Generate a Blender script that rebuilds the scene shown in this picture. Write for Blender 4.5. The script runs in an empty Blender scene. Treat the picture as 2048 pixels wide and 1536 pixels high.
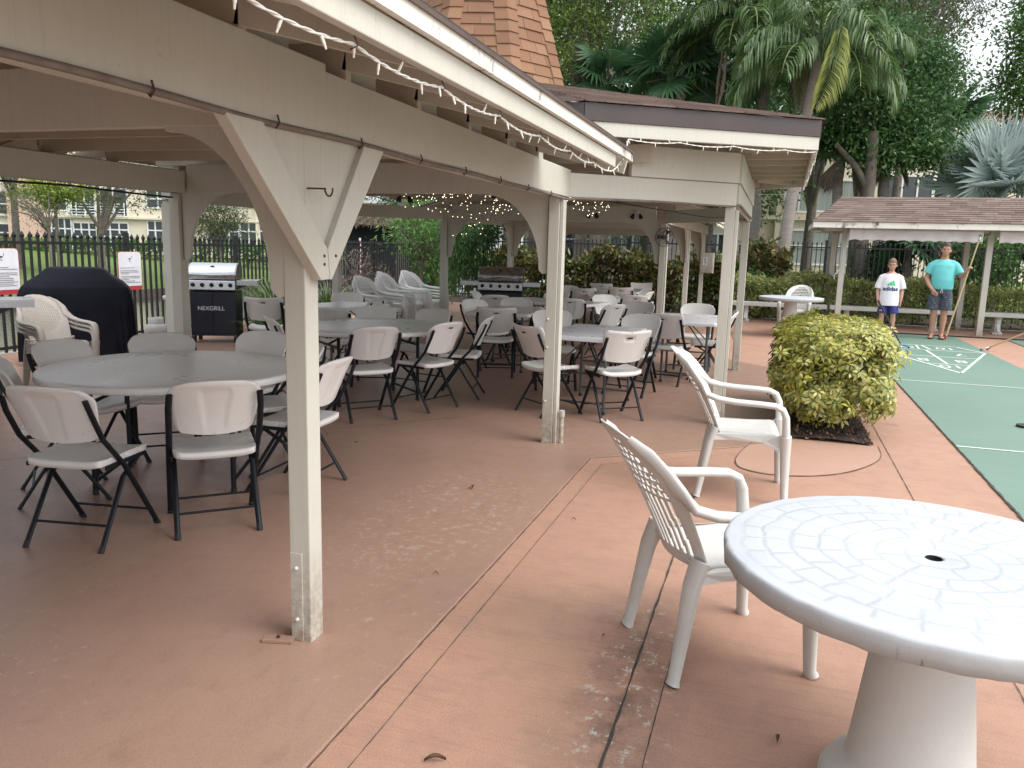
import bpy, bmesh, math, random
import numpy as np
from mathutils import Vector, Matrix
from mathutils.bvhtree import BVHTree
R = math.radians
random.seed(7)
rng = np.random.default_rng(7)
SC = bpy.context.scene
COL = SC.collection

# ------------------------------------------------------------------ camera
YAW, TILT, ROLL, EYE = R(18.0), 0.17162, 0.02689, 1.554
cam = bpy.data.cameras.new('camera')
cam.sensor_fit = 'HORIZONTAL'; cam.sensor_width = 36.0
cam.lens = 36.0 * 1592 / 2048
cam.clip_start = 0.05; cam.clip_end = 600
camo = bpy.data.objects.new('camera', cam); COL.objects.link(camo)
_f = Vector((-math.sin(YAW) * math.cos(TILT), math.cos(YAW) * math.cos(TILT), -math.sin(TILT)))
_r0 = Vector((math.cos(YAW), math.sin(YAW), 0)); _u0 = _r0.cross(_f)
_r = _r0 * math.cos(ROLL) + _u0 * math.sin(ROLL)
_u = -_r0 * math.sin(ROLL) + _u0 * math.cos(ROLL)
M = Matrix.Identity(4)
for i in range(3):
    M[i][0] = _r[i]; M[i][1] = _u[i]; M[i][2] = -_f[i]
M[2][3] = EYE
camo.matrix_world = M
SC.camera = camo
# ------------------------------------------------------------------ world, sun, exposure
SUN_EL, SUN_AZ = R(50), R(102)          # hazy sun, off to the right of the view
w = bpy.data.worlds.new('World'); SC.world = w; w.use_nodes = True
nt = w.node_tree; nt.nodes.clear()
out = nt.nodes.new('ShaderNodeOutputWorld'); bg = nt.nodes.new('ShaderNodeBackground')
sky = nt.nodes.new('ShaderNodeTexSky'); sky.sky_type = 'NISHITA'; sky.sun_disc = False
sky.sun_elevation = SUN_EL; sky.sun_rotation = SUN_AZ; sky.dust_density = 3.0; sky.air_density = 1.0
tcw = nt.nodes.new('ShaderNodeTexCoord'); nz = nt.nodes.new('ShaderNodeTexNoise')
nz.inputs['Scale'].default_value = 3.0; nz.inputs['Detail'].default_value = 8
rmp = nt.nodes.new('ShaderNodeValToRGB')
rmp.color_ramp.elements[0].position = 0.36; rmp.color_ramp.elements[0].color = (.72, .72, .72, 1)
rmp.color_ramp.elements[1].position = 0.60; rmp.color_ramp.elements[1].color = (1, 1, 1, 1)
mixw = nt.nodes.new('ShaderNodeMixRGB'); mixw.inputs[2].default_value = (9.2, 9.5, 9.9, 1)
nt.links.new(tcw.outputs['Generated'], nz.inputs['Vector']); nt.links.new(nz.outputs['Fac'], rmp.inputs[0])
nt.links.new(rmp.outputs[0], mixw.inputs[0]); nt.links.new(sky.outputs[0], mixw.inputs[1])
# an overcast dome is about three times brighter overhead than at the horizon
sepw = nt.nodes.new('ShaderNodeSeparateXYZ'); nt.links.new(tcw.outputs['Generated'], sepw.inputs[0])
mrw = nt.nodes.new('ShaderNodeMapRange'); mrw.inputs[1].default_value = 0.0; mrw.inputs[2].default_value = 1.0
mrw.inputs[3].default_value = 0.55; mrw.inputs[4].default_value = 1.25; nt.links.new(sepw.outputs[2], mrw.inputs[0])
vmw = nt.nodes.new('ShaderNodeVectorMath'); vmw.operation = 'SCALE'
# the cloud deck is brighter on the sun's side
dtw = nt.nodes.new('ShaderNodeVectorMath'); dtw.operation = 'DOT_PRODUCT'; dtw.inputs[1].default_value = (math.sin(SUN_AZ), math.cos(SUN_AZ), 0)
nt.links.new(tcw.outputs['Generated'], dtw.inputs[0])
maw = nt.nodes.new('ShaderNodeMath'); maw.operation = 'MULTIPLY_ADD'; maw.inputs[1].default_value = .5; maw.inputs[2].default_value = 1.0; nt.links.new(dtw.outputs['Value'], maw.inputs[0])
mmw = nt.nodes.new('ShaderNodeMath'); mmw.operation = 'MULTIPLY'; nt.links.new(mrw.outputs[0], mmw.inputs[0]); nt.links.new(maw.outputs[0], mmw.inputs[1])
nt.links.new(mixw.outputs[0], vmw.inputs[0]); nt.links.new(mmw.outputs[0], vmw.inputs['Scale'])
nt.links.new(vmw.outputs[0], bg.inputs[0]); bg.inputs[1].default_value = 0.12
nt.links.new(bg.outputs[0], out.inputs[0])
sl = bpy.data.lights.new('sun', 'SUN'); sl.energy = 1.4; sl.angle = R(32); sl.color = (1.0, 0.95, 0.87)
so = bpy.data.objects.new('sun', sl); COL.objects.link(so)
# direction the light comes from (sun_rotation is measured clockwise from +Y)
_sd = Vector((math.sin(SUN_AZ) * math.cos(SUN_EL), math.cos(SUN_AZ) * math.cos(SUN_EL), math.sin(SUN_EL)))
so.rotation_euler = _sd.to_track_quat('Z', 'Y').to_euler(); so.location = (10, -10, 20)
SC.view_settings.view_transform = 'Standard'; SC.view_settings.look = 'None'
SC.view_settings.gamma = 1.0; SC.view_settings.exposure = 0.90
SC.cycles.max_bounces = 8; SC.cycles.diffuse_bounces = 4; SC.cycles.transparent_max_bounces = 8
SC.cycles.use_denoising = True

# ------------------------------------------------------------------ materials
MATS = {}
def newmat(name):
    m = bpy.data.materials.new(name); m.use_nodes = True
    nt = m.node_tree; b = nt.nodes['Principled BSDF']
    return m, nt, b
def N(nt, t, **kw):
    n = nt.nodes.new(t)
    for k, v in kw.items():
        if k.startswith('i_'):
            n.inputs[k[2:].replace('_', ' ')].default_value = v
        else: setattr(n, k, v)
    return n
def ramp(nt, src, p0, p1, c0=(0, 0, 0, 1), c1=(1, 1, 1, 1)):
    r = nt.nodes.new('ShaderNodeValToRGB')
    r.color_ramp.elements[0].position = p0; r.color_ramp.elements[0].color = c0
    r.color_ramp.elements[1].position = p1; r.color_ramp.elements[1].color = c1
    nt.links.new(src, r.inputs[0]); return r.outputs[0]
def mixc(nt, fac, a, b, mode='MIX'):
    m = nt.nodes.new('ShaderNodeMixRGB'); m.blend_type = mode
    for k, x in ((0, fac), (1, a), (2, b)):
        if hasattr(x, 'is_linked') or hasattr(x, 'links'): nt.links.new(x, m.inputs[k])
        elif k == 0: m.inputs[0].default_value = x
        else: m.inputs[k].default_value = (x[0], x[1], x[2], 1)
    return m.outputs[0]
def mth(nt, op, a, b=None, clamp=False):
    m = nt.nodes.new('ShaderNodeMath'); m.operation = op; m.use_clamp = clamp
    for k, x in ((0, a), (1, b)):
        if x is None: continue
        if hasattr(x, 'links'): nt.links.new(x, m.inputs[k])
        else: m.inputs[k].default_value = x
    return m.outputs[0]
def noise(nt, vec, scale, detail=5, rough=.55, stretch=None):
    if stretch:
        mp = nt.nodes.new('ShaderNodeMapping'); mp.inputs['Scale'].default_value = stretch
        nt.links.new(vec, mp.inputs[0]); vec = mp.outputs[0]
    n = nt.nodes.new('ShaderNodeTexNoise'); n.inputs['Scale'].default_value = scale
    n.inputs['Detail'].default_value = detail; n.inputs['Roughness'].default_value = rough
    nt.links.new(vec, n.inputs['Vector']); return n.outputs['Fac']
def coords(nt, kind='Object'):
    return nt.nodes.new('ShaderNodeTexCoord').outputs[kind]
def bumpn(nt, b, h, strength, dist=.01):
    bp = nt.nodes.new('ShaderNodeBump'); bp.inputs['Strength'].default_value = strength
    bp.inputs['Distance'].default_value = dist
    nt.links.new(h, bp.inputs['Height']); nt.links.new(bp.outputs[0], b.inputs['Normal'])
def pm(name, col, rough=.6, col2=None, vs=4.0, dirt=None, ds=9.0, dlo=.58, dhi=.78, bump=0, bs=120, metal=0, spec=.5, stretch=None, kind='Object', dist=.004):
    """general painted / plastic / stone material: two-tone noise, dirt patches, fine bump"""
    if name in MATS: return MATS[name]
    m, nt, b = newmat(name)
    c = coords(nt, kind)
    col2 = col2 or tuple(x * .86 for x in col)
    o = mixc(nt, ramp(nt, noise(nt, c, vs, 6, .6, stretch), .35, .68), col, col2)
    if dirt: o = mixc(nt, ramp(nt, noise(nt, c, ds, 8, .68, stretch), dlo, dhi), o, dirt)
    nt.links.new(o, b.inputs['Base Color'])
    b.inputs['Roughness'].default_value = rough; b.inputs['Metallic'].default_value = metal
    b.inputs['Specular IOR Level'].default_value = spec
    if rough > .25:
        rr = nt.nodes.new('ShaderNodeMapRange'); rr.inputs[3].default_value = rough - .1; rr.inputs[4].default_value = min(1, rough + .1)
        nt.links.new(noise(nt, c, vs * 3, 4), rr.inputs[0]); nt.links.new(rr.outputs[0], b.inputs['Roughness'])
    if bump: bumpn(nt, b, noise(nt, c, bs, 4, .6, stretch), bump, dist)
    MATS[name] = m; return m
def leafm(name, cols, trans=.25, rough=.5, spec=.4, vs=.6):
    """leaf material: every leaf island gets its own tone from the list"""
    if name in MATS: return MATS[name]
    m, nt, b = newmat(name)
    g = nt.nodes.new('ShaderNodeNewGeometry')
    r = nt.nodes.new('ShaderNodeValToRGB'); cr = r.color_ramp
    cr.elements[0].position = 0; cr.elements[0].color = (*cols[0], 1)
    cr.elements[1].position = 1; cr.elements[1].color = (*cols[-1], 1)
    for k, cc in enumerate(cols[1:-1], 1):
        e = cr.elements.new(k / (len(cols) - 1)); e.color = (*cc, 1)
    nt.links.new(g.outputs['Random Per Island'], r.inputs[0])
    c = coords(nt)
    o = mixc(nt, ramp(nt, noise(nt, c, vs, 3), .35, .7), r.outputs[0], tuple(x * .62 for x in cols[len(cols) // 2]))
    o2 = mixc(nt, .35, o, r.outputs[0])
    nt.links.new(o2, b.inputs['Base Color']); b.inputs['Roughness'].default_value = rough
    b.inputs['Specular IOR Level'].default_value = spec
    t = nt.nodes.new('ShaderNodeBsdfTranslucent'); nt.links.new(o2, t.inputs[0])
    mx = nt.nodes.new('ShaderNodeMixShader'); mx.inputs[0].default_value = trans
    nt.links.new(b.outputs[0], mx.inputs[1]); nt.links.new(t.outputs[0], mx.inputs[2])
    nt.links.new(mx.outputs[0], nt.nodes['Material Output'].inputs[0])
    MATS[name] = m; return m
def islandm(name, cols, rough=.85, bump=.3, bs=250, vs=3, dirt=None):
    """shingles: tone per tab plus grit"""
    if name in MATS: return MATS[name]
    m, nt, b = newmat(name); g = nt.nodes.new('ShaderNodeNewGeometry'); c = coords(nt)
    r = nt.nodes.new('ShaderNodeValToRGB'); cr = r.color_ramp
    cr.elements[0].position = 0; cr.elements[0].color = (*cols[0], 1); cr.elements[1].position = 1; cr.elements[1].color = (*cols[-1], 1)
    for k, cc in enumerate(cols[1:-1], 1):
        cr.elements.new(k / (len(cols) - 1)).color = (*cc, 1)
    nt.links.new(g.outputs['Random Per Island'], r.inputs[0])
    gr = noise(nt, c, bs, 3, .7)
    o = mixc(nt, ramp(nt, gr, .35, .7), r.outputs[0], tuple(x * .6 for x in cols[0]))
    o = mixc(nt, .55, r.outputs[0], o)
    if dirt: o = mixc(nt, ramp(nt, noise(nt, c, vs, 6), .55, .75), o, dirt)
    nt.links.new(o, b.inputs['Base Color']); b.inputs['Roughness'].default_value = rough
    b.inputs['Specular IOR Level'].default_value = .2
    bumpn(nt, b, gr, bump, .003)
    MATS[name] = m; return m

# ------------------------------------------------------------------ mesh helpers
def rotz(a): return Matrix.Rotation(a, 3, 'Z')
class MB:
    def __init__(s): s.v = []; s.f = []; s.sm = []
    def add(s, vs, fs, sm=False):
        o = len(s.v); s.v.extend([tuple(x) for x in vs])
        for f in fs: s.f.append(tuple(i + o for i in f)); s.sm.append(sm)
        return s
    def box(s, c, sz, rot=None):
        h = Vector(sz) / 2; vs = []
        for z in (-1, 1):
            for y in (-1, 1):
                for x in (-1, 1):
                    p = Vector((x * h.x, y * h.y, z * h.z))
                    if rot is not None: p = rot @ p
                    vs.append(p + Vector(c))
        return s.add(vs, [(0, 2, 3, 1), (4, 5, 7, 6), (0, 1, 5, 4), (2, 6, 7, 3), (1, 3, 7, 5), (0, 4, 6, 2)])
    def bar(s, p0, p1, wd, ht, up=(0, 0, 1), shift=(0, 0)):
        """box from p0 to p1; wd sideways, ht along up; ends square"""
        p0 = Vector(p0); p1 = Vector(p1); d = (p1 - p0).normalized(); u = Vector(up)
        sd = d.cross(u).normalized(); u = sd.cross(d).normalized()
        vs = []
        for p in (p0, p1):
            for a, b in ((-1, -1), (1, -1), (1, 1), (-1, 1)):
                vs.append(p + sd * (a * wd / 2 + shift[0]) + u * (b * ht / 2 + shift[1]))
        return s.add(vs, [(3, 2, 1, 0), (4, 5, 6, 7), (0, 1, 5, 4), (1, 2, 6, 5), (2, 3, 7, 6), (3, 0, 4, 7)])
    def tube(s, pts, r, n=8, caps=True, up=None, sm=True):
        """r: float | list | list of (side, up) radii"""
        P = [Vector(p) for p in pts]; L = len(P); rings = []
        prev = None
        for i in range(L):
            d = (P[min(i + 1, L - 1)] - P[max(i - 1, 0)]).normalized()
            if up is not None: ref = Vector(up)
            elif prev is None: ref = Vector((0, 0, 1)) if abs(d.z) < .9 else Vector((0, 1, 0))
            else: ref = prev
            sd = d.cross(ref)
            if sd.length < 1e-5: sd = d.cross(Vector((1, 0, .01)))
            sd.normalize(); u = sd.cross(d).normalized(); prev = u
            ri = r if isinstance(r, (int, float)) else r[i]
            ra, rb = (ri, ri) if isinstance(ri, (int, float)) else ri
            rings.append([P[i] + sd * (math.cos(2 * math.pi * k / n) * ra) + u * (math.sin(2 * math.pi * k / n) * rb) for k in range(n)])
        vs = [p for rg in rings for p in rg]; fs = []
        for i in range(L - 1):
            for k in range(n):
                a = i * n + k; b = i * n + (k + 1) % n
                fs.append((a, b, b + n, a + n))
        s.add(vs, fs, sm)
        if caps:
            s.add(rings[0], [tuple(range(n))[::-1]]); s.add(rings[-1], [tuple(range(n))])
        return s
    def lathe(s, prof, n=24, c=(0, 0, 0), sm=True, jit=0):
        vs = []; fs = []
        for (r, z) in prof:
            for k in range(n):
                a = 2 * math.pi * k / n; rr = r + (random.uniform(-jit, jit) if jit else 0)
                vs.append((c[0] + rr * math.cos(a), c[1] + rr * math.sin(a), c[2] + z))
        for i in range(len(prof) - 1):
            for k in range(n):
                a = i * n + k; b = i * n + (k + 1) % n
                fs.append((a, b, b + n, a + n))
        return s.add(vs, fs, sm)
    def prism(s, poly, off):
        """closed polygon of 3D points, extruded by vector off"""
        n = len(poly); off = Vector(off); P = [Vector(p) for p in poly]
        vs = P + [p + off for p in P]
        fs = [tuple(range(n))[::-1], tuple(range(n, 2 * n))]
        for k in range(n): fs.append((k, (k + 1) % n, n + (k + 1) % n, n + k))
        return s.add(vs, fs)
    def grid(s, fn, nu, nv, sm=True, keep=None, flip=False):
        vs = [fn(i / nu, j / nv) for j in range(nv + 1) for i in range(nu + 1)]; fs = []
        for j in range(nv):
            for i in range(nu):
                if keep and not keep((i + .5) / nu, (j + .5) / nv): continue
                a = j * (nu + 1) + i; q = (a, a + 1, a + nu + 2, a + nu + 1)
                fs.append(q[::-1] if flip else q)
        return s.add(vs, fs, sm)
    def ball(s, c, r, n=12, m=8, rot=None):
        rx, ry, rz = (r, r, r) if isinstance(r, (int, float)) else r
        vs = []; fs = []
        for j in range(m + 1):
            t = math.pi * j / m
            for k in range(n):
                a = 2 * math.pi * k / n
                p = Vector((rx * math.sin(t) * math.cos(a), ry * math.sin(t) * math.sin(a), rz * math.cos(t)))
                if rot is not None: p = rot @ p
                vs.append(p + Vector(c))
        for j in range(m):
            for k in range(n):
                a = j * n + k; b = j * n + (k + 1) % n
                fs.append((a, a + n, b + n, b))
        return s.add(vs, fs, True)
    def build(s, name, mat, parent=None, bevel=0, seg=2, solid=0, sub=0, loc=None, fix=False):
        me = bpy.data.meshes.new(name); me.from_pydata(s.v, [], s.f)
        me.polygons.foreach_set('use_smooth', s.sm)
        if fix:
            bm = bmesh.new(); bm.from_mesh(me); bmesh.ops.remove_doubles(bm, verts=bm.verts, dist=1e-5)
            bmesh.ops.recalc_face_normals(bm, faces=bm.faces); bm.to_mesh(me); bm.free()
        me.materials.append(mat); me.update()
        o = bpy.data.objects.new(name, me); COL.objects.link(o)
        if parent is not None: o.parent = parent
        if loc is not None: o.location = loc
        if solid:
            md = o.modifiers.new('solid', 'SOLIDIFY'); md.thickness = solid; md.offset = 0
        if sub:
            md = o.modifiers.new('sub', 'SUBSURF'); md.levels = sub; md.render_levels = sub
        if bevel:
            md = o.modifiers.new('bev', 'BEVEL'); md.width = bevel; md.segments = seg; md.limit_method = 'ANGLE'; md.angle_limit = R(40)
            md.harden_normals = False
        return o
def tag(o, label=None, cat=None, group=None, kind=None):
    if label: o['label'] = label
    if cat: o['category'] = cat
    if group: o['group'] = group
    if kind: o['kind'] = kind
    return o
def thing(name, label, cat, loc=(0, 0, 0), rz=0, group=None):
    o = bpy.data.objects.new(name, None); COL.objects.link(o); o.empty_display_size = .1
    o.location = loc; o.rotation_euler = (0, 0, rz); return tag(o, label, cat, group)
def dup(root, loc, rz, label, group=None, name=None, rot=None):
    kids = {}
    for q in bpy.data.objects:
        if q.parent: kids.setdefault(q.parent, []).append(q)
    def cp(o, par):
        c = o.copy(); COL.objects.link(c)
        if par: c.parent = par
        for ch in kids.get(o, []): cp(ch, c)
        return c
    r = cp(root, None); r.location = loc; r.rotation_euler = rot if rot else (0, 0, rz)
    r['label'] = label
    if group: r['group'] = group
    return r
def npmesh(name, V, F, mat, parent=None, smooth=False):
    """numpy verts (n,3), faces (m,k) -> object"""
    me = bpy.data.meshes.new(name); k = F.shape[1]
    me.vertices.add(len(V)); me.vertices.foreach_set('co', np.asarray(V, np.float32).ravel())
    me.loops.add(F.size); me.loops.foreach_set('vertex_index', F.astype(np.int32).ravel())
    me.polygons.add(len(F)); me.polygons.foreach_set('loop_start', np.arange(0, F.size, k, dtype=np.int32))
    me.polygons.foreach_set('loop_total', np.full(len(F), k, np.int32))
    if smooth: me.polygons.foreach_set('use_smooth', np.ones(len(F), bool))
    me.materials.append(mat); me.update(calc_edges=True); me.validate()
    o = bpy.data.objects.new(name, me); COL.objects.link(o)
    if parent is not None: o.parent = parent
    return o
def unit(a): return a / (np.linalg.norm(a, axis=1, keepdims=True) + 1e-9)
def leaves(P, L, W, droop=.2, up=.5, out=None, outw=.5):
    """diamond leaves at points P; returns V,F"""
    n = len(P); D = rng.normal(size=(n, 3)); D[:, 2] -= droop
    if out is not None: D = unit(D) + outw * out
    D = unit(D); Nn = rng.normal(size=(n, 3)) * .8; Nn[:, 2] += up
    S = unit(np.cross(D, Nn)); Nn = np.cross(S, D)
    L = (L * rng.uniform(.65, 1.25, n))[:, None]; W = (W * rng.uniform(.7, 1.2, n))[:, None]
    a = P; b = P + D * L * .45 + S * W * .5 - Nn * W * .12; c = P + D * L; d = P + D * L * .45 - S * W * .5 - Nn * W * .12
    V = np.stack([a, b, c, d], 1).reshape(-1, 3); F = np.arange(4 * n).reshape(n, 4)
    return V, F
def cat(*vf):
    Vs = []; Fs = []; o = 0
    for V, F in vf: Vs.append(V); Fs.append(F + o); o += len(V)
    return np.concatenate(Vs), np.concatenate(Fs)
def textmesh(txt, size, bold=0.0):
    cu = bpy.data.curves.new('lettering', 'FONT'); cu.body = txt; cu.size = size; cu.align_x = 'CENTER'; cu.align_y = 'CENTER'; cu.offset = bold
    o = bpy.data.objects.new('lettering', cu); COL.objects.link(o)
    dg = bpy.context.evaluated_depsgraph_get(); me = bpy.data.meshes.new_from_object(o.evaluated_get(dg))
    vs = [tuple(v.co) for v in me.vertices]; fs = [tuple(p.vertices) for p in me.polygons]
    bpy.data.objects.remove(o); bpy.data.curves.remove(cu); bpy.data.meshes.remove(me)
    return vs, fs
def W2(x, d):
    """point at lateral x and depth d of the viewing axis direction, on the ground frame"""
    return (x * math.cos(YAW) - d * math.sin(YAW), x * math.sin(YAW) + d * math.cos(YAW))
# ------------------------------------------------------------------ shared materials
def paintmat():
    m, nt, b = newmat('cream_paint'); c = coords(nt)
    col = mixc(nt, ramp(nt, noise(nt, c, 1.3, 6), .35, .7), (.525, .515, .455), (.465, .452, .39))
    col = mixc(nt, ramp(nt, noise(nt, c, 14, 8, .75), .63, .74), col, (.33, .29, .22))        # grime
    col = mixc(nt, ramp(nt, noise(nt, c, 60, 3, .8), .72, .76), col, (.12, .095, .07))         # nail heads, chips
    sepz = N(nt, 'ShaderNodeSeparateXYZ'); nt.links.new(c, sepz.inputs[0])     # splash dirt and bare wood at the feet
    foot = mth(nt, 'MULTIPLY', ramp(nt, sepz.outputs[2], .03, .42, (1, 1, 1, 1), (0, 0, 0, 1)), ramp(nt, noise(nt, c, 22, 8, .75), .36, .56))
    col = mixc(nt, mth(nt, 'MULTIPLY', foot, .75), col, (.22, .15, .105))
    flake = ramp(nt, noise(nt, c, 11, 10, .82, (1, 1, .5)), .675, .70)
    col = mixc(nt, mth(nt, 'MULTIPLY', flake, .8), col, (.15, .115, .085))
    grn = noise(nt, c, 55, 6, .7, (1, 1, .06)); col = mixc(nt, mth(nt, 'MULTIPLY', ramp(nt, grn, .5, .8), .28), col, (.30, .27, .22))
    nt.links.new(col, b.inputs['Base Color']); b.inputs['Roughness'].default_value = .55; b.inputs['Specular IOR Level'].default_value = .3
    hb = mth(nt, 'ADD', noise(nt, c, 30, 6, .7, (1, 1, .35)), mth(nt, 'MULTIPLY', flake, -.8))
    bumpn(nt, b, hb, .3, .003)
    return m
PAINT = paintmat()
def fasciamat():
    m, nt, b = newmat('white_fascia_paint'); c = coords(nt)
    col = mixc(nt, ramp(nt, noise(nt, c, 2, 6), .35, .7), (.70, .68, .62), (.62, .59, .52))
    mould = ramp(nt, noise(nt, c, 4.2, 9, .82, (1, 1, .45)), .555, .64)
    col = mixc(nt, mould, col, (.10, .095, .085))
    nt.links.new(col, b.inputs['Base Color']); b.inputs['Roughness'].default_value = .5
    bumpn(nt, b, noise(nt, c, 40, 5), .2, .003); return m
FASC = fasciamat()
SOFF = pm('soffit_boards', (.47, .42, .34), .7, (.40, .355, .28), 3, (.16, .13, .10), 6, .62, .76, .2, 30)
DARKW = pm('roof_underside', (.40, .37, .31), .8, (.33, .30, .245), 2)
BROWN = pm('brown_drip_edge', (.055, .04, .038), .4, (.045, .033, .032))
BLACK = pm('black_plastic', (.012, .012, .014), .45)
STEEL = pm('galvanised_steel', (.45, .45, .44), .35, metal=1, vs=20)
PVC = pm('white_plastic', (.545, .535, .51), .42, (.49, .475, .44), 5, (.42, .39, .31), 13, .60, .8)
SHING = islandm('terracotta_shingle', [(.215, .117, .070), (.26, .148, .09), (.185, .10, .06), (.285, .165, .10), (.23, .126, .075)], dirt=(.17, .09, .062), vs=1.2)
SHINGB = islandm('brown_shingle', [(.155, .112, .095), (.205, .152, .13), (.125, .09, .078), (.235, .18, .155), (.17, .125, .107)], dirt=(.11, .08, .07))

# ------------------------------------------------------------------ ground
def concrete(name, floor=False):
    m, nt, b = newmat(name); c = coords(nt); sep = N(nt, 'ShaderNodeSeparateXYZ'); nt.links.new(c, sep.inputs[0])
    X, Y = sep.outputs[0], sep.outputs[1]
    big = noise(nt, c, .7, 6, .6)
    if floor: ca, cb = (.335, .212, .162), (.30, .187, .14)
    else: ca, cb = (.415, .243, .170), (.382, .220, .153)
    col = mixc(nt, ramp(nt, big, .35, .68), ca, cb)
    mid = noise(nt, c, 6, 8, .7)
    col = mixc(nt, ramp(nt, mid, .46, .76), col, (.315, .19, .145))
    grain = noise(nt, c, 190, 4, .7)
    col = mixc(nt, ramp(nt, grain, .50, .66), col, (.25, .155, .12) if not floor else (.24, .148, .112))
    # broom streaks / scuffs
    st = noise(nt, c, 5, 6, .7, (.5, 9, 1) if not floor else (2.2, 1.1, 1))
    col = mixc(nt, mth(nt, 'MULTIPLY', ramp(nt, st, .52, .8), .45), col, (.17, .10, .078))
    # paint worn through to grey-white concrete
    chip = noise(nt, c, 19, 10, .78); reg = noise(nt, c, .85, 4, .6)
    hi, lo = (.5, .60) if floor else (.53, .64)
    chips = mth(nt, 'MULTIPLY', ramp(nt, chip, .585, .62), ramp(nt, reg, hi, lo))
    if floor:   # patch of flaking beside the slab edge
        dx = mth(nt, 'DIVIDE', mth(nt, 'ADD', X, 1.72), .55); dy = mth(nt, 'DIVIDE', mth(nt, 'ADD', Y, -4.1), 1.1)
        d2 = mth(nt, 'ADD', mth(nt, 'MULTIPLY', dx, dx), mth(nt, 'MULTIPLY', dy, dy))
        near = mth(nt, 'SUBTRACT', 1.0, d2, True)
        chips2 = mth(nt, 'MULTIPLY', ramp(nt, chip, .53, .60), ramp(nt, near, .05, .6))
        chips = mth(nt, 'MAXIMUM', chips, chips2)
    col = mixc(nt, mth(nt, 'MULTIPLY', chips, .42), col, (.50, .43, .35))
    # mildew along the open joint
    if not floor:
        dj = mth(nt, 'ABSOLUTE', mth(nt, 'ADD', X, .39)); nj = noise(nt, c, 7, 9, .75)
        band = mth(nt, 'SUBTRACT', 1.0, mth(nt, 'MULTIPLY', dj, 4.2), True)
        ys = mth(nt, 'SUBTRACT', 1.0, mth(nt, 'ABSOLUTE', mth(nt, 'MULTIPLY', mth(nt, 'ADD', Y, -2.65), 1.1)), True)
        mil = mth(nt, 'MULTIPLY', mth(nt, 'MULTIPLY', band, ramp(nt, ys, 0, .6)), ramp(nt, nj, .40, .62))
        col = mixc(nt, mth(nt, 'MULTIPLY', mil, .62), col, (.055, .045, .038))
        lich = mth(nt, 'MULTIPLY', mth(nt, 'MULTIPLY', band, ramp(nt, ys, 0, .7)), ramp(nt, noise(nt, c, 16, 10, .8), .56, .60))
        col = mixc(nt, lich, col, (.52, .52, .46))
    nt.links.new(col, b.inputs['Base Color'])
    rr = N(nt, 'ShaderNodeMapRange'); rr.inputs[3].default_value = .25 if floor else .55; rr.inputs[4].default_value = .5 if floor else .8
    nt.links.new(mid, rr.inputs[0]); nt.links.new(rr.outputs[0], b.inputs['Roughness'])
    b.inputs['Specular IOR Level'].default_value = .45 if floor else .3
    h = mth(nt, 'ADD', mth(nt, 'MULTIPLY', grain, .4 if floor else 1.0), mth(nt, 'MULTIPLY', mid, .8))
    h = mth(nt, 'SUBTRACT', h, mth(nt, 'MULTIPLY', chips, .5))
    bumpn(nt, b, h, .28 if floor else .6, .004)
    return m
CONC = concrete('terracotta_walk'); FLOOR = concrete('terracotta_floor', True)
ORANGE = pm('tan_apron_concrete', (.39, .24, .175), .75, (.355, .213, .153), 1.5, (.29, .175, .125), 8, .58, .8, .5, 190)
CRACK = pm('joint_dirt', (.035, .028, .024), .95, (.07, .055, .045), 30)
def sheet(name, poly, z, mat, kind='structure'):
    mb = MB(); mb.add([(x, y, z) for x, y in poly], [tuple(range(len(poly)))]); o = mb.build(name, mat); return tag(o, kind=kind)
sheet('pavement', [(-9.42, -14), (60, -14), (60, 20.2), (-9.42, 20.2)], 0, CONC)
# pavilion floor: slab 9 mm proud with a rounded lip
fl = [(-8.2, -6), (-1.22, -6), (-1.22, 5.68), (-.20, 6.50), (.28, 6.98), (.28, 11.1), (-1.25, 12.6), (-1.25, 20), (-8.2, 20)]
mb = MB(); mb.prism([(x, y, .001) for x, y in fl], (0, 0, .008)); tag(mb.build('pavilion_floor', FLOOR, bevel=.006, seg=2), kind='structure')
# open joints in the walk, with ragged edges
def joint(name, pts, wd, z=.004, step=.035):
    V = []; F = []
    P = []
    for a, b in zip(pts[:-1], pts[1:]):
        a = Vector((*a, 0)); b = Vector((*b, 0)); n = max(1, int((b - a).length / step))
        P += [a.lerp(b, k / n) for k in range(n)]
    P.append(Vector((*pts[-1], 0)))
    for i, p in enumerate(P):
        d = (P[min(i + 1, len(P) - 1)] - P[max(i - 1, 0)]).normalized(); s = Vector((-d.y, d.x, 0))
        wl = wd * random.uniform(.25, 1.0); wr = wd * random.uniform(.25, 1.0); j = s * random.uniform(-.15, .15) * wd
        V += [(p + s * wl + j) + Vector((0, 0, z)), (p - s * wr + j) + Vector((0, 0, z))]
        if i: F.append((2 * i - 2, 2 * i - 1, 2 * i + 1, 2 * i))
    mb = MB(); mb.add(V, F); return tag(mb.build(name, CRACK), kind='structure')
joint('pavement_joint', [(-.39, 1.0), (-.39, 5.2)], .0075, step=.06)
joint('pavement_joint', [(-.27, 1.0), (-.27, 3.4)], .003)
joint('pavement_joint', [(-1.10, 1.2), (-1.10, 5.55), (-.18, 6.30)], .0022)
joint('pavement_joint', [(-1.213, 1.0), (-1.213, 5.675)], .004)
joint('pavement_joint', [(.96, 3), (.96, 13)], .004)
joint('pavement_joint', [(-.05, 11.5), (1.45, 10.2)], .006)
joint('pavement_joint', [(.15, 13.6), (-.6, 14.4), (-.8, 16.6)], .007)
joint('pavement_joint', [(-5.9, 2.9), (-2.6, 6.6)], .004, z=.0125)
joint('pavement_joint', [(-.3, 8.4), (1.2, 8.0)], .006)
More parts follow.
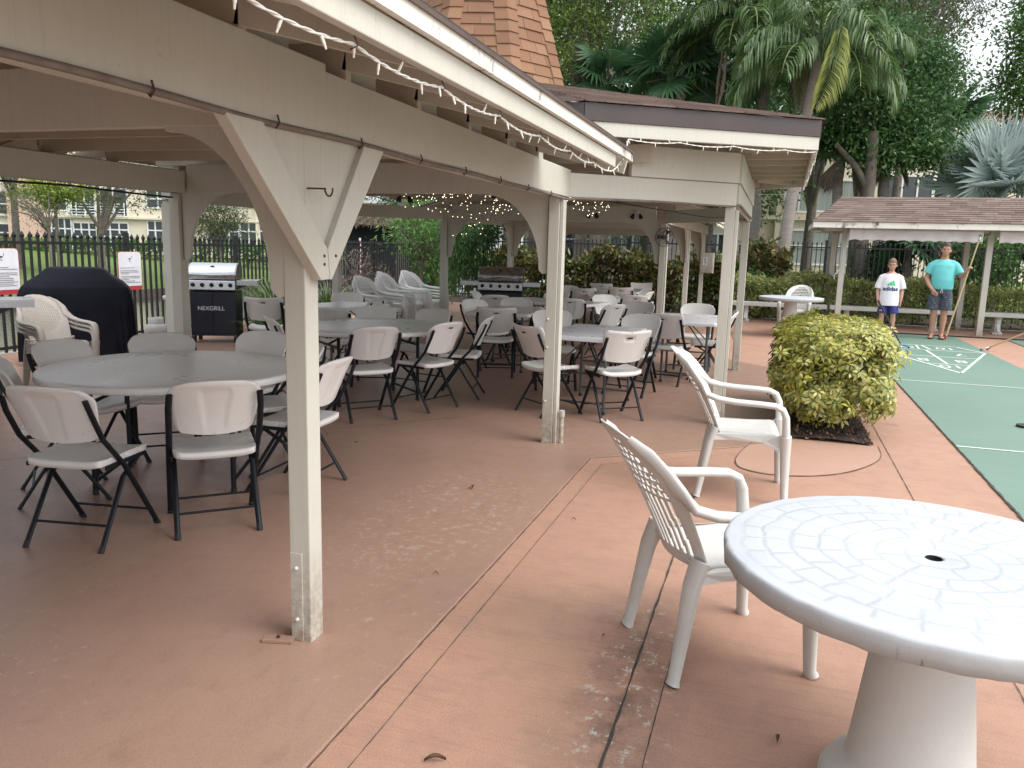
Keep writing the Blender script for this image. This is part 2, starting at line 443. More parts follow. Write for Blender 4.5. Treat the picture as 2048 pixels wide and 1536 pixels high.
# planting bed with its tan apron
ap = [(.10, 7.35), (-.10, 6.7), (-.22, 5.95), (-.02, 5.76), (.28, 5.80), (.55, 5.98), (.76, 6.28), (.90, 6.62), (.905, 7.0)]
def smooth_path(P, it=3):
    for _ in range(it):
        Q = [P[0]]
        for a, b in zip(P[:-1], P[1:]): Q += [(a[0] * .75 + b[0] * .25, a[1] * .75 + b[1] * .25), (a[0] * .25 + b[0] * .75, a[1] * .25 + b[1] * .75)]
        P = Q + [P[-1]]
    return P
ap = smooth_path(ap)
sheet('bed_apron', ap, .006, ORANGE)
joint('pavement_joint', ap[8:], .0035, z=.010, step=.02)
MULCH = pm('dark_mulch', (.05, .028, .02), .95, (.028, .018, .014), 40, (.13, .07, .045), 70, .6, .7, 1.0, 60, dist=.03)
mb = MB(); mb.grid(lambda u, v: (.19 + u * .68, 7.0 + v * 2.3, .016 + .012 * math.sin(u * 19 + v * 31) * math.sin(v * 57) + .02 * math.sin(math.pi * u)), 40, 70)
tag(mb.build('mulch_bed', MULCH), kind='structure')
# chips of bark
P = np.stack([rng.uniform(.2, .86, 900), rng.uniform(7.0, 9.2, 900), np.full(900, .035)], 1)
tag(npmesh('bark_chips', *leaves(P, np.full(900, .045), np.full(900, .022), 0, 2.0), leafm('bark_leaf', [(.12, .05, .03), (.05, .03, .022), (.2, .1, .06), (.03, .02, .015), (.26, .17, .11)], 0, .9)),
    kind='stuff', label='dark bark chips covering the planting bed', cat='mulch')

# shuffleboard courts
def courtmat():
    m, nt, b = newmat('green_court_paint'); c = coords(nt)
    col = mixc(nt, ramp(nt, noise(nt, c, .6, 5), .35, .7), (.135, .215, .168), (.112, .19, .146))
    st = noise(nt, c, 6, 7, .72, (.35, 4.5, 1))
    col = mixc(nt, mth(nt, 'MULTIPLY', ramp(nt, st, .45, .72), .7), col, (.15, .245, .195))
    st2 = noise(nt, c, 9, 6, .7, (.4, 6, 1)); col = mixc(nt, mth(nt, 'MULTIPLY', ramp(nt, st2, .56, .75), .55), col, (.055, .145, .105))
    nt.links.new(col, b.inputs['Base Color']); b.inputs['Roughness'].default_value = .5
    bumpn(nt, b, noise(nt, c, 90, 4), .2, .003); return m
GREEN = courtmat(); LINE = pm('court_line_paint', (.70, .74, .70), .6, (.58, .64, .59), 6, (.25, .40, .32), 30, .62, .78)
def court(x0, x1, s0, s1):
    sheet('shuffleboard_court', [(x0, s0), (x1, s0), (x1, s1), (x0, s1)], .005, GREEN)
    joint('court_edge', [(x0, s0), (x0, s1)], .012, z=.010)
    cx = (x0 + x1) / 2; z = .009; mb = MB(); hw = (x1 - x0) / 2 - .01
    def ln(a, b, wd=.018):
        a = Vector((*a, z)); b = Vector((*b, z)); d = (b - a).normalized(); s = Vector((-d.y, d.x, 0)) * wd
        mb.add([a - s, b - s, b + s, a + s], [(0, 1, 2, 3)])
    def txt(t, x, y, sz, flip):
        vs, fs = textmesh(t, sz); k = -1 if flip else 1
        mb.add([(x + k * v[0], y + k * v[1] * 1.25, z) for v in vs], fs)
    for sg, dl in ((1, 11.06), (-1, 7.31)):
        ln((cx - hw, dl), (cx + hw, dl), .014)
        apx = dl + sg * 1.05; b0 = apx + sg * 2.80; b1 = b0 + sg * .75; zz = z
        ln((cx, apx), (cx - hw * .93, b0)); ln((cx, apx), (cx + hw * .93, b0))
        ln((cx - hw * .93, b0), (cx - hw * .62, b1)); ln((cx + hw * .93, b0), (cx + hw * .62, b1))
        for k in (1, 2):
            y = apx + sg * .93 * k; q = hw * .93 * k / 3; ln((cx - q, y), (cx + q, y), .018)
        ln((cx - hw * .93, b0), (cx + hw * .93, b0), .018); ln((cx - hw * .62, b1), (cx + hw * .62, b1), .018)
        ln((cx, apx + sg * .93), (cx, b0 + sg * .02))
        ln((cx - .09, b0 + sg * .1), (cx - .04, b1), .015); ln((cx + .09, b0 + sg * .1), (cx + .04, b1), .015)
        fl_ = sg > 0
        txt('10', cx, apx + sg * .68, .34, fl_)
        for x in (-.26, .26): txt('8', cx + x, apx + sg * 1.38, .36, fl_)
        for x in (-.42, .42): txt('7', cx + x, apx + sg * 2.32, .36, fl_)
        txt('10', cx + sg * .36, b0 + sg * .36, .32, fl_); txt('OFF', cx - sg * .38, b0 + sg * .36, .3, fl_)
    tag(mb.build('court_marking', LINE), kind='structure')
court(1.53, 3.47, -2.5, 17.75); court(4.36, 6.30, -2.5, 17.75)
mb = MB(); mb.box((5.0, 17.83, .012), (7.4, .10, .02)); tag(mb.build('court_gutter', BLACK), kind='structure')

# lawns, canal, far bank
def grassmat():
    m, nt, b = newmat('lawn_grass'); c = coords(nt)
    col = mixc(nt, ramp(nt, noise(nt, c, .25, 6), .35, .7), (.135, .20, .06), (.10, .155, .045))
    col = mixc(nt, ramp(nt, noise(nt, c, 12, 6, .8), .45, .75), col, (.20, .23, .10))
    nt.links.new(col, b.inputs['Base Color']); b.inputs['Roughness'].default_value = .9; b.inputs['Specular IOR Level'].default_value = .1
    bumpn(nt, b, noise(nt, c, 45, 4, .8), 1.0, .05); return m
GRASS = grassmat()
SOIL = pm('bed_soil', (.05, .035, .025), .95, (.03, .022, .016), 6, (.10, .065, .045), 30, .6, .7, .8, 40, dist=.03)
sheet('planting_bed', [(-9.42, 20.2), (60, 20.2), (60, 23.2), (-9.42, 23.2)], .002, SOIL)
sheet('lawn', [(-9.42, 23.2), (120, 23.2), (120, 120), (-9.42, 120)], .0, GRASS)
mb = MB(); mb.grid(lambda u, v: (-22.6 - 70 * u, -40 + v * 190, -.42 + .95 * min(1, u * 2.6) + (.05 * math.sin(v * 60) if u > 0 else 0)), 14, 60); tag(mb.build('lawn', GRASS), kind='structure')
mb = MB(); mb.prism([(-22.6, -40, -.42), (-22.2, -40, -.9), (-22.6, -40, -.9)], (0, 190, 0)); tag(mb.build('canal_bank', SOIL), kind='structure')
m, nt, b = newmat('canal_water'); c = coords(nt); b.inputs['Base Color'].default_value = (.025, .035, .02, 1); b.inputs['Roughness'].default_value = .06
bumpn(nt, b, noise(nt, c, 5, 4, .6, (1, 1.8, 1)), .25, .02)
sheet('canal_water', [(-22.7, -40), (-9.4, -40), (-9.4, 150), (-22.7, 150)], -.72, m)
mb = MB(); mb.box((-9.5, 50, -.5), (.2, 190, 1.0)); tag(mb.build('canal_seawall', pm('seawall_concrete', (.35, .33, .29), .9)), kind='structure')

# ------------------------------------------------------------------ pavilion
AX = -3.40
PAV = thing('pavilion', 'large cream painted open timber picnic pavilion with terracotta shingled spire', 'pavilion', (AX, 9.1, 0))
PINV = Vector((AX, 9.1, 0))
class PM(MB):
    """builds in world coordinates, parented to the pavilion"""
    def part(s, name, mat, **k):
        s.v = [(x - AX, y - 9.1, z) for x, y, z in s.v]; return s.build(name, mat, PAV, **k)
mir = lambda n: 2 * AX - n
BB, BT = 1.94, 2.13     # beam bottom / top
RP = [(-1.655, 2.555), (-1.64, 6.02), (-.42, 7.30), (-.42, 10.85), (-1.64, 12.15), (-1.64, 15.6), (-1.64, 18.9), (-1.655, -.95), (-1.655, -4.4)]
for i, (x, y) in enumerate(RP):
    for sx in (0, 1):
        n = mir(x) if sx else x; sg = -1 if sx else 1
        top = BB - .003
        if i in (1, 2, 4) or sx:      # doubled posts: core and two boards
            p = PM(); p.box((n, y, top / 2), (.085, .10, top)); p.part('post', PAINT, bevel=.004)
            p = PM(); p.box((n + sg * .058, y + .004, top / 2 - .012), (.026, .088, top - .03)); p.part('post_cladding', PAINT, bevel=.003)
        else:
            p = PM(); p.box((n, y, top / 2), (.09, .088, top)); p.part('post', PAINT, bevel=.005)
# steel foot plate with bolts on the front post, timber shoe on the ground
p = PM(); p.box((-1.668, 2.507, .19), (.052, .006, .36)); p.part('post_foot_plate', PAINT, bevel=.0015)
for z in (.10, .31):
    p = PM(); p.ball((-1.665, 2.50, z), .0085, 10, 6); p.part('bolt', PVC)
p = PM(); p.box((-1.735, 2.475, .017), (.12, .045, .014), rotz(.25)); p.part('post_shoe', FLOOR, bevel=.002)
p = PM(); p.ball((-1.735, 2.475, .026), .008, 8, 5); p.part('bolt', BLACK)
for z in (.35, .78, 1.0):
    p = PM(); p.ball((-1.662, 5.968, z), .012, 10, 6); p.part('bolt', PAINT)
p = PM(); p.tube([(-1.535, 6.03, .01), (-1.535, 6.03, .26)], .018, 8); p.tube([(-1.535, 6.03, .225), (-1.535, 6.03, .275)], .024, 8); p.part('conduit_stub', PAINT)
p = PM(); p.box((-.415, 10.80, .2), (.075, .006, .4)); p.part('post_foot_plate', PAINT)

# wing beams (double planks), both long sides, front and rear wings
def beams(x0, y0, x1, y1, z0=BB, z1=BT, th=.042, name='beam', off=0):
    p = PM(); p.bar((x0, y0, (z0 + z1) / 2), (x1, y1, (z0 + z1) / 2), th, z1 - z0); return p.part(name, PAINT, bevel=.004)
for sx in (0, 1):
    g = lambda n: mir(n) if sx else n
    o_ = .042
    beams(g(-1.60), -7, g(-1.60), 2.62, BB - .012, BT + .045)         # taller plank lapped at the front post
    beams(g(-1.603), 2.622, g(-1.603), 6.215, BB, BT + .02)
    beams(g(-1.72), -7, g(-1.72), 6.1)
    beams(g(-1.603), 6.26 if 0 else 6.232, g(-.385), 7.262, BB + .005)
    beams(g(-.378), 7.305, g(-.378), 10.86, BB + .003)
    beams(g(-.40), 10.90, g(-1.60), 12.12, BB + .003)
    beams(g(-1.60), 12.16, g(-1.60), 19.3)
    # upper boards of the raised middle bay
    q = PM(); q.bar((g(-1.18), 6.555, 2.255), (g(-.375), 7.236, 2.255), .05, .246); q.part('frieze_board', PAINT, bevel=.004)
    q = PM(); q.bar((g(-.365), 7.27, 2.255), (g(-.365), 8.3, 2.255), .045, .24); q.part('frieze_board', PAINT, bevel=.004)
    q = PM(); q.bar((g(-.365), 8.31, 2.255), (g(-.365), 10.9, 2.255), .04, .235); q.part('frieze_board', PAINT)
# cross beams with arched brackets
def bracket(n, y, dirn, z0=1.38, a=.44, b=.56, th=.036, name='arch_bracket', post=.045):
    pts = [(n + dirn * post * .9, y, BB + .05), (n + dirn * post * .9, y, z0 - .03), (n + dirn * (post + .03), y, z0 - .035), (n + dirn * (post + .055), y, z0 - .01)]
    for k in range(17):
        t = min(1, k / 16) * math.pi / 2
        pts.append((n + dirn * (post + .06 + a * (1 - math.cos(t))), y, z0 + b * math.sin(t)))
    pts.append((n + dirn * (post + .06 + a), y, BB + .05))
    p = PM(); p.prism([(x, yy - th / 2, z) for x, yy, z in pts], (0, th, 0)); p.part(name, PAINT, fix=True)
for y, z0, z1 in ((2.53, 1.955, 2.19), (6.02, BB + .01, 2.19), (12.15, BB + .01, 2.19), (15.6, BB + .01, 2.19), (18.9, BB + .01, 2.19), (-.95, 1.955, 2.19)):
    p = PM(); p.bar((-1.76, y, (z0 + z1) / 2), (mir(-1.76), y, (z0 + z1) / 2), .045, z1 - z0); p.part('cross_beam', PAINT, bevel=.004)
    for sx in (0, 1):
        bracket(mir(-1.655) if sx else -1.655, y + .004, 1 if sx else -1)
# brackets between posts along the sides of the far wing
def bracket_s(n, y, dirn, a=.44, b=.56, z0=1.38):
    pts = [(n, y + dirn * .04, BB + .03), (n, y + dirn * .04, z0 - .03), (n, y + dirn * .075, z0 - .035), (n, y + dirn * .1, z0 - .01)]
    for k in range(17):
        t = k / 16 * math.pi / 2; pts.append((n, y + dirn * (.105 + a * (1 - math.cos(t))), z0 + b * math.sin(t)))
    pts.append((n, y + dirn * (.105 + a), BB + .03))
    p = PM(); p.prism([(x - .018, yy, z) for x, yy, z in pts], (.036, 0, 0)); p.part('arch_bracket', PAINT, fix=True)
for sx in (0, 1):
    for y in (15.6, 18.9):
        bracket_s(mir(-1.645) if sx else -1.645, y, -1)
p = PM(); p.bar((mir(-1.64), 19.0, 2.02), (-1.64, 19.0, 2.02), .04, .3); p.part('end_beam', PAINT)
# V brace on the face of the front post, with the boarded gusset behind it
for pts in ([(2.04, 1.922), (2.225, 1.922), (2.60, 1.525), (2.612, 1.415), (2.555, 1.412)], [(2.88, 1.922), (3.045, 1.922), (2.628, 1.412), (2.616, 1.415), (2.604, 1.525)]):
    p = PM(); p.prism([(-1.615, y, z) for y, z in pts], (.046, 0, 0)); p.part('diagonal_brace', PAINT, bevel=.003, fix=True)
for y, z in ((2.575, 1.47), (2.575, 1.50), (2.655, 1.50)):
    p = PM(); p.ball((-1.569, y, z), .006, 8, 5); p.part('screw_head', pm('rusty_iron', (.07, .03, .02), .7))
for k, (ya, yb) in enumerate(((2.14, 2.49), (2.494, 2.60), (2.604, 2.93))):
    p = PM()
    zb = lambda y: 1.46 + (.5 * (2.56 - y) / .46 if y < 2.56 else .5 * (y - 2.62) / .36 if y > 2.62 else 0)
    p.prism([(-1.592 - .002 * k, ya, 1.945), (-1.592 - .002 * k, ya, zb(ya)), (-1.592 - .002 * k, yb, zb(yb)), (-1.592 - .002 * k, yb, 1.945)], (-.014, 0, 0)); p.part('gusset_board', PAINT)
# hook
p = PM(); pts = [(-1.59, 2.505, 1.735), (-1.55, 2.515, 1.735), (-1.535, 2.53, 1.735)] + [(-1.53, 2.548 + .026 * -math.cos(t), 1.737 - .026 * math.sin(t)) for t in np.linspace(0, math.pi * 1.05, 9)]
p.tube(pts, .0035, 6); p.part('coat_hook', pm('rusty_iron', (.07, .03, .02), .7))
# ceiling joists and rafter tails
for k in range(-14, 28):
    y = 2.2 + .63 * k - .05
    if -7 < y < 5.6 or 12.3 < y < 19:
        p = PM(); p.bar((-1.58, y, 2.215), (mir(-1.58), y, 2.215), .038, .14); p.part('ceiling_joist', SOFF)
        for sx in (0, 1):
            g = lambda n: mir(n) if sx else n
            if sx and y > 6: continue
            p = PM(); p.bar((g(-1.585), y, 2.235), (g(-.985), y, 2.085), .038, .10); p.part('rafter_tail', PAINT)
            if not sx and y < 6:
                p = PM(); p.box((-1.66, y + .19, 2.225), (.03, .3, .19)); p.part('blocking', PAINT)
for k in range(8):
    y = 6.5 + .73 * k; hw = 2.9 if 7.2 < y < 11 else 1.9 + abs(6.0 - y if y < 8 else 12.2 - y)
    p = PM(); p.bar((AX - hw, y, 2.30), (AX + hw, y, 2.30), .038, .14); p.part('ceiling_joist', SOFF)
# roofs -----------------------------------------------------------------
def slab(poly, th, mat, name, lift=0):
    p = PM(); P = [Vector(q) for q in poly]; nrm = (P[1] - P[0]).cross(P[2] - P[0]).normalized()
    if nrm.z < 0: nrm = -nrm
    p.prism([q + nrm * lift for q in P], nrm * th); return p.part(name, mat, fix=True)
for y0, y1 in ((-7.2, 5.25), (12.6, 19.6)):
    for sx in (0, 1):
        g = lambda n: mir(n) if sx else n
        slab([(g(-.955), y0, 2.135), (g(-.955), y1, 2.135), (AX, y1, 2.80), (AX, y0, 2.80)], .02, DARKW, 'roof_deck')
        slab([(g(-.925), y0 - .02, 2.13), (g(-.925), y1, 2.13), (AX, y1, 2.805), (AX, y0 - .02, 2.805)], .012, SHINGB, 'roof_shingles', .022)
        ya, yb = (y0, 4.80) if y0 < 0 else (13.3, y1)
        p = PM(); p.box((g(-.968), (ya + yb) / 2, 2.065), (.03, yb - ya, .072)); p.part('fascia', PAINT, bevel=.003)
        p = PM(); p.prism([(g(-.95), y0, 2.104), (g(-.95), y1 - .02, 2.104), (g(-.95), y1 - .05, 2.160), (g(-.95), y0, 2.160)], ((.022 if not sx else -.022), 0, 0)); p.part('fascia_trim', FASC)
        p = PM(); p.box((g(-.935), (y0 + y1) / 2, 2.166), (.03, y1 - y0, .011)); p.part('drip_edge', BLACK)
for ya, yb in ((5.2, 7.0), (11.0, 12.7)):
    for sx in (0, 1):
        g = lambda n: mir(n) if sx else n
        slab([(g(-1.56), ya, 2.30), (g(-1.56), yb, 2.30), (AX, yb, 2.80), (AX, ya, 2.80)], .02, DARKW, 'roof_deck')
# octagon roof outline
E8 = [(-1.42, 5.90), (.24, 7.00), (.27, 10.75), (-1.42, 12.3)]
OUT = E8 + [(mir(x), y) for x, y in E8[::-1]]
ZE = 2.37; NO = len(OUT)
TB = [(AX + 1.0 * math.cos(R(-52.5 + 45 * k)), 9.1 + 1.0 * math.sin(R(-52.5 + 45 * k)), 3.26) for k in range(8)]
inner = [(AX + 1.05 * math.cos(math.atan2(y - 9.1, x - AX)), 9.1 + 1.05 * math.sin(math.atan2(y - 9.1, x - AX)), 3.24) for x, y in OUT]
def tabs(p, a, b, c, d, course=.13, tabw=.30, th=.010):
    """shingle tabs on the quad a-b (eave) d-c (ridge)"""
    a, b, c, d = map(Vector, (a, b, c, d)); nrm = (b - a).cross(d - a).normalized()
    if nrm.z < 0: nrm = -nrm
    h = ((d + c) / 2 - (a + b) / 2).length; n = max(1, int(round(h / course)))
    for j in range(n):
        t0, t1 = j / n, min(1, (j + 1.12) / n)
        l0, r0 = a.lerp(d, t0), b.lerp(c, t0); l1, r1 = a.lerp(d, t1), b.lerp(c, t1); Wd = (r0 - l0).length
        m = max(1, int(round(Wd / tabw))); ph = random.random() * .9 if m > 1 else 0
        ed = sorted(set([0.0] + [min(1, max(0, (k + ph) / m)) for k in range(m + 1)] + [1.0]))
        for u0, u1 in zip(ed[:-1], ed[1:]):
            if (u1 - u0) * Wd < .02: continue
            g = .0025 / max(Wd, .01); up = nrm * (th + random.uniform(0, .004)); lo = nrm * .001; dr = (l0 - l1).normalized() * random.uniform(0, .006)
            q0, q1, q2, q3 = l0.lerp(r0, u0 + g) + dr, l0.lerp(r0, u1 - g) + dr, l1.lerp(r1, u1 - g), l1.lerp(r1, u0 + g)
            p.add([q0 + lo, q1 + lo, q1 + up, q0 + up, q2 + lo, q3 + lo], [(0, 1, 2, 3), (3, 2, 4, 5), (0, 3, 5), (1, 4, 2)])
for k in range(NO):
    (x0, y0), (x1, y1) = OUT[k], OUT[(k + 1) % NO]
    a, b = Vector((x0, y0, ZE)), Vector((x1, y1, ZE)); up = Vector((0, 0, 1))
    ctr = Vector((AX, 9.1, ZE)); i0, i1 = Vector(inner[k]), Vector(inner[(k + 1) % NO])
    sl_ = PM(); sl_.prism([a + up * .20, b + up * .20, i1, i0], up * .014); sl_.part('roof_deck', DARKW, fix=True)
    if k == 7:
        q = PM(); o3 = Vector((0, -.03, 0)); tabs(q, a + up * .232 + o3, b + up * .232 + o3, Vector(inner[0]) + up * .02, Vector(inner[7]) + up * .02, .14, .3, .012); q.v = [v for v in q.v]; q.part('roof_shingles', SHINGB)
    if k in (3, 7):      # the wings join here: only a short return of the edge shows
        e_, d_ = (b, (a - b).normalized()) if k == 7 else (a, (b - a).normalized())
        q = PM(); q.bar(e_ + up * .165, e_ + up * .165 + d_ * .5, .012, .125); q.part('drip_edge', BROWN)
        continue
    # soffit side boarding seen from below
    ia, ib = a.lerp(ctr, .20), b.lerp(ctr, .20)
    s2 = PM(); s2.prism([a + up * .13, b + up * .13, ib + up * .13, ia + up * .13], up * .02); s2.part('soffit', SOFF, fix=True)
    for t in np.arange(.08, .95, .55 / (b - a).length):
        q = PM(); s0 = a.lerp(b, t); s0 = s0 + Vector((-(b - a).normalized().y, (b - a).normalized().x, 0)) * .05; s1 = s0
        s1 = s0 + Vector((-(b - a).normalized().y, (b - a).normalized().x, 0)) * .62
        q.bar(s0 + up * .075, s1 + up * .075, .038, .10); q.part('soffit_rafter', SOFF)
    nrm = Vector(((b - a).normalized().y, -(b - a).normalized().x, 0))
    q = PM(); q.bar(a + up * .05 - nrm * .02, b + up * .05 - nrm * .02, .04, .10); q.part('fascia', FASC if k == 99 else PAINT, bevel=.003)
    q = PM(); q.bar(a + up * .165 + nrm * .005, b + up * .165 + nrm * .005, .012, .125); q.part('drip_edge', BROWN)
    if k in (0, 1, 2):
        q = PM(); o3 = nrm * .03
        tabs(q, a + up * .232 + o3, b + up * .232 + o3, i1 + up * .02, i0 + up * .02, .14, .3, .012); q.part('roof_shingles', SHINGB)
# spire of shingle courses with folded hip caps
APX = Vector((AX, 9.1, 6.75)); p = PM(); capm = PM(); core = PM()
for k in range(8):
    a, b = Vector(TB[k]), Vector(TB[(k + 1) % 8])
    core.add([a, b, APX], [(0, 1, 2)])
    t = .93; tabs(p, a, b, b.lerp(APX, t), a.lerp(APX, t), .125, .26, .014)
    pr, nx = Vector(TB[(k - 1) % 8]), b
    for j in range(25):
        t0, t1 = j / 27, (j + 1.25) / 27; w_ = .14
        h0, h1 = a.lerp(APX, t0), a.lerp(APX, t1); rad = Vector((a.x - AX, a.y - 9.1, .25)).normalized()
        dl, dr = (pr - a).normalized(), (nx - a).normalized()
        sc = min(1, (1 - t0) * 2.4)
        L0, R0, L1, R1 = h0 + dl * w_ * sc, h0 + dr * w_ * sc, h1 + dl * w_ * sc * .96, h1 + dr * w_ * sc * .96
        o1, o0 = rad * .026, rad * .012; s_ = (h0 - h1).normalized() * random.uniform(0, .008)
        capm.add([L0 + o1 + s_, h0 + o1 * 1.25 + s_, R0 + o1 + s_, L1 + o0, h1 + o0 * 1.2, R1 + o0, L0 + s_, h0 + s_, R0 + s_], [(0, 1, 4, 3), (1, 2, 5, 4), (6, 7, 1, 0), (7, 8, 2, 1), (6, 0, 3), (8, 5, 2)])
core.part('spire_core', DARKW); p.part('spire_shingles', SHING); capm.part('hip_caps', SHING)
# ------------------------------------------------------------------ folding chairs
CHB = pm('almond_chair_plastic', (.77, .758, .73), .42, (.73, .715, .685), 6, (.42, .38, .33), 16, .64, .8, .12, 400)
_m = CHB; _nt = _m.node_tree; _b = _nt.nodes['Principled BSDF']; _oi = _nt.nodes.new('ShaderNodeObjectInfo'); _src = _b.inputs['Base Color'].links[0].from_socket
_hs = _nt.nodes.new('ShaderNodeHueSaturation'); _mr = _nt.nodes.new('ShaderNodeMapRange'); _mr.inputs[3].default_value = .84; _mr.inputs[4].default_value = 1.08
_nt.links.new(_oi.outputs['Random'], _mr.inputs[0]); _nt.links.new(_mr.outputs[0], _hs.inputs['Value']); _nt.links.new(_src, _hs.inputs['Color']); _nt.links.new(_hs.outputs[0], _b.inputs['Base Color'])
LEGM = pm('slate_powder_coat', (.010, .012, .017), .45, (.007, .009, .013), 20, spec=.25)
DKSLOT = pm('dark_slot', (.01, .01, .01), .8)
FOOT = pm('rubber_foot', (.015, .015, .016), .7)
def chair_backrest(kind):
    """contoured backrest: front and back skins; local y backwards is negative"""
    w0, w1, z0, z1 = .185, .232, .555, .835
    def half(v):
        z = v; cr = .34 if kind == 'round' else .14
        wv = w0 + (w1 - w0) * min(1, v * 1.25)
        if v > 1 - cr:
            t = (v - (1 - cr)) / cr; wv *= (1 - (.42 if kind == 'round' else .09) * (1 - math.sqrt(max(0, 1 - t * t))))
        if v < .1: wv *= 1 - .10 * (1 - v / .1) ** 2
        return wv
    def P(u, v, back):
        x = (2 * u - 1); hw = half(v); X = x * hw
        zt = z1 + (.006 * (1 - x * x) if kind == 'round' else -.006 + .012 * x * x)
        zb = z0 - .016 * (1 - x * x)
        z = zb + (zt - zb) * v
        y = -.185 - .115 * v - .020 * v * v + .055 * (abs(X) / .23) ** 2.2          # leaning, wrapped round the sitter
        edge = max(0, 1 - min(1 - abs(x), .12) / .12); top = max(0, 1 - (1 - v) / .10)
        th = .020 + .006 * max(edge, top)
        if back:
            y -= th * (1 - .5 * max(edge, top) ** 4)
            wr = .052 + .03 * v
            if kind == 'round':
                inside = max(0, min(1, (wr - abs(X)) / .008)) * max(0, min(1, (.87 - v) / .04)) * max(0, min(1, v / .3))
                y += .009 * inside
            else:
                inside = max(0, min(1, (.055 - .02 * (1 - v) - abs(X)) / .006)) * max(0, min(1, (.86 - v) / .03)) * max(0, min(1, (v - .70) / .03))
                y += .012 * inside
                sl = max(0, min(1, (abs(abs(X) - .165)) / .006)); y += .004 * (1 - sl) * (v > .06)
        return (X, y, z)
    mb = MB(); nu, nv = 34, 22
    mb.grid(lambda u, v: P(u, v, False), nu, nv); mb.grid(lambda u, v: P(u, v, True), nu, nv, flip=True)
    # close the rim
    def rim(pf):
        n = 30; A = [P(*pf(k / n), False) for k in range(n + 1)]; B = [P(*pf(k / n), True) for k in range(n + 1)]
        mid = [((a[0] + b_[0]) / 2 + (a[0] - 0) * .012, (a[1] + b_[1]) / 2, (a[2] + b_[2]) / 2 + (.004 if a[2] > .8 else 0)) for a, b_ in zip(A, B)]
        vs = A + mid + B; f = []
        for k in range(n):
            f += [(k, k + 1, n + 2 + k, n + 1 + k), (n + 1 + k, n + 2 + k, 2 * n + 3 + k, 2 * n + 2 + k)]
        mb.add(vs, f, True)
    rim(lambda t: (0, t)); rim(lambda t: (1, t)); rim(lambda t: (t, 1)); rim(lambda t: (t, 0))
    return mb
def chair_seat(kind):
    def P(u, v, bot):
        x = 2 * u - 1; y = -.195 + .40 * v
        hw = .205 + .012 * v
        r = .05
        if v < .12: hw *= 1 - .10 * (1 - v / .12) ** 2
        if v > .88: hw *= 1 - .12 * ((v - .88) / .12) ** 2
        X = x * hw; z = .455 - .012 * (1 - x ** 4) + .006 * v - .012 * max(0, (v - .85) / .15) ** 2 + (.012 * abs(x) ** 3 if kind != 'round' else 0)
        if bot:
            z -= .034; X *= .985
        return (X, y, z)
    mb = MB(); nu, nv = 20, 16
    mb.grid(lambda u, v: P(u, v, False), nu, nv); mb.grid(lambda u, v: P(u, v, True), nu, nv, flip=True)
    for pf in (lambda t: (0, t), lambda t: (1, t), lambda t: (t, 0), lambda t: (t, 1)):
        n = 20; A = [P(*pf(k / n), False) for k in range(n + 1)]; B = [P(*pf(k / n), True) for k in range(n + 1)]
        mb.add(A + B, [(k, k + 1, n + 2 + k, n + 1 + k) for k in range(n)], True)
    return mb
def make_folding_chair(kind, slot):
    t = thing('folding_chair', 'x', 'folding chair', (0, 0, -50))
    s = chair_seat(kind).build('seat', CHB, t, fix=True)
    bk = chair_backrest(kind).build('backrest', CHB, t, fix=True)
    if slot:
        z = .77 if kind != 'round' else .785
        yb = -.185 - .115 * ((z - .55) / .28) - .020 * ((z - .55) / .28) ** 2 - .0255
        mb = MB(); mb.box((0.0, yb + (.012 if kind == 'round' else .006), z), (.052, .008, .013), Matrix.Rotation(-.45, 3, 'X'))
        mb.build('handle_slot', DKSLOT, bk, bevel=.003)
    for sg in (-1, 1):
        x = sg * .222
        mb = MB(); mb.tube([(x * .97, -.292, .775), (x, -.262, .70), (x, -.19, .565), (x, -.035, .40), (x * .99, .225, .012)], [(.011, .0165)] * 5, 8, up=(1, 0, 0)); l = mb.build('front_leg', LEGM, t)
        mb = MB(); mb.tube([(x * .99, .212, .022), (x * .99, .232, .0)], [(.0122, .0178)] * 2, 8, up=(1, 0, 0)); mb.build('rubber_foot', FOOT, l)
        x2 = sg * .200
        mb = MB(); mb.tube([(x2, .135, .418), (x2, -.02, .33), (x2 * 1.02, -.225, .012)], [(.010, .015)] * 3, 8, up=(1, 0, 0)); l = mb.build('rear_leg', LEGM, t)
        mb = MB(); mb.tube([(x2 * 1.02, -.215, .028), (x2 * 1.02, -.232, .0)], [(.0112, .0164)] * 2, 8, up=(1, 0, 0)); mb.build('rubber_foot', FOOT, l)
    mb = MB(); mb.tube([(-.22, .165, .10), (.22, .165, .10)], .007, 8); mb.build('front_stretcher', LEGM, t)
    mb = MB(); mb.tube([(-.20, -.158, .115), (.20, -.158, .115)], .007, 8); mb.build('rear_stretcher', LEGM, t)
    mb = MB()
    for sg in (-1, 1): mb.bar((sg * .212, -.17, .415), (sg * .212, .16, .415), .006, .022)
    mb.bar((-.21, -.1, .413), (.21, -.1, .413), .02, .008); mb.bar((-.21, .13, .413), (.21, .13, .413), .02, .008)
    mb.build('seat_frame', LEGM, t)
    return t
PROTO = {('round', 0): make_folding_chair('round', 0), ('round', 1): make_folding_chair('round', 1), ('square', 1): make_folding_chair('square', 1)}
USED = set()
CHAIRG = 'almond plastic folding chairs around the picnic tables'
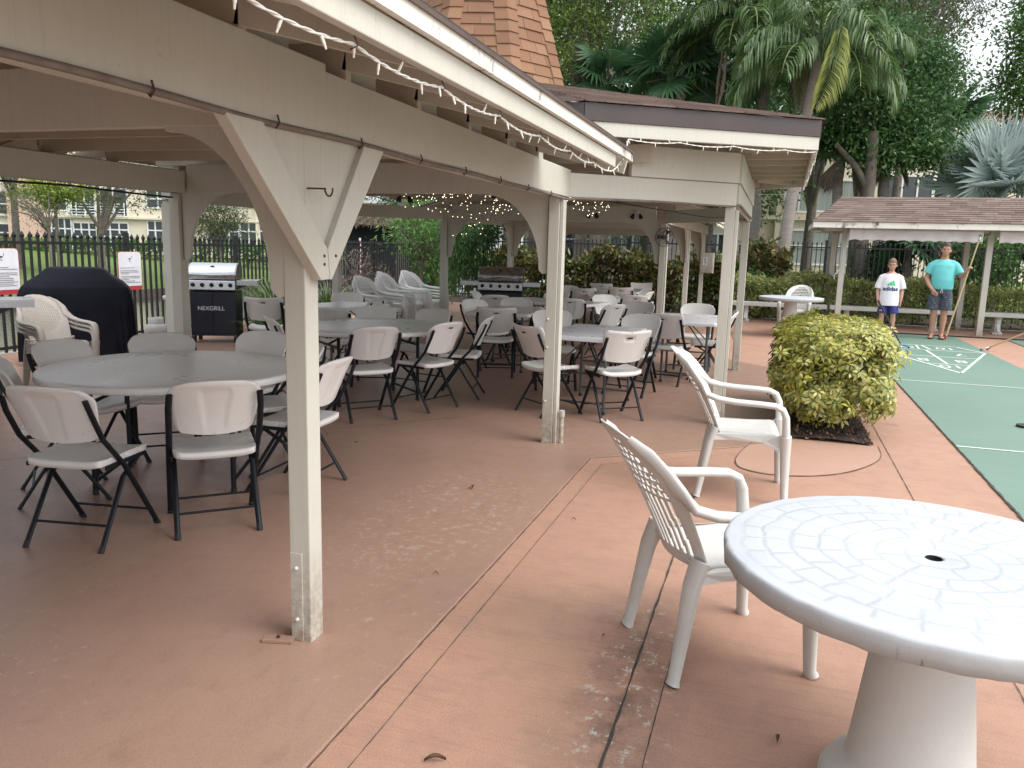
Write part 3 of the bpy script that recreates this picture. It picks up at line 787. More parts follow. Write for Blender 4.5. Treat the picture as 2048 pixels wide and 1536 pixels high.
def chair(bx, by, fx, fy, label, kind='round', slot=0, group=CHAIRG, org=False):
    """bx,by: where the top of the backrest is (or the chair's own centre with org); fx,fy: facing"""
    l = math.hypot(fx, fy); fx /= l; fy /= l
    x, y = (bx, by) if org else (bx + .29 * fx, by + .29 * fy)
    rz = math.atan2(-fx, fy); key = (kind, slot); z = .0095
    if key not in USED:
        USED.add(key); o = PROTO[key]; o.location = (x, y, z); o.rotation_euler = (0, 0, rz); o['label'] = label; o['group'] = group; return o
    return dup(PROTO[key], (x, y, z), rz, label, group)
T1 = (-3.56, 4.06); T2 = (-3.80, 7.02)
def to(c, x, y): return (c[0] - x, c[1] - y)
chair(-3.29, 3.10, -.18, .98, 'chair seen from behind at the front left corner of the nearest round table', org=True)
chair(-2.84, 3.50, -.69, .73, 'chair, back to us, at the first round table directly left of the front post', org=True)
chair(-2.80, 4.25, -1, -.05, 'chair just right of the front post, seat half hidden by it', 'round', 0, org=True)
chair(-3.02, 4.80, -.6, -.76, 'chair right behind the one beside the front post, backrest turned edge on')
chair(-3.72, 5.24, .02, -1, 'chair on the far side of the first round table, cut off by the front post')
chair(-4.28, 4.76, .66, -.72, 'chair on the far side of the first round table, in front of the covered grill')
chair(-4.54, 4.08, 1, 0, 'chair on the left of the first round table, in front of the tan armchair stack')
chair(-4.16, 3.34, .66, .72, 'chair at the left edge of the picture, only its curled top rim shows')
chair(-3.41, 6.25, -.75, .67, 'chair with its back to us at the near edge of the second round table', org=True)
chair(-3.10, 6.87, -.95, .31, 'slotted chair angled at the right of the second round table, before another slotted one', 'round', 1, org=True)
chair(-3.02, 7.55, -.98, -.22, 'slotted chair turned side on at the far right of the second round table', 'round', 1, org=True)
chair(-4.24, 8.05, .37, -.93, 'chair beyond the second round table, left of the two whose tops show above it')
chair(-3.55, 8.12, -.2, -.98, 'chair beyond the second round table, right of the two whose tops show above it')
chair(-4.44, 6.32, .68, .73, 'chair at the left of the second round table, half hidden behind the front post')
chair(-3.78, 9.86, .9, -.45, 'chair standing in the aisle facing right, beyond the second round table')
chair(-6.0, 8.42, -.45, .89, 'square backed chair on its own beside the strappy plants and the stainless grill', 'square', 1)
chair(-5.67, 9.92, .3, -.95, 'chair behind the far left rectangular table, left of the white armchair stacks')
chair(-4.92, 9.37, -1, -.12, 'chair at the right end of the far left rectangular table')
chair(-4.55, 7.55, -.45, .89, 'chair in front of the far left rectangular table, next to the front post')
chair(-3.05, 8.72, -.3, .95, 'square backed chair with its back to us in the aisle left of the second post', 'square', 1)
chair(-3.38, 10.55, .1, -1, 'chair facing us behind the middle rectangular table')
chair(-3.85, 10.95, -.4, .9, 'slotted chair behind the chair facing us at the middle table', 'round', 1)
chair(-4.42, 11.6, 1, .1, 'chair seen side on in front of the far grill')
chair(-2.14, 6.93, .62, .78, 'square backed chair half hidden behind the second post', 'square', 1)
chair(-2.39, 8.75, .4, -.92, 'chair facing us just right of the second post, behind the white rectangular table')
chair(-1.36, 7.20, -.60, .80, 'square backed chair, back to us, at the white table between two posts', 'square', 1, org=True)
chair(-1.36, 8.80, -.2, -.98, 'round backed chair facing us behind the white table, near the third post')
chair(-1.19, 9.12, .2, .98, 'square backed chair with its back to us at the table by the third post', 'square', 1)
chair(-.97, 11.05, 0, -1, 'chair facing us beyond the table by the third post')
chair(-.44, 9.98, -1, -.1, 'chair poking out to the right from behind the third post')
chair(-2.72, 10.9, -.3, .95, 'slotted chair with its back to us among the far tables, right of the second post', 'round', 1)
chair(-2.52, 12.2, .7, -.72, 'dark looking chair turned sideways among the far tables')
chair(-2.05, 12.4, -.35, .94, 'brightly lit slotted chair with its back to us at the far white table', 'round', 1)
chair(-1.93, 10.2, -.9, .5, 'chair leaning away to the left beside the far white table', 'round', 1)
chair(-1.72, 10.9, -.3, -.95, 'low chair facing us in front of the bright slotted chair')
chair(-3.7, 14.6, .2, -1, 'chair near the croton hedge, leftmost of the last row')
chair(-3.25, 14.0, -.3, .95, 'square backed chair near the croton hedge, second from the left of the last row', 'square', 1)
chair(-3.4, 16.2, -.1, .99, 'square backed chair farthest back in the middle of the far wing', 'square', 1)
chair(-2.75, 14.9, -.2, .97, 'square backed chair with its back to us behind the far white table', 'square', 1)
chair(-2.75, 17.3, .3, -.95, 'square backed chair at the far right end of the far wing', 'square', 1)
chair(-2.02, 13.75, -1, .1, 'chair seen edge on at the right end of the far white table')
chair(-3.35, 12.6, -.2, -.95, 'chair facing us left of the far white table')
for kk in PROTO:
    assert kk in USED

# small raised maker's plate lettering on the square backed chair by the white table
# ------------------------------------------------------------------ folding tables
TBL = pm('speckled_table_plastic', (.80, .80, .79), .30, (.755, .755, .745), 1.5)
GREYLEG = pm('grey_table_leg', (.085, .09, .095), .4)
def round_table(c, r, label, rz=0):
    t = thing('round_table', label, 'table', (c[0], c[1], .0095), rz, 'round folding tables')
    mb = MB(); mb.lathe([(0, .741), (r * .6, .741), (r - .02, .740), (r - .006, .737), (r, .728), (r, .702), (r - .008, .695), (r - .02, .697), (r - .03, .71), (0, .71)], 72); mb.build('tabletop', TBL, t)
    for sx in (-1, 1):
        x = sx * r * .52
        for sy in (-1, 1):
            mb = MB(); mb.tube([(x, sy * .30, .70), (x, sy * .30, .0)], .016, 10); l = mb.build('leg', LEGM, t)
            mb = MB(); mb.tube([(x, sy * .30, .03), (x, sy * .30, 0)], .019, 10); mb.build('rubber_foot', FOOT, l)
        
        for zc in (.56, .08):
            mb = MB(); mb.tube([(x, -.30, zc), (x, .30, zc)], .012, 8); mb.build('crossbar', LEGM, t)
        mb = MB(); mb.tube([(x, .0, .56), (x * .35, 0, .69)], .010, 8); mb.build('brace', LEGM, t)
    mb = MB()
    for sy in (-1, 1): mb.bar((-r * .7, sy * .3, .697), (r * .7, sy * .3, .697), .03, .02)
    mb.build('apron', LEGM, t); return t
round_table(T1, .775, 'nearest round grey plastic folding table, left of the front post', R(25))
round_table(T2, .78, 'second round grey folding table, right of the front post and farther back', R(50))
def rect_table(c, lx, ly, rz, label, mat=TBL):
    t = thing('rectangular_table', label, 'table', (c[0], c[1], .0095), rz, 'rectangular folding tables')
    mb = MB(); cr = .05; prof = []
    for cx, cy, a0 in ((lx / 2 - cr, ly / 2 - cr, 0), (-lx / 2 + cr, ly / 2 - cr, 90), (-lx / 2 + cr, -ly / 2 + cr, 180), (lx / 2 - cr, -ly / 2 + cr, 270)):
        for k in range(6):
            a = R(a0 + 18 * k); prof.append((cx + cr * math.cos(a), cy + cr * math.sin(a), .700))
    mb.prism(prof, (0, 0, .044)); mb.build('tabletop', mat, t, bevel=.010, seg=3)
    for sy in (-1, 1):
        y = sy * (ly / 2 - .20)
        for sx in (-1, 1):
            mb = MB(); mb.tube([(sx * lx * .34, y, .70), (sx * lx * .34, y, .0)], .0145, 10); l = mb.build('leg', GREYLEG, t)
            mb = MB(); mb.tube([(sx * lx * .34, y, .03), (sx * lx * .34, y, 0)], .018, 10); mb.build('rubber_foot', FOOT, l)
        
        for zc in (.38, .10):
            mb = MB(); mb.tube([(-lx * .34, y, zc), (lx * .34, y, zc)], .010, 8); mb.build('crossbar', GREYLEG, t)
        mb = MB(); mb.tube([(-lx * .3, y, .44), (0, y * .35, .695)], .008, 8); mb.tube([(lx * .3, y, .44), (0, y * .35, .695)], .008, 8); mb.build('brace', GREYLEG, t)
    return t
WHT = pm('white_table_plastic', (.76, .77, .80), .30, (.71, .72, .75), 2)
rect_table((-1.66, 7.68), .76, 1.22, R(-6), 'white rectangular table between the second and third posts', WHT)
rect_table((-.98, 9.85), .74, 1.22, R(3), 'white rectangular table beside the third post', WHT)
rect_table((-5.30, 9.02), .74, 1.22, R(-12), 'grey rectangular table at far left near the white armchair stacks')
rect_table((-3.22, 9.66), .76, 1.22, R(8), 'grey rectangular table in the aisle left of the second post')
rect_table((-3.20, 11.7), .9, 1.5, R(75), 'grey rectangular table in front of the far grill')
rect_table((-2.62, 13.4), .76, 1.5, R(15), 'white rectangular table with crumpled wrapping on it in the far wing', WHT)
rect_table((-2.9, 15.9), .76, 1.4, R(5), 'white rectangular table at the far end near the croton hedge', WHT)
mb = MB(); mb.grid(lambda u, v: (-2.75 + .34 * u + .03 * math.sin(9 * v), 12.95 + .4 * v, .765 + .035 * abs(math.sin(13 * u + 7 * v) * math.cos(11 * v - 5 * u))), 22, 22)
tag(mb.build('plastic_wrapping', PVC), 'crumpled clear white wrapping lying on the far white table', 'wrapping')

# ------------------------------------------------------------------ white monobloc armchairs
def armchair(label, mat, weave='lattice', group=None, cat_='plastic chair'):
    t = thing('plastic_armchair', label, cat_, (0, 0, -60), 0, group)
    # seat: dished sheet with a turned-down apron
    def S(u, v):
        x = 2 * u - 1; hw = .232 - .03 * (1 - v) ; X = x * hw; y = -.20 + .43 * v
        z = .435 - .020 * (1 - x * x) * math.sin(math.pi * min(1, v * 1.1)) + .008 * v
        e = max(0, (abs(x) - .88) / .12); z -= .055 * e ** 2
        f = max(0, (v - .90) / .10); z -= .055 * f ** 1.6
        return (X, y - .0 * f, z)
    mb = MB(); mb.grid(S, 32, 26); mb.build('seat', mat, t, solid=.007)
    # backrest: oval sheet with holes
    def Bk(u, v):
        x = 2 * u - 1
        hw = .215 + .045 * v
        if v > .45: hw *= math.sqrt(max(0.0, 1 - ((v - .45) / .55) ** 2.6)) * .999 + .001
        X = x * hw; z = .41 + .52 * v
        y = -.205 - .21 * v - .08 * v * v + .085 * (abs(X) / .25) ** 2
        return (X, y, z)
    nu, nv = 72, 96
    def keep(u, v):
        x = 2 * u - 1
        if v > .45: ex = x
        r2 = ((x) / .74) ** 2 + ((v - .56) / .37) ** 2
        if weave == 'lattice':
            if v < .50:                       # long vertical slots fanning up
                if v < .09 or abs(x) > .80: return True
                k = (x * .215 * (1 + .25 * v)) / .034; fr = abs(k - round(k)); return not (fr < .29)
            if r2 > 1 or v > .90: return True
            X = x * .26 * math.sqrt(max(.05, 1 - ((v - .45) / .55) ** 2.6)) if v > .45 else x * .26
            a = X / .034 + (.5 if int(v * 475 / 27) % 2 else 0); bb = v * 475 / 27
            return not (abs(a - round(a)) < .345 and abs(bb - math.floor(bb) - .5) < .36)
        if weave == 'mesh':
            if r2 > 1: return True
            i, j = int(u * nu), int(v * nv); return not (i % 3 == 1 and j % 3 == 1)
        if weave == 'slats':
            if v < .09 or v > .86 or abs(x) > .78 or r2 > 1.35: return True
            k = x * (1 + .5 * v) * 4.5; return not (abs(k - round(k)) < .27)
        return True
    mb = MB(); mb.grid(Bk, nu, nv, keep=keep); mb.build('backrest', mat, t, solid=.007)
    # rim rail of the oval
    for sg in (-1, 1):
        # arm: leaves the oval high up, sweeps down and forward, bends into the front leg
        pts = [Bk(.5 + .5 * sg * .985, q) for q in (.93, .84, .72, .60)]
        pts += [(sg * .272, -.235, .668), (sg * .288, -.165, .648), (sg * .292, -.06, .638), (sg * .292, .08, .634), (sg * .290, .17, .628), (sg * .287, .215, .606), (sg * .284, .236, .560), (sg * .278, .243, .48), (sg * .272, .245, .43)]
        rr = [(.014, .007), (.024, .010), (.034, .014), (.037, .018), (.036, .020), (.033, .020), (.033, .019), (.034, .019), (.036, .019), (.037, .021), (.036, .023), (.035, .025), (.036, .026)]
        ups = None
        a = MB(); # custom sweep keeping the ribbon face up on the arm and outward on the leg
        L = len(pts); n = 10; rings = []
        for i in range(L):
            p = Vector(pts[i]); d = (Vector(pts[min(i + 1, L - 1)]) - Vector(pts[max(i - 1, 0)])).normalized()
            side = Vector((sg, 0, 0)) if i > 3 else Vector((sg * .6, .8, 0)) if i < 2 else Vector((sg * .85, .5, 0))
            side = (side - d * side.dot(d)).normalized(); nr = d.cross(side)
            rings.append([p + side * (rr[i][0] * math.cos(2 * math.pi * k / n)) + nr * (rr[i][1] * math.sin(2 * math.pi * k / n)) for k in range(n)])
        a.add([q for rg in rings for q in rg], [(i * n + k, i * n + (k + 1) % n, (i + 1) * n + (k + 1) % n, (i + 1) * n + k) for i in range(L - 1) for k in range(n)], True)
        a.build('arm', mat, t)
        fl_ = MB(); fl_.tube([(sg * .270, .246, .44), (sg * .262, .25, .36), (sg * .258, .258, .18), (sg * .262, .268, .02), (sg * .266, .275, 0)], [(.046, .036), (.041, .033), (.032, .027), (.027, .023), (.033, .027)], 10, up=(0, 1, 0)); fl_.build('front_leg', mat, t)
        gs = MB(); gs.prism([(sg * .268, .235, .45), (sg * .225, .20, .43), (sg * .225, -.12, .43), (sg * .24, -.19, .42), (sg * .25, -.19, .38), (sg * .236, -.10, .385), (sg * .240, .12, .385), (sg * .262, .20, .34), (sg * .27, .235, .34)], (sg * .006, 0, 0)); gs.build('side_apron', mat, t)
        rl = MB(); rl.tube([(sg * .205, -.175, .455), (sg * .213, -.205, .36), (sg * .226, -.235, .18), (sg * .236, -.262, .015), (sg * .238, -.266, 0)], [(.058, .026), (.052, .027), (.040, .024), (.030, .021), (.036, .025)], 10, up=(0, 1, 0)); rl.build('rear_leg', mat, t)
    return t
AC = armchair('white plastic armchair at the mosaic topped table, turned towards it', PVC)
AC.location = (-.13, 3.06, .003); AC.rotation_euler = (0, 0, R(-60))
dup(AC, (-.13, 5.32, .003), R(-86), 'white plastic armchair farther back beside the leafy bush, facing right')
DUSTY = pm('tan_plastic', (.43, .39, .35), .5, (.38, .34, .30), 5, (.2, .17, .14), 12, .62, .8)
st = armchair('bottom tan woven back armchair of the stack beside the covered grill', DUSTY, 'mesh', 'tan armchairs stacked by the covered grill')
sx0, sy0, rz0 = -6.86, 6.18, R(-106)
fx, fy = -math.sin(rz0), math.cos(rz0)
st.location = (sx0, sy0, .0095); st.rotation_euler = (0, 0, rz0)
nm = ['middle', 'topmost']
st.scale = (.94, .94, .90)
for k in range(1, 3):
    dup(st, (sx0 + fx * .012 * k, sy0 + fy * .012 * k, .0095 + .042 * k), rz0, nm[k - 1] + ' tan woven back armchair in the stack beside the covered grill')
sl_ = armchair('bottom slat backed white armchair of the middle stack', PVC, 'slats', 'white slat backed armchairs stacked at the back')
PVC_LIT = pm('white_plastic_lit', (.80, .80, .79), .4, (.76, .755, .74))  # lighter copy of the white plastic; open-sky light painted into the colour
def use_lit_white(o):
    for q in [o] + [c for c in bpy.data.objects if c.parent == o]:
        for sl_q in q.material_slots: sl_q.link = 'OBJECT'; sl_q.material = PVC_LIT
for bi, (proto, bx, by, rz, cnt, nm2) in enumerate(((AC, -5.80, 11.15, R(-98), 3, 'left stack of lattice backed white armchairs'), (sl_, -5.75, 11.85, R(-85), 4, 'middle stack of slat backed white armchairs'), (AC, -5.76, 12.70, R(-98), 4, 'right stack of lattice backed white armchairs'))):
    fx, fy = -math.sin(rz), math.cos(rz)
    for k in range(cnt):
        od = ['bottom', 'second', 'third', 'topmost'][k if k < cnt - 1 else 3]
        lab = od + ' chair in the ' + nm2 + ' under the pavilion'
        pos = (bx + fx * .014 * k, by + fy * .014 * k, .0095 + .05 * k)
        if proto is sl_ and k == 0:
            sl_.location = pos; sl_.rotation_euler = (0, 0, rz); sl_['label'] = lab; use_lit_white(sl_)
        else: use_lit_white(dup(proto, pos, rz, lab, 'white armchairs stacked at the back of the pavilion'))
dup(AC, (.42, 16.85, .003), R(168), 'white lattice backed armchair behind the small round concrete table')

# ------------------------------------------------------------------ concrete tables
def mosaicmat():
    m, nt, b = newmat('white_painted_mosaic_concrete'); c = coords(nt)
    sep = N(nt, 'ShaderNodeSeparateXYZ'); nt.links.new(c, sep.inputs[0]); X, Y, Z = sep.outputs
    wob = noise(nt, c, 9, 3); Xw = mth(nt, 'ADD', X, mth(nt, 'MULTIPLY', mth(nt, 'SUBTRACT', wob, .5), .045)); 
    wob2 = noise(nt, c, 8, 3, .5, (1.3, .8, 1)); Yw = mth(nt, 'ADD', Y, mth(nt, 'MULTIPLY', mth(nt, 'SUBTRACT', wob2, .5), .045))
    r = mth(nt, 'SQRT', mth(nt, 'ADD', mth(nt, 'MULTIPLY', Xw, Xw), mth(nt, 'MULTIPLY', Yw, Yw)))
    th = mth(nt, 'DIVIDE', mth(nt, 'ARCTAN2', Yw, Xw), 2 * math.pi)
    H = .075; rr = mth(nt, 'DIVIDE', r, H); ri = mth(nt, 'FLOOR', rr); rf = mth(nt, 'FRACT', rr)
    cnt = mth(nt, 'ROUND', mth(nt, 'MULTIPLY', mth(nt, 'ADD', ri, .5), 2 * math.pi * .70))
    tt = mth(nt, 'ADD', mth(nt, 'MULTIPLY', th, cnt), mth(nt, 'MULTIPLY', ri, .37)); tf = mth(nt, 'FRACT', mth(nt, 'ADD', tt, 40.0))
    def edge(f, wd):
        e = mth(nt, 'MINIMUM', f, mth(nt, 'SUBTRACT', 1.0, f)); return e
    er = mth(nt, 'MULTIPLY', edge(rf, 0), H); et = mth(nt, 'MULTIPLY', edge(tf, 0), .105)
    e = mth(nt, 'MINIMUM', er, et)
    groove = ramp(nt, e, .0035, .0085, (1, 1, 1, 1), (0, 0, 0, 1))
    soft = ramp(nt, e, .002, .012)
    fade = ramp(nt, noise(nt, c, 5, 5), .38, .62)
    g = mth(nt, 'MULTIPLY', groove, mth(nt, 'ADD', mth(nt, 'MULTIPLY', fade, .75), .25))
    rim = ramp(nt, r, .50, .515, (1, 1, 1, 1), (0, 0, 0, 1)); g = mth(nt, 'MULTIPLY', g, rim)
    col = mixc(nt, ramp(nt, noise(nt, c, 3, 6), .35, .7), (.43, .45, .472), (.385, .405, .428))
    col = mixc(nt, ramp(nt, noise(nt, c, 30, 6, .75), .62, .8), col, (.31, .318, .322))
    col = mixc(nt, mth(nt, 'MULTIPLY', g, .42), col, (.25, .262, .27))
    side = ramp(nt, Z, .725, .737, (1, 1, 1, 1), (0, 0, 0, 1))
    low = mth(nt, 'MULTIPLY', side, ramp(nt, Z, .55, .56))
    streak = ramp(nt, noise(nt, c, 9, 8, .8, (4, 4, .25)), .60, .66)
    col = mixc(nt, mth(nt, 'MULTIPLY', low, .6), col, (.31, .295, .27))  # rim side darkened below the top edge; its shade is painted in
    col = mixc(nt, mth(nt, 'MULTIPLY', mth(nt, 'MULTIPLY', low, streak), .75), col, (.12, .11, .10))
    nt.links.new(col, b.inputs['Base Color']); b.inputs['Roughness'].default_value = .6; b.inputs['Specular IOR Level'].default_value = .2
    h = mth(nt, 'ADD', mth(nt, 'MULTIPLY', soft, rim), mth(nt, 'MULTIPLY', noise(nt, c, 160, 4), .25))
    h = mth(nt, 'ADD', h, mth(nt, 'MULTIPLY', noise(nt, c, 14, 4), .5))
    bumpn(nt, b, h, .35, .005); return m
MOSAIC = mosaicmat(); PED = pm('white_painted_concrete', (.54, .535, .51), .65, (.49, .48, .45), 3, (.38, .36, .31), 11, .63, .8, .35, 60)
def conc_table(c, r, label, cat_='table'):
    t = thing('concrete_table', label, cat_, (c[0], c[1], .002))
    n = 96; mb = MB()
    prof = [(.0235, .70), (.0235, .741), (.030, .743), (r - .012, .743), (r - .004, .741), (r, .735), (r + .001, .71), (r - .002, .686), (r - .012, .680), (r - .10, .682), (.09, .684)]
    vs = []; fs = []
    for i, (q, z) in enumerate(prof):
        for k in range(n):
            a = 2 * math.pi * k / n; j = .0022 * math.sin(23 * a + i) * (q > r - .02) + .0015 * math.sin(57 * a) * (q > r - .02)
            vs.append(((q + j) * math.cos(a), (q + j) * math.sin(a), z + .002 * math.sin(31 * a + 2 * i) * (5 < i < 9)))
    for i in range(len(prof) - 1):
        for k in range(n):
            a = i * n + k; b_ = i * n + (k + 1) % n; fs.append((a, a + n, b_ + n, b_))
    mb.add(vs, fs, True); top = mb.build('tabletop', MOSAIC, t)
    mb = MB(); mb.lathe([(0, .69), (.0212, .69), (.0212, .7415)], 20); mb.build('umbrella_hole', DKSLOT, top)  # hole wall painted near-black, standing for the shade inside
    mb = MB(); mb.lathe([(.235, 0), (.24, .02), (.238, .05), (.215, .085), (.178, .11), (.168, .14), (.150, .3), (.133, .45), (.113, .62), (.108, .69)], 48); mb.build('pedestal', PED, t)
    return t
conc_table((.47, 2.33), .555, 'large round white concrete table with embossed mosaic top in the front right corner')
conc_table((.30, 16.0), .585, 'small looking round white concrete table by the bench, far from the camera')
# ------------------------------------------------------------------ shuffleboard shelter
SH = thing('shuffleboard_shelter', 'small open shelter with brown shingle roof and scalloped white valances', 'shelter', (1.3, 18.31, 0))
def sp(mb, name, mat, par=SH, **k):
    mb.v = [(x - 1.3, y - 18.31, z) for x, y, z in mb.v]; return mb.build(name, mat, par, **k)
for n in (1.30, 4.0, 6.7, 9.4):
    mb = MB(); mb.box((n, 18.31, 1.01), (.11, .11, 2.02)); sp(mb, 'post', PAINT, bevel=.005)
    mb = MB(); mb.box((n - .1, 19.85, 1.03), (.11, .11, 2.06)); sp(mb, 'post', PAINT, bevel=.005)
    mb = MB(); mb.bar((n, 18.2, 2.07), (n - .1, 20, 2.07), .05, .10); sp(mb, 'tie_beam', PAINT)
    mb = MB(); mb.box((n + .12, 18.27, 2.0), (.18, .05, .05)); sp(mb, 'awning_bracket', PAINT)
for y in (18.31, 19.85):
    mb = MB(); mb.bar((.9, y, 2.105), (10, y, 2.105), .09, .12); sp(mb, 'beam', PAINT)
EV = [(.66, 17.72, 2.20), (10.3, 17.72, 2.20), (10.3, 20.45, 2.20), (.66, 20.45, 2.20)]; RG = [(1.22, 19.08, 2.76), (9.8, 19.08, 2.76)]
for q in ([EV[0], EV[1], RG[1], RG[0]], [EV[2], EV[3], RG[0], RG[1]], [EV[3], EV[0], RG[0]], [EV[1], EV[2], RG[1]]):
    mb = MB(); mb.prism(q, (0, 0, .02)); sp(mb, 'roof_deck', SOFF, fix=True)
mb = MB(); up = Vector((0, 0, .024))
V3 = lambda q: Vector(q) + up
tabs(mb, V3(EV[0]) + Vector((-.03, -.04, -.01)), V3(EV[1]) + Vector((0, -.04, -.01)), V3(RG[1]), V3(RG[0]), .13, .30, .012); sp(mb, 'roof_shingles', SHINGB)
mb = MB(); tabs(mb, V3(EV[3]) + Vector((-.04, 0, -.01)), V3(EV[0]) + Vector((-.04, -.03, -.01)), V3(RG[0]), V3(RG[0]) + Vector((0, .01, 0)), .13, .30, .012); sp(mb, 'roof_shingles', SHINGB)
mb = MB()
for k in range(34):
    x = 1.2 + k * .255
    mb.add([(x, 18.96, 2.735), (x + .27, 18.96, 2.735), (x + .27, 19.08, 2.795), (x, 19.08, 2.80), (x, 19.2, 2.735), (x + .27, 19.2, 2.735)], [(0, 1, 2, 3), (3, 2, 5, 4)])
sp(mb, 'ridge_caps', SHINGB)
mb = MB(); mb.bar((.66, 17.71, 2.155), (10.3, 17.71, 2.155), .022, .12); sp(mb, 'fascia', FASC, bevel=.003)
mb = MB(); mb.bar((.65, 17.7, 2.155), (.65, 20.46, 2.155), .022, .12); sp(mb, 'fascia', FASC, bevel=.003)
mb = MB(); mb.bar((.66, 20.46, 2.155), (10.3, 20.46, 2.155), .022, .12); sp(mb, 'fascia', FASC)
CANV = pm('white_canvas', (.78, .75, .76), .8, (.64, .60, .61), 4, (.50, .46, .45), 5, .62, .8)
def valance(n0, n1):
    mb = MB(); nu = 60
    def f(u, v):
        x = n0 + (n1 - n0) * u; zb = 1.845 + .030 * abs(math.sin(math.pi * u * 11 * (n1 - n0) / 2.5)) ** .7
        return (x, 17.98 + .012 * math.sin(u * 40) * (1 - v), zb + (2.09 - zb) * v)
    mb.grid(f, 90, 6); o = sp(mb, 'valance', CANV, solid=.003)
    mb = MB(); mb.tube([(n0, 18.02, 2.10), (n1, 18.02, 2.10)], .035, 10); sp(mb, 'awning_roller', CANV)
valance(1.36, 3.80); valance(4.08, 6.6); valance(6.8, 9.3)
mb = MB(); mb.tube([(1.30, 18.235, 2.02), (1.285, 18.23, 1.28), (1.27, 18.22, 1.26), (1.17, 18.2, 1.15), (1.16, 18.2, 1.05)], .011, 8); sp(mb, 'awning_crank', PVC)
# ------------------------------------------------------------------ concrete benches
def bench(n0, n1, s, label):
    t = thing('concrete_bench', label, 'bench', ((n0 + n1) / 2, s, 0), 0, 'concrete benches along the hedge')
    L = n1 - n0; mb = MB(); mb.box((0, 0, .405), (L, .34, .09)); mb.build('seat', PED, t, bevel=.012)
    k = max(2, int(round(L / 1.25)))
    for i in range(k):
        x = -L / 2 + .35 + (L - .7) * i / (k - 1)
        prof = [(-.15, 0), (.15, 0), (.15, .05), (.11, .10), (.085, .2), (.10, .30), (.145, .36), (-.145, .36), (-.10, .30), (-.085, .2), (-.11, .10), (-.15, .05)]
        mb = MB(); mb.prism([(x - .055, y, z) for y, z in prof], (.11, 0, 0)); mb.prism([(x - .09, y * .9, z) for y, z in ((-.15, 0), (.15, 0), (.15, .045), (-.15, .045))], (.18, 0, 0))
        mb.prism([(x - .03, y * 1.35, .06 + z * .82) for y, z in prof], (.06, 0, 0)); mb.build('pedestal', PED, t, bevel=.008)
bench(-.95, 1.12, 19.02, 'left concrete bench reaching from the pavilion to the shelter')
bench(1.18, 3.62, 19.02, 'concrete bench behind the boy and the man, under the shelter')
bench(4.12, 6.5, 19.02, 'concrete bench at the right edge of the picture, right of the shelter post')
# ------------------------------------------------------------------ fences
IRON = pm('black_fence_paint', (.014, .015, .018), .4, (.02, .02, .022), 30)
def fence(p0, p1, h, label, sp_=.115, post=2.4, zr=(.10, None), pick=.022, cap=True, z0=0, spear=True):
    p0 = Vector((*p0, z0)); p1 = Vector((*p1, z0)); L = (p1 - p0).length; d = (p1 - p0).normalized(); ang = math.atan2(d.y, d.x)
    t = thing('iron_fence', label, 'fence', p0, ang, 'black picket fences around the yard')
    n = max(1, int(round(L / post))); rt = h - .13
    for k in range(n + 1):
        mb = MB(); x = k * L / n; mb.box((x, 0, (h + .03) / 2), (.065, .065, h + .03)); o = mb.build('post', IRON, t)
        mb = MB(); mb.lathe([(.045, 0), (.048, .015), (.02, .03), (0, .034)], 4, (x, 0, h + .03), sm=False); mb.build('post_cap', IRON, o)
    for z in (.10, rt) + ((rt - .16,) if False else ()):
        mb = MB(); mb.box((L / 2, 0, z), (L, .032, .038)); mb.build('rail', IRON, t)
    for k in range(n):
        mb = MB(); x0, x1 = k * L / n, (k + 1) * L / n; m_ = int(round((x1 - x0) / sp_))
        for i in range(1, m_):
            x = x0 + (x1 - x0) * i / m_; q = pick / 2
            mb.box((x, 0, (h - .04) / 2 + .02), (pick, pick, h - .08))
            if spear:
                z = h - .06; mb.add([(x - q * 1.5, -q, z), (x + q * 1.5, -q, z), (x + q * 1.5, q, z), (x - q * 1.5, q, z), (x, 0, z + .085), (x - q * 2, -q, z + .03), (x + q * 2, -q, z + .03), (x + q * 2, q, z + .03), (x - q * 2, q, z + .03)], [(0, 1, 6, 5), (1, 2, 7, 6), (2, 3, 8, 7), (3, 0, 5, 8), (5, 6, 4), (6, 7, 4), (7, 8, 4), (8, 5, 4)])
        mb.build('picket_panel', IRON, t)
    return t
fence((-9.25, 2.0), (-9.25, 22.4), 1.56, 'black picket fence beside the canal on the left', pick=.027, sp_=.118)
fence((-9.2, 22.5), (-4.0, 22.5), 1.80, 'black picket fence behind the white armchair stacks')
fence((-3.95, 22.5), (14, 22.5), 1.86, 'black spear topped fence behind the hedges and the shelter')
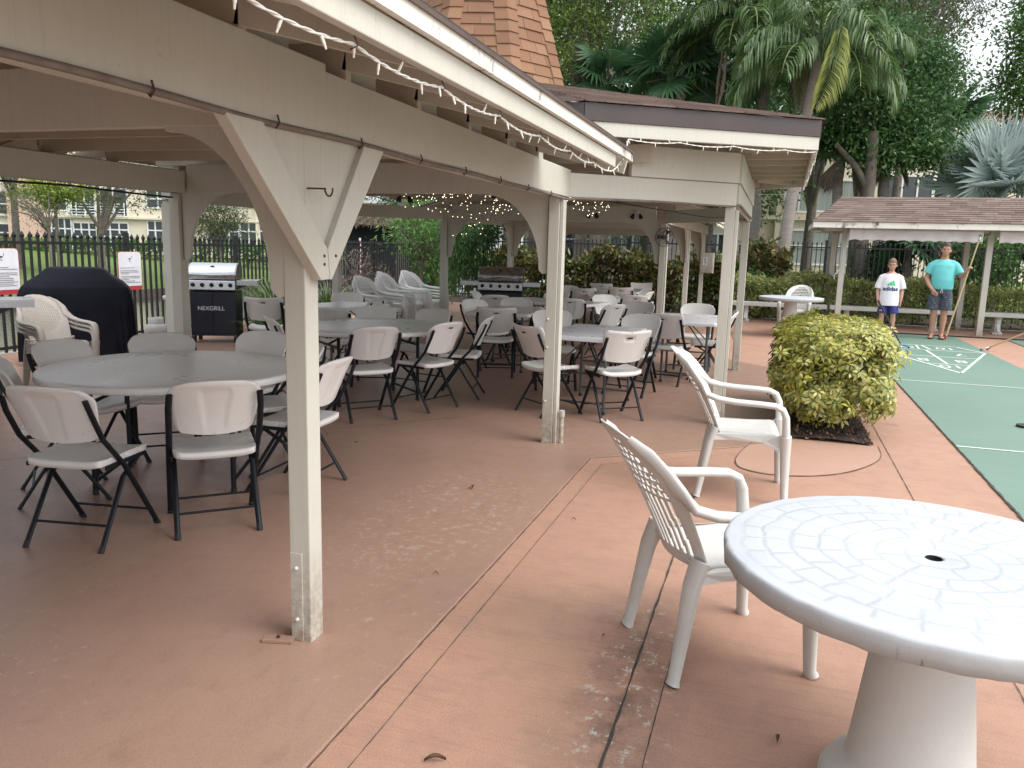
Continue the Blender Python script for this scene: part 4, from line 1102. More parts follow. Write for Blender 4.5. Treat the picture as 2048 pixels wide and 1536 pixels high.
# ------------------------------------------------------------------ signs on the fence
SIGNW = pm('sign_white', (.72, .73, .78), .4); SIGNR = pm('sign_red', (.45, .05, .06), .4); INK = pm('sign_ink', (.10, .10, .12), .6)
def sign(s, z0, z1, wd, label):
    t = thing('notice_board', label, 'sign', (-9.20, s, z0), R(90) + .0, 'grill notices on the canal fence')
    h = z1 - z0; mb = MB(); cr = .05; pr = []
    for cx, cz, a0 in ((wd / 2 - cr, h - cr, 0), (-wd / 2 + cr, h - cr, 90), (-wd / 2 + cr, cr, 180), (wd / 2 - cr, cr, 270)):
        for k in range(6): a = R(a0 + 18 * k); pr.append((cx + cr * math.cos(a), 0, cz + cr * math.sin(a)))
    mb.prism(pr, (0, .006, 0)); mb.build('border', SIGNR, t)
    mb = MB(); mb.prism([(x * .955, -.003, .035 + (z - .035) * .99 if z > .06 else .06) for x, y, z in pr if z > .02], (0, .003, 0)); mb.build('panel', SIGNW, t)
    mb = MB(); zz = h - .24
    while zz > .10:
        wl = random.choice([.84, .84, .8, .6, .72, .35]); mb.box((-wd * .42 + wl * wd / 2, -.0045, zz), (wl * wd, .002, .006)); zz -= .023 if random.random() < .8 else .04
    mb.build('lettering', INK, t)
    mb = MB(); cz = h - .12      # little kettle grill emblem
    k_ = .58
    mb.prism([(.045 * math.cos(a) - .0, -.0035, cz + .03 * math.sin(a)) for a in np.linspace(math.pi, 2 * math.pi, 10)], (0, -.002, 0))
    mb.prism([(x - .005, -.0035, z) for x, z in ((-.004, cz - .03), (.004, cz - .03), (.004, cz - .08), (-.004, cz - .08))], (0, -.002, 0))
    mb.prism([(x, -.0035, z) for x, z in ((-.04, cz - .08), (.04, cz - .08), (.04, cz - .086), (-.04, cz - .086))], (0, -.002, 0))
    mb.prism([(x, -.0035, z) for x, z in ((.05, cz + .01), (.056, cz + .01), (.075, cz + .06), (.06, cz + .06))], (0, -.002, 0))
    mb.v = [(x * k_, y, cz + (z - cz) * k_ + .02) for x, y, z in mb.v]
    mb.build('grill_emblem', DKSLOT, t)
sign(9.65, .75, 1.32, .46, 'white notice with red border on the fence, right above the covered grill')
sign(7.55, .78, 1.36, .50, 'white notice with red border on the fence, cut by the left picture edge')
# ------------------------------------------------------------------ grills
STL = pm('brushed_stainless', (.55, .56, .57), .28, (.50, .51, .52), 3, metal=1, stretch=(1, 30, 30))
NAVY = pm('dark_blue_enamel', (.014, .018, .03), .35, (.01, .013, .022), 5)
def grill(loc, rz, label, text=None, cap_=0, wd=1.0, lidmat=STL):
    t = thing('gas_grill', label, 'grill', loc, rz)     # local -y is the front
    hw = wd * .36
    mb = MB(); mb.box((0, 0, .44), (hw * 2, .48, .66)); cart = mb.build('cart', NAVY, t, bevel=.008)
    for sx in (-1, 1):
        mb = MB(); mb.box((sx * hw * .5, -.246, .45), (hw * .96, .012, .60)); mb.build('door', NAVY, t, bevel=.006)
    if text:
        vs, fs = textmesh(text, .085); mb = MB(); mb.add([(x - hw * .45 + .12, -.2545, y + .52) for x, y, z in vs], fs); mb.build('maker_lettering', SIGNW, t)
    mb = MB(); pr = [(-.29, .795), (-.31, .80), (-.30, .93), (-.25, .945), (.25, .945), (.25, .78), (-.25, .78)]
    mb.prism([(-wd * .62 if False else -hw - .0, y, z) for y, z in pr], (hw * 2, 0, 0)); pnl = mb.build('control_panel', STL, t, bevel=.004)
    for k in range(5):
        x = -hw * .8 + k * hw * .4; mb = MB(); mb.tube([(x, -.30, .872), (x, -.322, .870)], .030, 14); mb.tube([(x, -.322, .87), (x, -.342, .868)], .019, 12); mb.build('knob', BLACK, pnl)
    mb = MB(); n = 14; pr = [(-.25, .955), (-.26, 1.02)] + [(-.26 + .24 * (1 - math.cos(a)), 1.02 + .17 * math.sin(a)) for a in np.linspace(.15, math.pi / 2, n)] + [(.13, 1.18), (.24, 1.10), (.25, .955)]
    mb.prism([(-hw, y, z) for y, z in pr], (hw * 2, 0, 0)); lid = mb.build('lid', lidmat, t, bevel=.006)
    for sx in (-1, 1):
        mb = MB(); mb.prism([(sx * (hw + .002), y * .97, z * .985 + .012) for y, z in pr], (sx * .006, 0, 0)); mb.build('lid_end', BLACK if lidmat is not STL else STL, lid)
    mb = MB(); mb.tube([(-hw * .8, -.25, 1.02), (-hw * .8, -.30, 1.015), (hw * .8, -.30, 1.015), (hw * .8, -.25, 1.02)], .010, 8); mb.build('lid_handle', STEEL, lid)
    mb = MB(); mb.lathe([(0, 0), (.035, 0), (.03, .003), (0, .004)], 20, (0, 0, 0)); mb.v = [(x, -.205 - z * .9, 1.125 + y * .8) for x, y, z in mb.v]; mb.build('thermometer', BLACK, lid)
    for sx in (-1, 1):
        mb = MB(); mb.box((sx * (hw + .16), 0, .93), (.30, .44, .022)); sh_ = mb.build('side_shelf', STL, t, bevel=.004)
        mb = MB(); mb.prism([(sx * (hw + .005), -.2, .92), (sx * (hw + .26), -.2, .92), (sx * (hw + .005), -.2, .80)], (0, .012, 0)); mb.build('shelf_bracket', NAVY, sh_)
        mb = MB(); mb.box((sx * (hw + .16), -.226, .905), (.30, .012, .07)); mb.build('shelf_front', STL, sh_)
    for sx in (-1, 1):
        mb = MB(); x = sx * hw * .92; mb.tube([(x - .022, -.18, .075), (x + .022, -.18, .075)], .075, 20); wh = mb.build('wheel', BLACK, t, bevel=.006)
        mb = MB(); mb.tube([(x - .026, -.18, .075), (x + .026, -.18, .075)], .03, 14); mb.build('hub', LEGM, wh)
        mb = MB(); mb.box((sx * hw * .9, .18, .055), (.05, .05, .11)); mb.build('caster', BLACK, t)
    return t
grill((-8.02, 10.1, 0), R(26), 'stainless lidded gas grill on a dark blue cart, left of the strappy plants', 'NEXGRILL', wd=.92)
grill((-4.55, 13.25, 0), R(14), 'stainless gas grill standing far back beyond the rear posts', None, wd=1.05)
grill((-7.16, 5.31, 0), R(52), 'gas grill cut off by the left picture edge, with a steel side shelf', None, lidmat=BLACK)
# the covered grill: one draped black cover
def cover():
    t = thing('covered_grill', 'gas grill hidden under a black fitted cover near the left fence', 'grill', (-8.05, 7.58, 0), R(42))
    m, nt, b = newmat('black_cover_fabric'); c = coords(nt)
    o = mixc(nt, ramp(nt, noise(nt, c, 4, 5), .35, .7), (.007, .008, .013), (.012, .013, .02)); nt.links.new(o, b.inputs['Base Color']); b.inputs['Roughness'].default_value = .7; b.inputs['Specular IOR Level'].default_value = .12
    mb = MB(); nu, nv = 120, 40
    def ringpt(u, v):
        a = 2 * math.pi * u
        lv = [(.06, .72, .30), (.3, .72, .31), (.72, .71, .31), (.86, .69, .31), (.93, .66, .30), (1.0, .58, .26), (1.08, .44, .20), (1.145, .36, .145), (1.165, .30, .10), (1.17, 0.0, 0.0)]
        t_ = v * (len(lv) - 1); i = min(int(t_), len(lv) - 2); f = t_ - i
        z, hx, hy = [lv[i][k] * (1 - f) + lv[i + 1][k] * f for k in range(3)]
        hx *= .86; hy *= .94; e = .2; ca, sa = math.cos(a), math.sin(a)
        x = hx * math.copysign(abs(ca) ** e, ca); y = hy * math.copysign(abs(sa) ** e, sa)
        low = max(0, min(1, (1.0 - z) / .9)); w_ = .014 * low * math.sin(a * 17 + 2 * math.sin(3 * a)) + .010 * low * math.sin(a * 29 + z * 3)
        x += w_ * ca; y += w_ * sa
        return (x, y, z)
    mb.grid(ringpt, nu, nv); mb.build('fabric_cover', m, t, fix=True)
    for sx in (-1, 1):
        mb = MB(); mb.tube([(sx * .5 - .03, -.2, .045), (sx * .5 + .03, -.2, .045)], .045, 14); mb.build('caster', BLACK, t)
cover()
t = thing('propane_tank', 'small white propane tank standing behind the covered grill', 'gas tank', (-7.95, 8.75, 0))
mb = MB(); mb.lathe([(0, .03), (.12, .03), (.15, .07), (.153, .30), (.135, .37), (.07, .40), (0, .40)], 28); mb.build('tank_body', PVC, t)
mb = MB(); mb.lathe([(.10, .36), (.10, .47), (.09, .47), (.09, .36)], 20); mb.build('collar', PVC, t)
mb = MB(); mb.tube([(-7.99, 9.2, .0), (-7.99, 9.2, .70)], .04, 12); mb.lathe([(0, .74), (.17, .74), (.18, .72), (.17, .68), (0, .68)], 24, (-7.99, 9.2, 0)); o = mb.build('side_table', PVC); tag(o, 'small round white side table mostly hidden by the covered grill', 'side table')
# ------------------------------------------------------------------ things hanging in the pavilion
WIRE = pm('white_light_cord', (.70, .70, .66), .5); BULB = None
m, nt, b = newmat('warm_bulb'); b.inputs['Base Color'].default_value = (1, .9, .7, 1); b.inputs['Emission Color'].default_value = (1, .86, .6, 1); b.inputs['Emission Strength'].default_value = 4.0; BULB = m
BULBOFF = pm('clear_bulb', (.72, .70, .62), .25)
def twisted(pts, step=.02, r=.0042):
    P = []
    for a, b_ in zip(pts[:-1], pts[1:]):
        a = Vector(a); b_ = Vector(b_); n = max(2, int((b_ - a).length / step))
        sag = (b_ - a).length * .035
        for k in range(n): f = k / n; P.append(a.lerp(b_, f) - Vector((0, 0, sag * 4 * f * (1 - f))))
    P.append(Vector(pts[-1])); return P
def lightstring(pts, label, lit=False, every=.125, r=.0028):
    t = thing('light_string', label, 'string lights', pts[0]); o0 = Vector(pts[0])
    P = [p - o0 for p in twisted(pts)]
    mb = MB()
    for ph in (0, math.pi):
        Q = [p + Vector((math.cos(i * 1.1 + ph) * r * .8, math.sin(i * 1.7) * r * .5, math.sin(i * 1.1 + ph) * r * .8)) for i, p in enumerate(P)]
        mb.tube(Q, r, 5)
    mb.build('cord', WIRE, t); acc = 0; k = 0
    for a, b_ in zip(P[:-1], P[1:]):
        acc += (b_ - a).length
        if acc > every:
            acc = random.uniform(-.03, .03); k += 1
            if k > 98: break
            d = Vector((random.uniform(-.5, .5), random.uniform(-.5, .5), random.choice([-1, -1, -1, .7]))).normalized()
            mb = MB(); mb.tube([a, a + d * .020], .0042, 6); mb.tube([a + d * .020, a + d * .031], [.0034, .0026], 6); mb.build('bulb', BULB if lit else BULBOFF, t)
hooks = [(-.985, y, 2.012) for y in np.arange(.2, 4.8, .52)]
lightstring(hooks + [(-.96, 4.72, 2.0), (-.965, 5.02, 2.09)] + [(-1.3 + 1.52 * f, 5.95 + 1.04 * f - .01, 2.355) for f in (.12, .35, .6, .85, 1.0)], 'string of small white lights along the near eaves of the pavilion')
mb = MB()
for q in hooks: mb.tube([(q[0] + .0, q[1], q[2] + .02), (q[0] + .012, q[1], q[2] - .004), (q[0] - .01, q[1], q[2] - .012)], .002, 5)
mb.v = [(x - AX, y - 9.1, z) for x, y, z in mb.v]; mb.build('cup_hooks', pm('rusty_iron', (.07, .03, .02), .7), PAV)
lightstring([(.23, 7.05 + .6 * k, 2.355) for k in range(7)] + [(.1, 10.75, 2.30), (-.3, 10.7, 2.28)], 'string of small white lights under the right hand eave of the raised roof', every=.07)
lightstring([(-.97, 13.4 + .55 * k, 2.0) for k in range(11)], 'string of small white lights on the eave of the far wing', every=.055, r=.007)
# icicle curtains of tiny lights under the middle bay
def icicles(name, c, label, n, wd, hmax):
    t = thing('icicle_lights', label, 'string lights', c, R(12))
    P = []; mb = MB(); mbw = MB()
    top = [( -wd / 2 + wd * k / 24, .04 * math.sin(k), .02 * math.sin(k * 1.7)) for k in range(25)]; mbw.tube(top, .003, 4)
    mbw.build('cord', WIRE, t)
    for k in range(n):
        x = random.uniform(-wd / 2, wd / 2); h = hmax * random.random() ** (1.6) * (1.0 if abs(x) < wd * .15 else .45)
        mb.ball((x + random.uniform(-.03, .03), random.uniform(-.1, .1), -h), .0036, 6, 4)
    o = mb.build('tiny_bulbs', BULB, t); o['kind'] = 'stuff'
icicles('a', (-3.75, 9.6, 2.20), 'left curtain of tiny warm icicle lights hanging in the middle bay', 150, 1.7, .55)
icicles('b', (-2.75, 9.9, 2.20), 'right curtain of tiny warm icicle lights hanging in the middle bay', 150, 1.4, .55)
# spot lamps
def spots(loc, rz, label):
    t = thing('spot_lamp', label, 'lamp', loc, rz, 'twin spot lamps under the pavilion roof'); t.scale = (.7, .7, .7)
    mb = MB(); mb.lathe([(0, 0), (.055, 0), (.055, -.03), (.0, -.03)], 16); mb.build('base', PVC, t)
    for sx in (-1, 1):
        mb = MB(); mb.tube([(sx * .03, 0, -.02), (sx * .07, 0, -.08)], .009, 6); a = mb.build('arm', PVC, t)
        mb = MB(); mb.tube([(sx * .065, .0, -.07), (sx * .085, -.02, -.12), (sx * .10, -.035, -.155)], [.02, .04, .043], 14); mb.build('lamp_head', BLACK, a)
spots((-4.02, 8.3, 2.12), .3, 'twin black spot lamp above the aisle, left of the light curtains')
spots((-2.05, 12.12, 2.12), .1, 'twin black spot lamp on the far cross beam, right of the second post')
spots((-2.72, 12.12, 2.12), .1, 'twin black spot lamp on the far cross beam, left of the second post')
spots((-3.1, 8.9, 2.2), .1, 'twin black spot lamp among the tiny icicle lights')
t = thing('floodlight', 'single black floodlight under the arch above the stainless grill', 'lamp', (-4.25, 6.0, 1.93), R(30))
mb = MB(); mb.box((0, 0, -.05), (.10, .06, .075), Matrix.Rotation(.5, 3, 'Y')); mb.build('lamp_head', BLACK, t, bevel=.006)
mb = MB(); mb.tube([(0, .02, .02), (0, .01, -.02)], .01, 6); mb.build('arm', BLACK, t)
# fan on the rear right post
t = thing('wall_fan', 'black caged fan fixed to the far right corner post', 'fan', (-1.60, 11.98, 1.74), R(205)); t.scale = (.68, .68, .68)
mb = MB()
for k in range(22):
    a = 2 * math.pi * k / 22; mb.tube([(.03 * math.cos(a), .0, .03 * math.sin(a)), (.12 * math.cos(a), .05, .12 * math.sin(a)), (.2 * math.cos(a), .02, .2 * math.sin(a))], .0022, 4)
for rr_, yy in ((.2, .02), (.12, .05), (.2, -.03)): mb.tube([(rr_ * math.cos(a), yy, rr_ * math.sin(a)) for a in np.linspace(0, 2 * math.pi, 33)], .004, 5)
mb.build('cage', BLACK, t)
mb = MB()
for k in range(3):
    a = 2 * math.pi * k / 3
    mb.add([(.03 * math.cos(a), 0, .03 * math.sin(a)), (.17 * math.cos(a - .3), -.015, .17 * math.sin(a - .3)), (.18 * math.cos(a + .35), .015, .18 * math.sin(a + .35))], [(0, 1, 2)])
mb.build('blades', BLACK, t, solid=.004)
mb = MB(); mb.tube([(0, .03, 0), (0, -.12, 0)], .05, 12); mb.build('motor', BLACK, t); mb = MB(); mb.tube([(0, -.1, 0), (-.05, -.16, .12), (-.12, -.1, .22)], .014, 6); mb.build('arm', STEEL, t)
# small cabinet on the far post
t = thing('post_cabinet', 'small cream metal cabinet with a dark emblem on the far wing post', 'cabinet', (-1.54, 18.86, 1.05), R(-5))
mb = MB(); mb.box((0.02, -.02, .24), (.30, .14, .46)); mb.build('box', PAINT, t, bevel=.01); mb = MB(); mb.box((0.02, -.095, .24), (.27, .012, .43)); dr = mb.build('door', PAINT, t, bevel=.004)
mb = MB(); mb.box((-.01, -.1022, .28), (.10, .002, .19)); mb.build('emblem_plate', SIGNW, dr)
mb = MB()
for x, z, a, b_ in ((-.01, .35, .03, .02), (-.01, .31, .05, .02), (-.015, .275, .025, .03), (.005, .245, .04, .02), (-.01, .215, .05, .012)): mb.prism([(x + a * .5 * math.cos(q), -.104, z + b_ * .5 * math.sin(q)) for q in np.linspace(0, 2 * math.pi, 9)[:-1]], (0, -.001, 0))
mb.build('emblem', DKSLOT, dr)
# conduit and cable under the beams
CAB = pm('old_grey_conduit', (.20, .165, .14), .7, (.13, .10, .085), 12)
P = [(-1.578, y, 1.925 + .004 * math.sin(y * 5)) for y in np.arange(-2, 6.2, .12)] + [(-1.53, 6.24, 1.935), (-1.0, 6.72, 1.945), (-.42, 7.22, 1.94), (-.34, 7.3, 1.95), (-.34, 8.6, 1.95), (-.34, 10.6, 1.96)]
mb = MB(); mb.tube(P, .011, 7); tag(mb.build('conduit', CAB), 'grey conduit strapped under the lower edge of the near beam', 'conduit')
mb = MB()
for y in np.arange(-1, 6.1, .55): mb.tube([(-1.566, y, 1.95), (-1.558, y, 1.925), (-1.575, y + .004, 1.91), (-1.59, y, 1.93)], .0035, 5)
mb.v = [(x - AX, y - 9.1, z) for x, y, z in mb.v]; mb.build('conduit_clips', pm('rusty_iron', (.07, .03, .02), .7), PAV)
P = [(-1.35, 6.45, 1.93), (-1.0, 7.4, 1.905), (-.75, 8.6, 1.90), (-.55, 9.8, 1.94), (-.40, 10.8, 1.96)]
mb = MB(); mb.tube(P, .006, 6); tag(mb.build('hanging_cable', BLACK), 'thin black cable sagging across the corner bay', 'cable')
P = [(-5.16, y, 1.92 - .02 * abs(math.sin(y * 1.3))) for y in np.arange(2.5, 6.0, .15)]
mb = MB(); mb.tube(P, .009, 6); tag(mb.build('hanging_cable', BLACK), 'black cable along the left beam, above the canal fence', 'cable')
P = [(-6.3, 7.3, 1.93), (-6.32, 7.32, 1.4), (-6.28, 7.36, .8), (-6.3, 7.34, .35)]
mb = MB(); mb.tube(P, .008, 6); mb.tube([(-6.28, 7.36, .62), (-6.3, 7.34, .34)], .02, 8); tag(mb.build('hanging_chain', BLACK), 'black hanging cord with a weight, left of the left rear posts', 'cord')
# ------------------------------------------------------------------ cues and disc
RED = pm('red_paint', (.35, .03, .03), .4); BLUE = pm('blue_plastic', (.03, .19, .55), .35); WOOD = pm('pale_cue_wood', (.52, .40, .22), .45, (.45, .33, .17), 20)
def cue(tip, butt, shaftmat, headmat, label, tipmat=None):
    """tip: where the fork head is"""
    t = thing('shuffleboard_cue', label, 'cue', tip); tip = Vector(tip); d = Vector(butt) - tip; L = d.length; dn = d.normalized()
    mb = MB(); mb.tube([dn * .06, d * .5, d], [.012, .014, .016], 8); mb.build('shaft', shaftmat, t)
    s = dn.cross(Vector((0, 0, 1))); s = s.normalized() if s.length > .1 else Vector((1, 0, 0)); s2 = dn.cross(s).normalized()
    P = [s * (-.105) - dn * .015, s * -.10 + dn * .02, s * -.055 + dn * .062, dn * .075, s * .055 + dn * .062, s * .10 + dn * .02, s * .105 - dn * .015]
    mb = MB(); mb.tube(P, [(.009, .013)] * 7, 7); h = mb.build('fork_head', headmat, t)
    for sg in (-1, 1):
        mb = MB(); mb.ball(s * (sg * .105) - dn * .02, .017, 8, 6); mb.build('runner', BLACK, h)
    if tipmat: mb = MB(); mb.tube([d * .965, d * 1.0], .019, 8); mb.build('butt_sleeve', tipmat, t)
    return t
cue((2.14, 14.98, .03), (1.925, 17.05, .70), BLACK, BLUE, 'black shuffleboard cue with a blue head held by the boy')
cue((3.50, 16.80, 1.95), (3.14, 16.90, .02), WOOD, STEEL, 'wooden shuffleboard cue held upright by the man, fork head up', RED)
cue((3.50, 15.42, .03), (4.75, 14.4, .95), WOOD, STEEL, 'wooden shuffleboard cue slanting in from the right edge of the picture')
mb = MB(); mb.lathe([(0, 0), (.072, 0), (.076, .006), (.076, .018), (.070, .023), (.05, .019), (0, .019)], 32); o = mb.build('shuffleboard_disc', BLACK, loc=(2.33, 8.45, .006)); tag(o, 'black shuffleboard disc lying on the green court at the right edge', 'disc')
# ------------------------------------------------------------------ fallen leaves
LEAF = pm('dry_leaf', (.10, .045, .02), .7, (.055, .025, .014), 30)
for i, (x, y, big, desc) in enumerate([(-.87, 2.02, .07, 'between the two dark joints near the bottom edge'), (-1.75, 4.62, .07, 'on the pavilion floor among the flaking paint'), (.12, 2.5, .05, 'under the mosaic table beside the armchair leg'), (-1.42, 3.28, .03, 'to the right of the front post'), (-.55, 2.98, .025, 'in the middle of the walk left of the armchair'), (-1.0, 4.3, .03, 'on the slab edge halfway to the second post'), (-3.0, 5.35, .04, 'in front of the second round table'), (-3.35, 5.5, .04, 'left of the other leaf by the second round table')]):
    a = random.uniform(0, 6.28); mb = MB()
    big *= .48
    mb.grid(lambda u, v: ((u - .5) * big * 2, (v - .5) * big * .55 * math.sin(math.pi * min(.98, max(.02, u))), .02 * big / .07 * (abs(v - .5) * 2) ** 1.5 + .012 * math.sin(u * 3.1)), 8, 4)
    o = mb.build('fallen_leaf', LEAF, loc=(x, y, .012 if x < -1.22 else .004)); o.rotation_euler = (0, 0, a); tag(o, 'curled dry brown leaf ' + desc, 'leaf', 'dry leaves fallen on the ground')
# ------------------------------------------------------------------ vegetation
BARK = pm('grey_bark', (.17, .145, .12), .9, (.10, .085, .07), 6, (.24, .22, .19), 14, .6, .75, .8, 35, dist=.02)
PALMB = pm('palm_bark', (.33, .30, .27), .9, (.24, .215, .19), 5, (.13, .115, .10), 9, .6, .75, .8, 40, stretch=(.6, .6, 5), dist=.015)
OAKL = leafm('oak_leaves', [(.07, .14, .025), (.13, .22, .04), (.21, .30, .06), (.05, .10, .02), (.27, .34, .085), (.10, .18, .035)], .4, .45, .3, .35)
DARKL = leafm('dark_leaves', [(.042, .11, .034), (.075, .16, .046), (.055, .13, .04), (.115, .21, .06), (.034, .082, .027)], .3, .45, .3, .35)
FICL = leafm('glossy_leaves', [(.045, .125, .033), (.088, .195, .05), (.145, .27, .068), (.058, .14, .038), (.21, .32, .085)], .35, .4, .35, .4)
OLIVE = leafm('olive_leaves', [(.09, .12, .05), (.13, .16, .07), (.06, .085, .035), (.17, .19, .09)], .35, .5, .4, .4)
LIME = leafm('lime_leaves', [(.20, .27, .03), (.30, .36, .04), (.13, .20, .03), (.09, .14, .03)], .45, .5, .4, .4)
VARI = leafm('variegated_leaves', [(.64, .57, .12), (.05, .12, .025), (.70, .62, .22), (.11, .20, .035), (.58, .53, .09), (.035, .085, .02), (.72, .66, .30), (.26, .33, .05)], .3, .35, .5, 3.5)
VARH = leafm('variegated_hedge_leaves', [(.56, .54, .22), (.10, .18, .05), (.64, .60, .30), (.20, .28, .07), (.50, .50, .17), (.09, .16, .04)], .3, .45, .4, .8)
CROT = leafm('croton_leaves', [(.05, .10, .025), (.09, .15, .035), (.30, .30, .07), (.04, .08, .02), (.14, .06, .03), (.10, .17, .03), (.34, .26, .13), (.035, .07, .02), (.06, .12, .03)], .25, .35, .5, .8)
PALML = leafm('palm_leaflets', [(.045, .10, .03), (.09, .17, .05), (.14, .23, .075), (.06, .12, .038), (.20, .28, .10)], .35, .35, .55, .5)
YELP = leafm('yellowing_palm_leaflets', [(.30, .34, .06), (.22, .30, .06), (.38, .38, .09), (.13, .22, .05)], .4, .4, .5, .5)
FANL = leafm('fan_palm_leaves', [(.03, .085, .035), (.055, .125, .052), (.04, .10, .045), (.10, .18, .08)], .3, .35, .5, .5)
SILV = leafm('silver_palm_leaves', [(.40, .49, .47), (.48, .57, .55), (.34, .43, .41), (.56, .63, .61)], .25, .5, .3, .4)
DEADL = leafm('dry_fronds', [(.24, .19, .14), (.16, .12, .085), (.32, .27, .21), (.20, .15, .11)], .15, .8, .1, .5)
STRAP = leafm('strap_leaves', [(.07, .13, .03), (.12, .19, .05), (.17, .24, .08), (.05, .09, .025), (.27, .30, .15)], .3, .4, .5, 1.0)

def crown(blobs, ncl, per, L, Wd, rc, droop=.25, up=.6, shell=.75):
    vols = np.array([b[3] * b[4] * b[5] for b in blobs]) ** .8; pk = rng.choice(len(blobs), ncl, p=vols / vols.sum())
    B = np.array(blobs)[pk]; d = unit(rng.normal(size=(ncl, 3)))
    r = np.where(rng.random(ncl) < shell, .68 + .34 * rng.random(ncl), rng.random(ncl) ** .5 * .7)[:, None]
    Cc = B[:, :3] + d * B[:, 3:] * r
    n = ncl * per; ci = np.repeat(np.arange(ncl), per)
    sz = rng.uniform(.55, 1.3, ncl)[ci][:, None]
    P = Cc[ci] + rng.normal(size=(n, 3)) * rc * sz * np.array([1, 1, .62])
    V, F = leaves(P, np.full(n, L), np.full(n, Wd), droop, up, d[ci], .6)
    return V, F, Cc
def limbs(mb, base, fork, targets, r0, r1=.012):
    base = Vector(base); fork = Vector(fork)
    mb.tube([base, base.lerp(fork, .3) + Vector((random.uniform(-.05, .05), 0, 0)), base.lerp(fork, .7) + Vector((random.uniform(-.08, .08), .03, 0)), fork], [r0 * 1.25, r0, r0 * .9, r0 * .8], 10)
    for q in targets:
        q = Vector(q); m1 = fork.lerp(q, .4) + Vector((random.uniform(-.2, .2), random.uniform(-.2, .2), .25)) * (q - fork).length * .18
        s = fork + (base - fork) * random.uniform(0, .25)
        mb.tube([s, m1, m1.lerp(q, .55) + Vector((0, 0, .04)), q], [r0 * .5, r0 * .33, r0 * .16, r1], 6)
def tree(label, base, fork, blobs, ncl, per, L, Wd, rc, mat, r0, name='leafy_tree', group=None, droop=.25, nl=14, cat_='tree', up=.6, bark=BARK, shell=.75):
    t = thing(name, label, cat_, base, 0, group); b0 = np.array(base)
    V, F, Cc = crown(blobs, ncl, per, L, Wd, rc, droop, up, shell); npmesh('crown', V - b0, F, mat, t)
    mb = MB(); idx = rng.choice(len(Cc), min(nl, len(Cc)), replace=False)
    limbs(mb, (0, 0, 0), Vector(fork) - Vector(base), [Cc[i] - b0 for i in idx], r0); mb.build('trunk', bark, t); return t
def at(px_, d): return W2((px_ - 1024) / 1592 * d, d)
def zz(px_, y, d): return 1.554 + (495 + .027 * (px_ - 700) - y) * d / 1592
def blob(px_, y, d, rx, rz, ry=None):
    x, s = at(px_, d); return (x, s, zz(px_, y, d), rx, ry or rx, rz)

# the variegated bush in the bed
def schefflera():
    t = thing('variegated_bush', 'clipped yellow and green variegated bush in the dark mulch bed', 'bush', (.55, 8.0, 0))
    n = 2700; P = []; O = []
    while len(P) < n:
        fa = rng.choice(5, p=[.26, .26, .12, .12, .24]); q = rng.uniform(-1, 1, 3)
        if fa < 2: q[0] = 1 if fa else -1
        elif fa < 4: q[1] = 1 if fa == 3 else -1
        else: q[2] = 1
        e = q / max(1.0, float((np.abs(q) ** 4.6).sum() ** (1 / 4.6)))
        r = 1.0 if rng.random() < .72 else rng.uniform(.55, .95)
        p = e * np.array([.47, .95, .435]) * r * (rng.uniform(.84, 1.05) if rng.random() < .96 else rng.uniform(1.05, 1.16))
        z = p[2] + .535
        if z < .12: continue
        if z < .25: p[0] *= .86; p[1] *= .92
        bulge = 1 + .07 * math.sin(p[0] * 11 + 1 + p[2] * 5) * math.sin(p[1] * 8 + p[2] * 7) + .04 * math.sin(p[0] * 23) * math.sin(p[1] * 19 + 2)
        P.append((p[0] * bulge, p[1] * bulge, z * (.97 + .05 * bulge - .05))); O.append(e)
    P = np.array(P); O = np.array(O); V = []; F = []; k0 = 0
    for p, o in zip(P, O):
        ax = o * .8 + np.array([0, 0, .55]) + rng.normal(size=3) * .25; ax /= np.linalg.norm(ax)
        a = np.cross(ax, [0, 0, 1.0]); a = a / (np.linalg.norm(a) + 1e-6); b_ = np.cross(ax, a)
        m_ = rng.integers(6, 9); ph = rng.random() * 6.28; L = rng.uniform(.044, .074)
        for k in range(m_):
            th = ph + 2 * math.pi * k / m_ + rng.normal() * .12; d = (a * math.cos(th) + b_ * math.sin(th)) * .95 + ax * rng.uniform(-.25, .45); d /= np.linalg.norm(d)
            s = np.cross(d, ax); s /= np.linalg.norm(s); w_ = L * .21; q0 = p + d * .012
            V += [q0, q0 + d * L * .5 + s * w_ + ax * .004, q0 + d * L - ax * .012, q0 + d * L * .5 - s * w_ + ax * .004]; F.append((k0, k0 + 1, k0 + 2, k0 + 3)); k0 += 4
    npmesh('foliage', np.array(V), np.array(F), VARI, t)
    mb = MB()
    for k in range(46):
        a = random.uniform(0, 6.28); r = random.uniform(.05, .9); q = Vector((.46 * math.cos(a) * r, .88 * math.sin(a) * r, random.uniform(.35, .85)))
        s = Vector((q.x * .45 + random.uniform(-.05, .05), q.y * .6, .02)); mb.tube([s, s.lerp(q, .5) + Vector((random.uniform(-.06, .06), random.uniform(-.06, .06), .03)), q], [.011, .008, .004], 5)
    mb.build('stems', BARK, t)
schefflera()
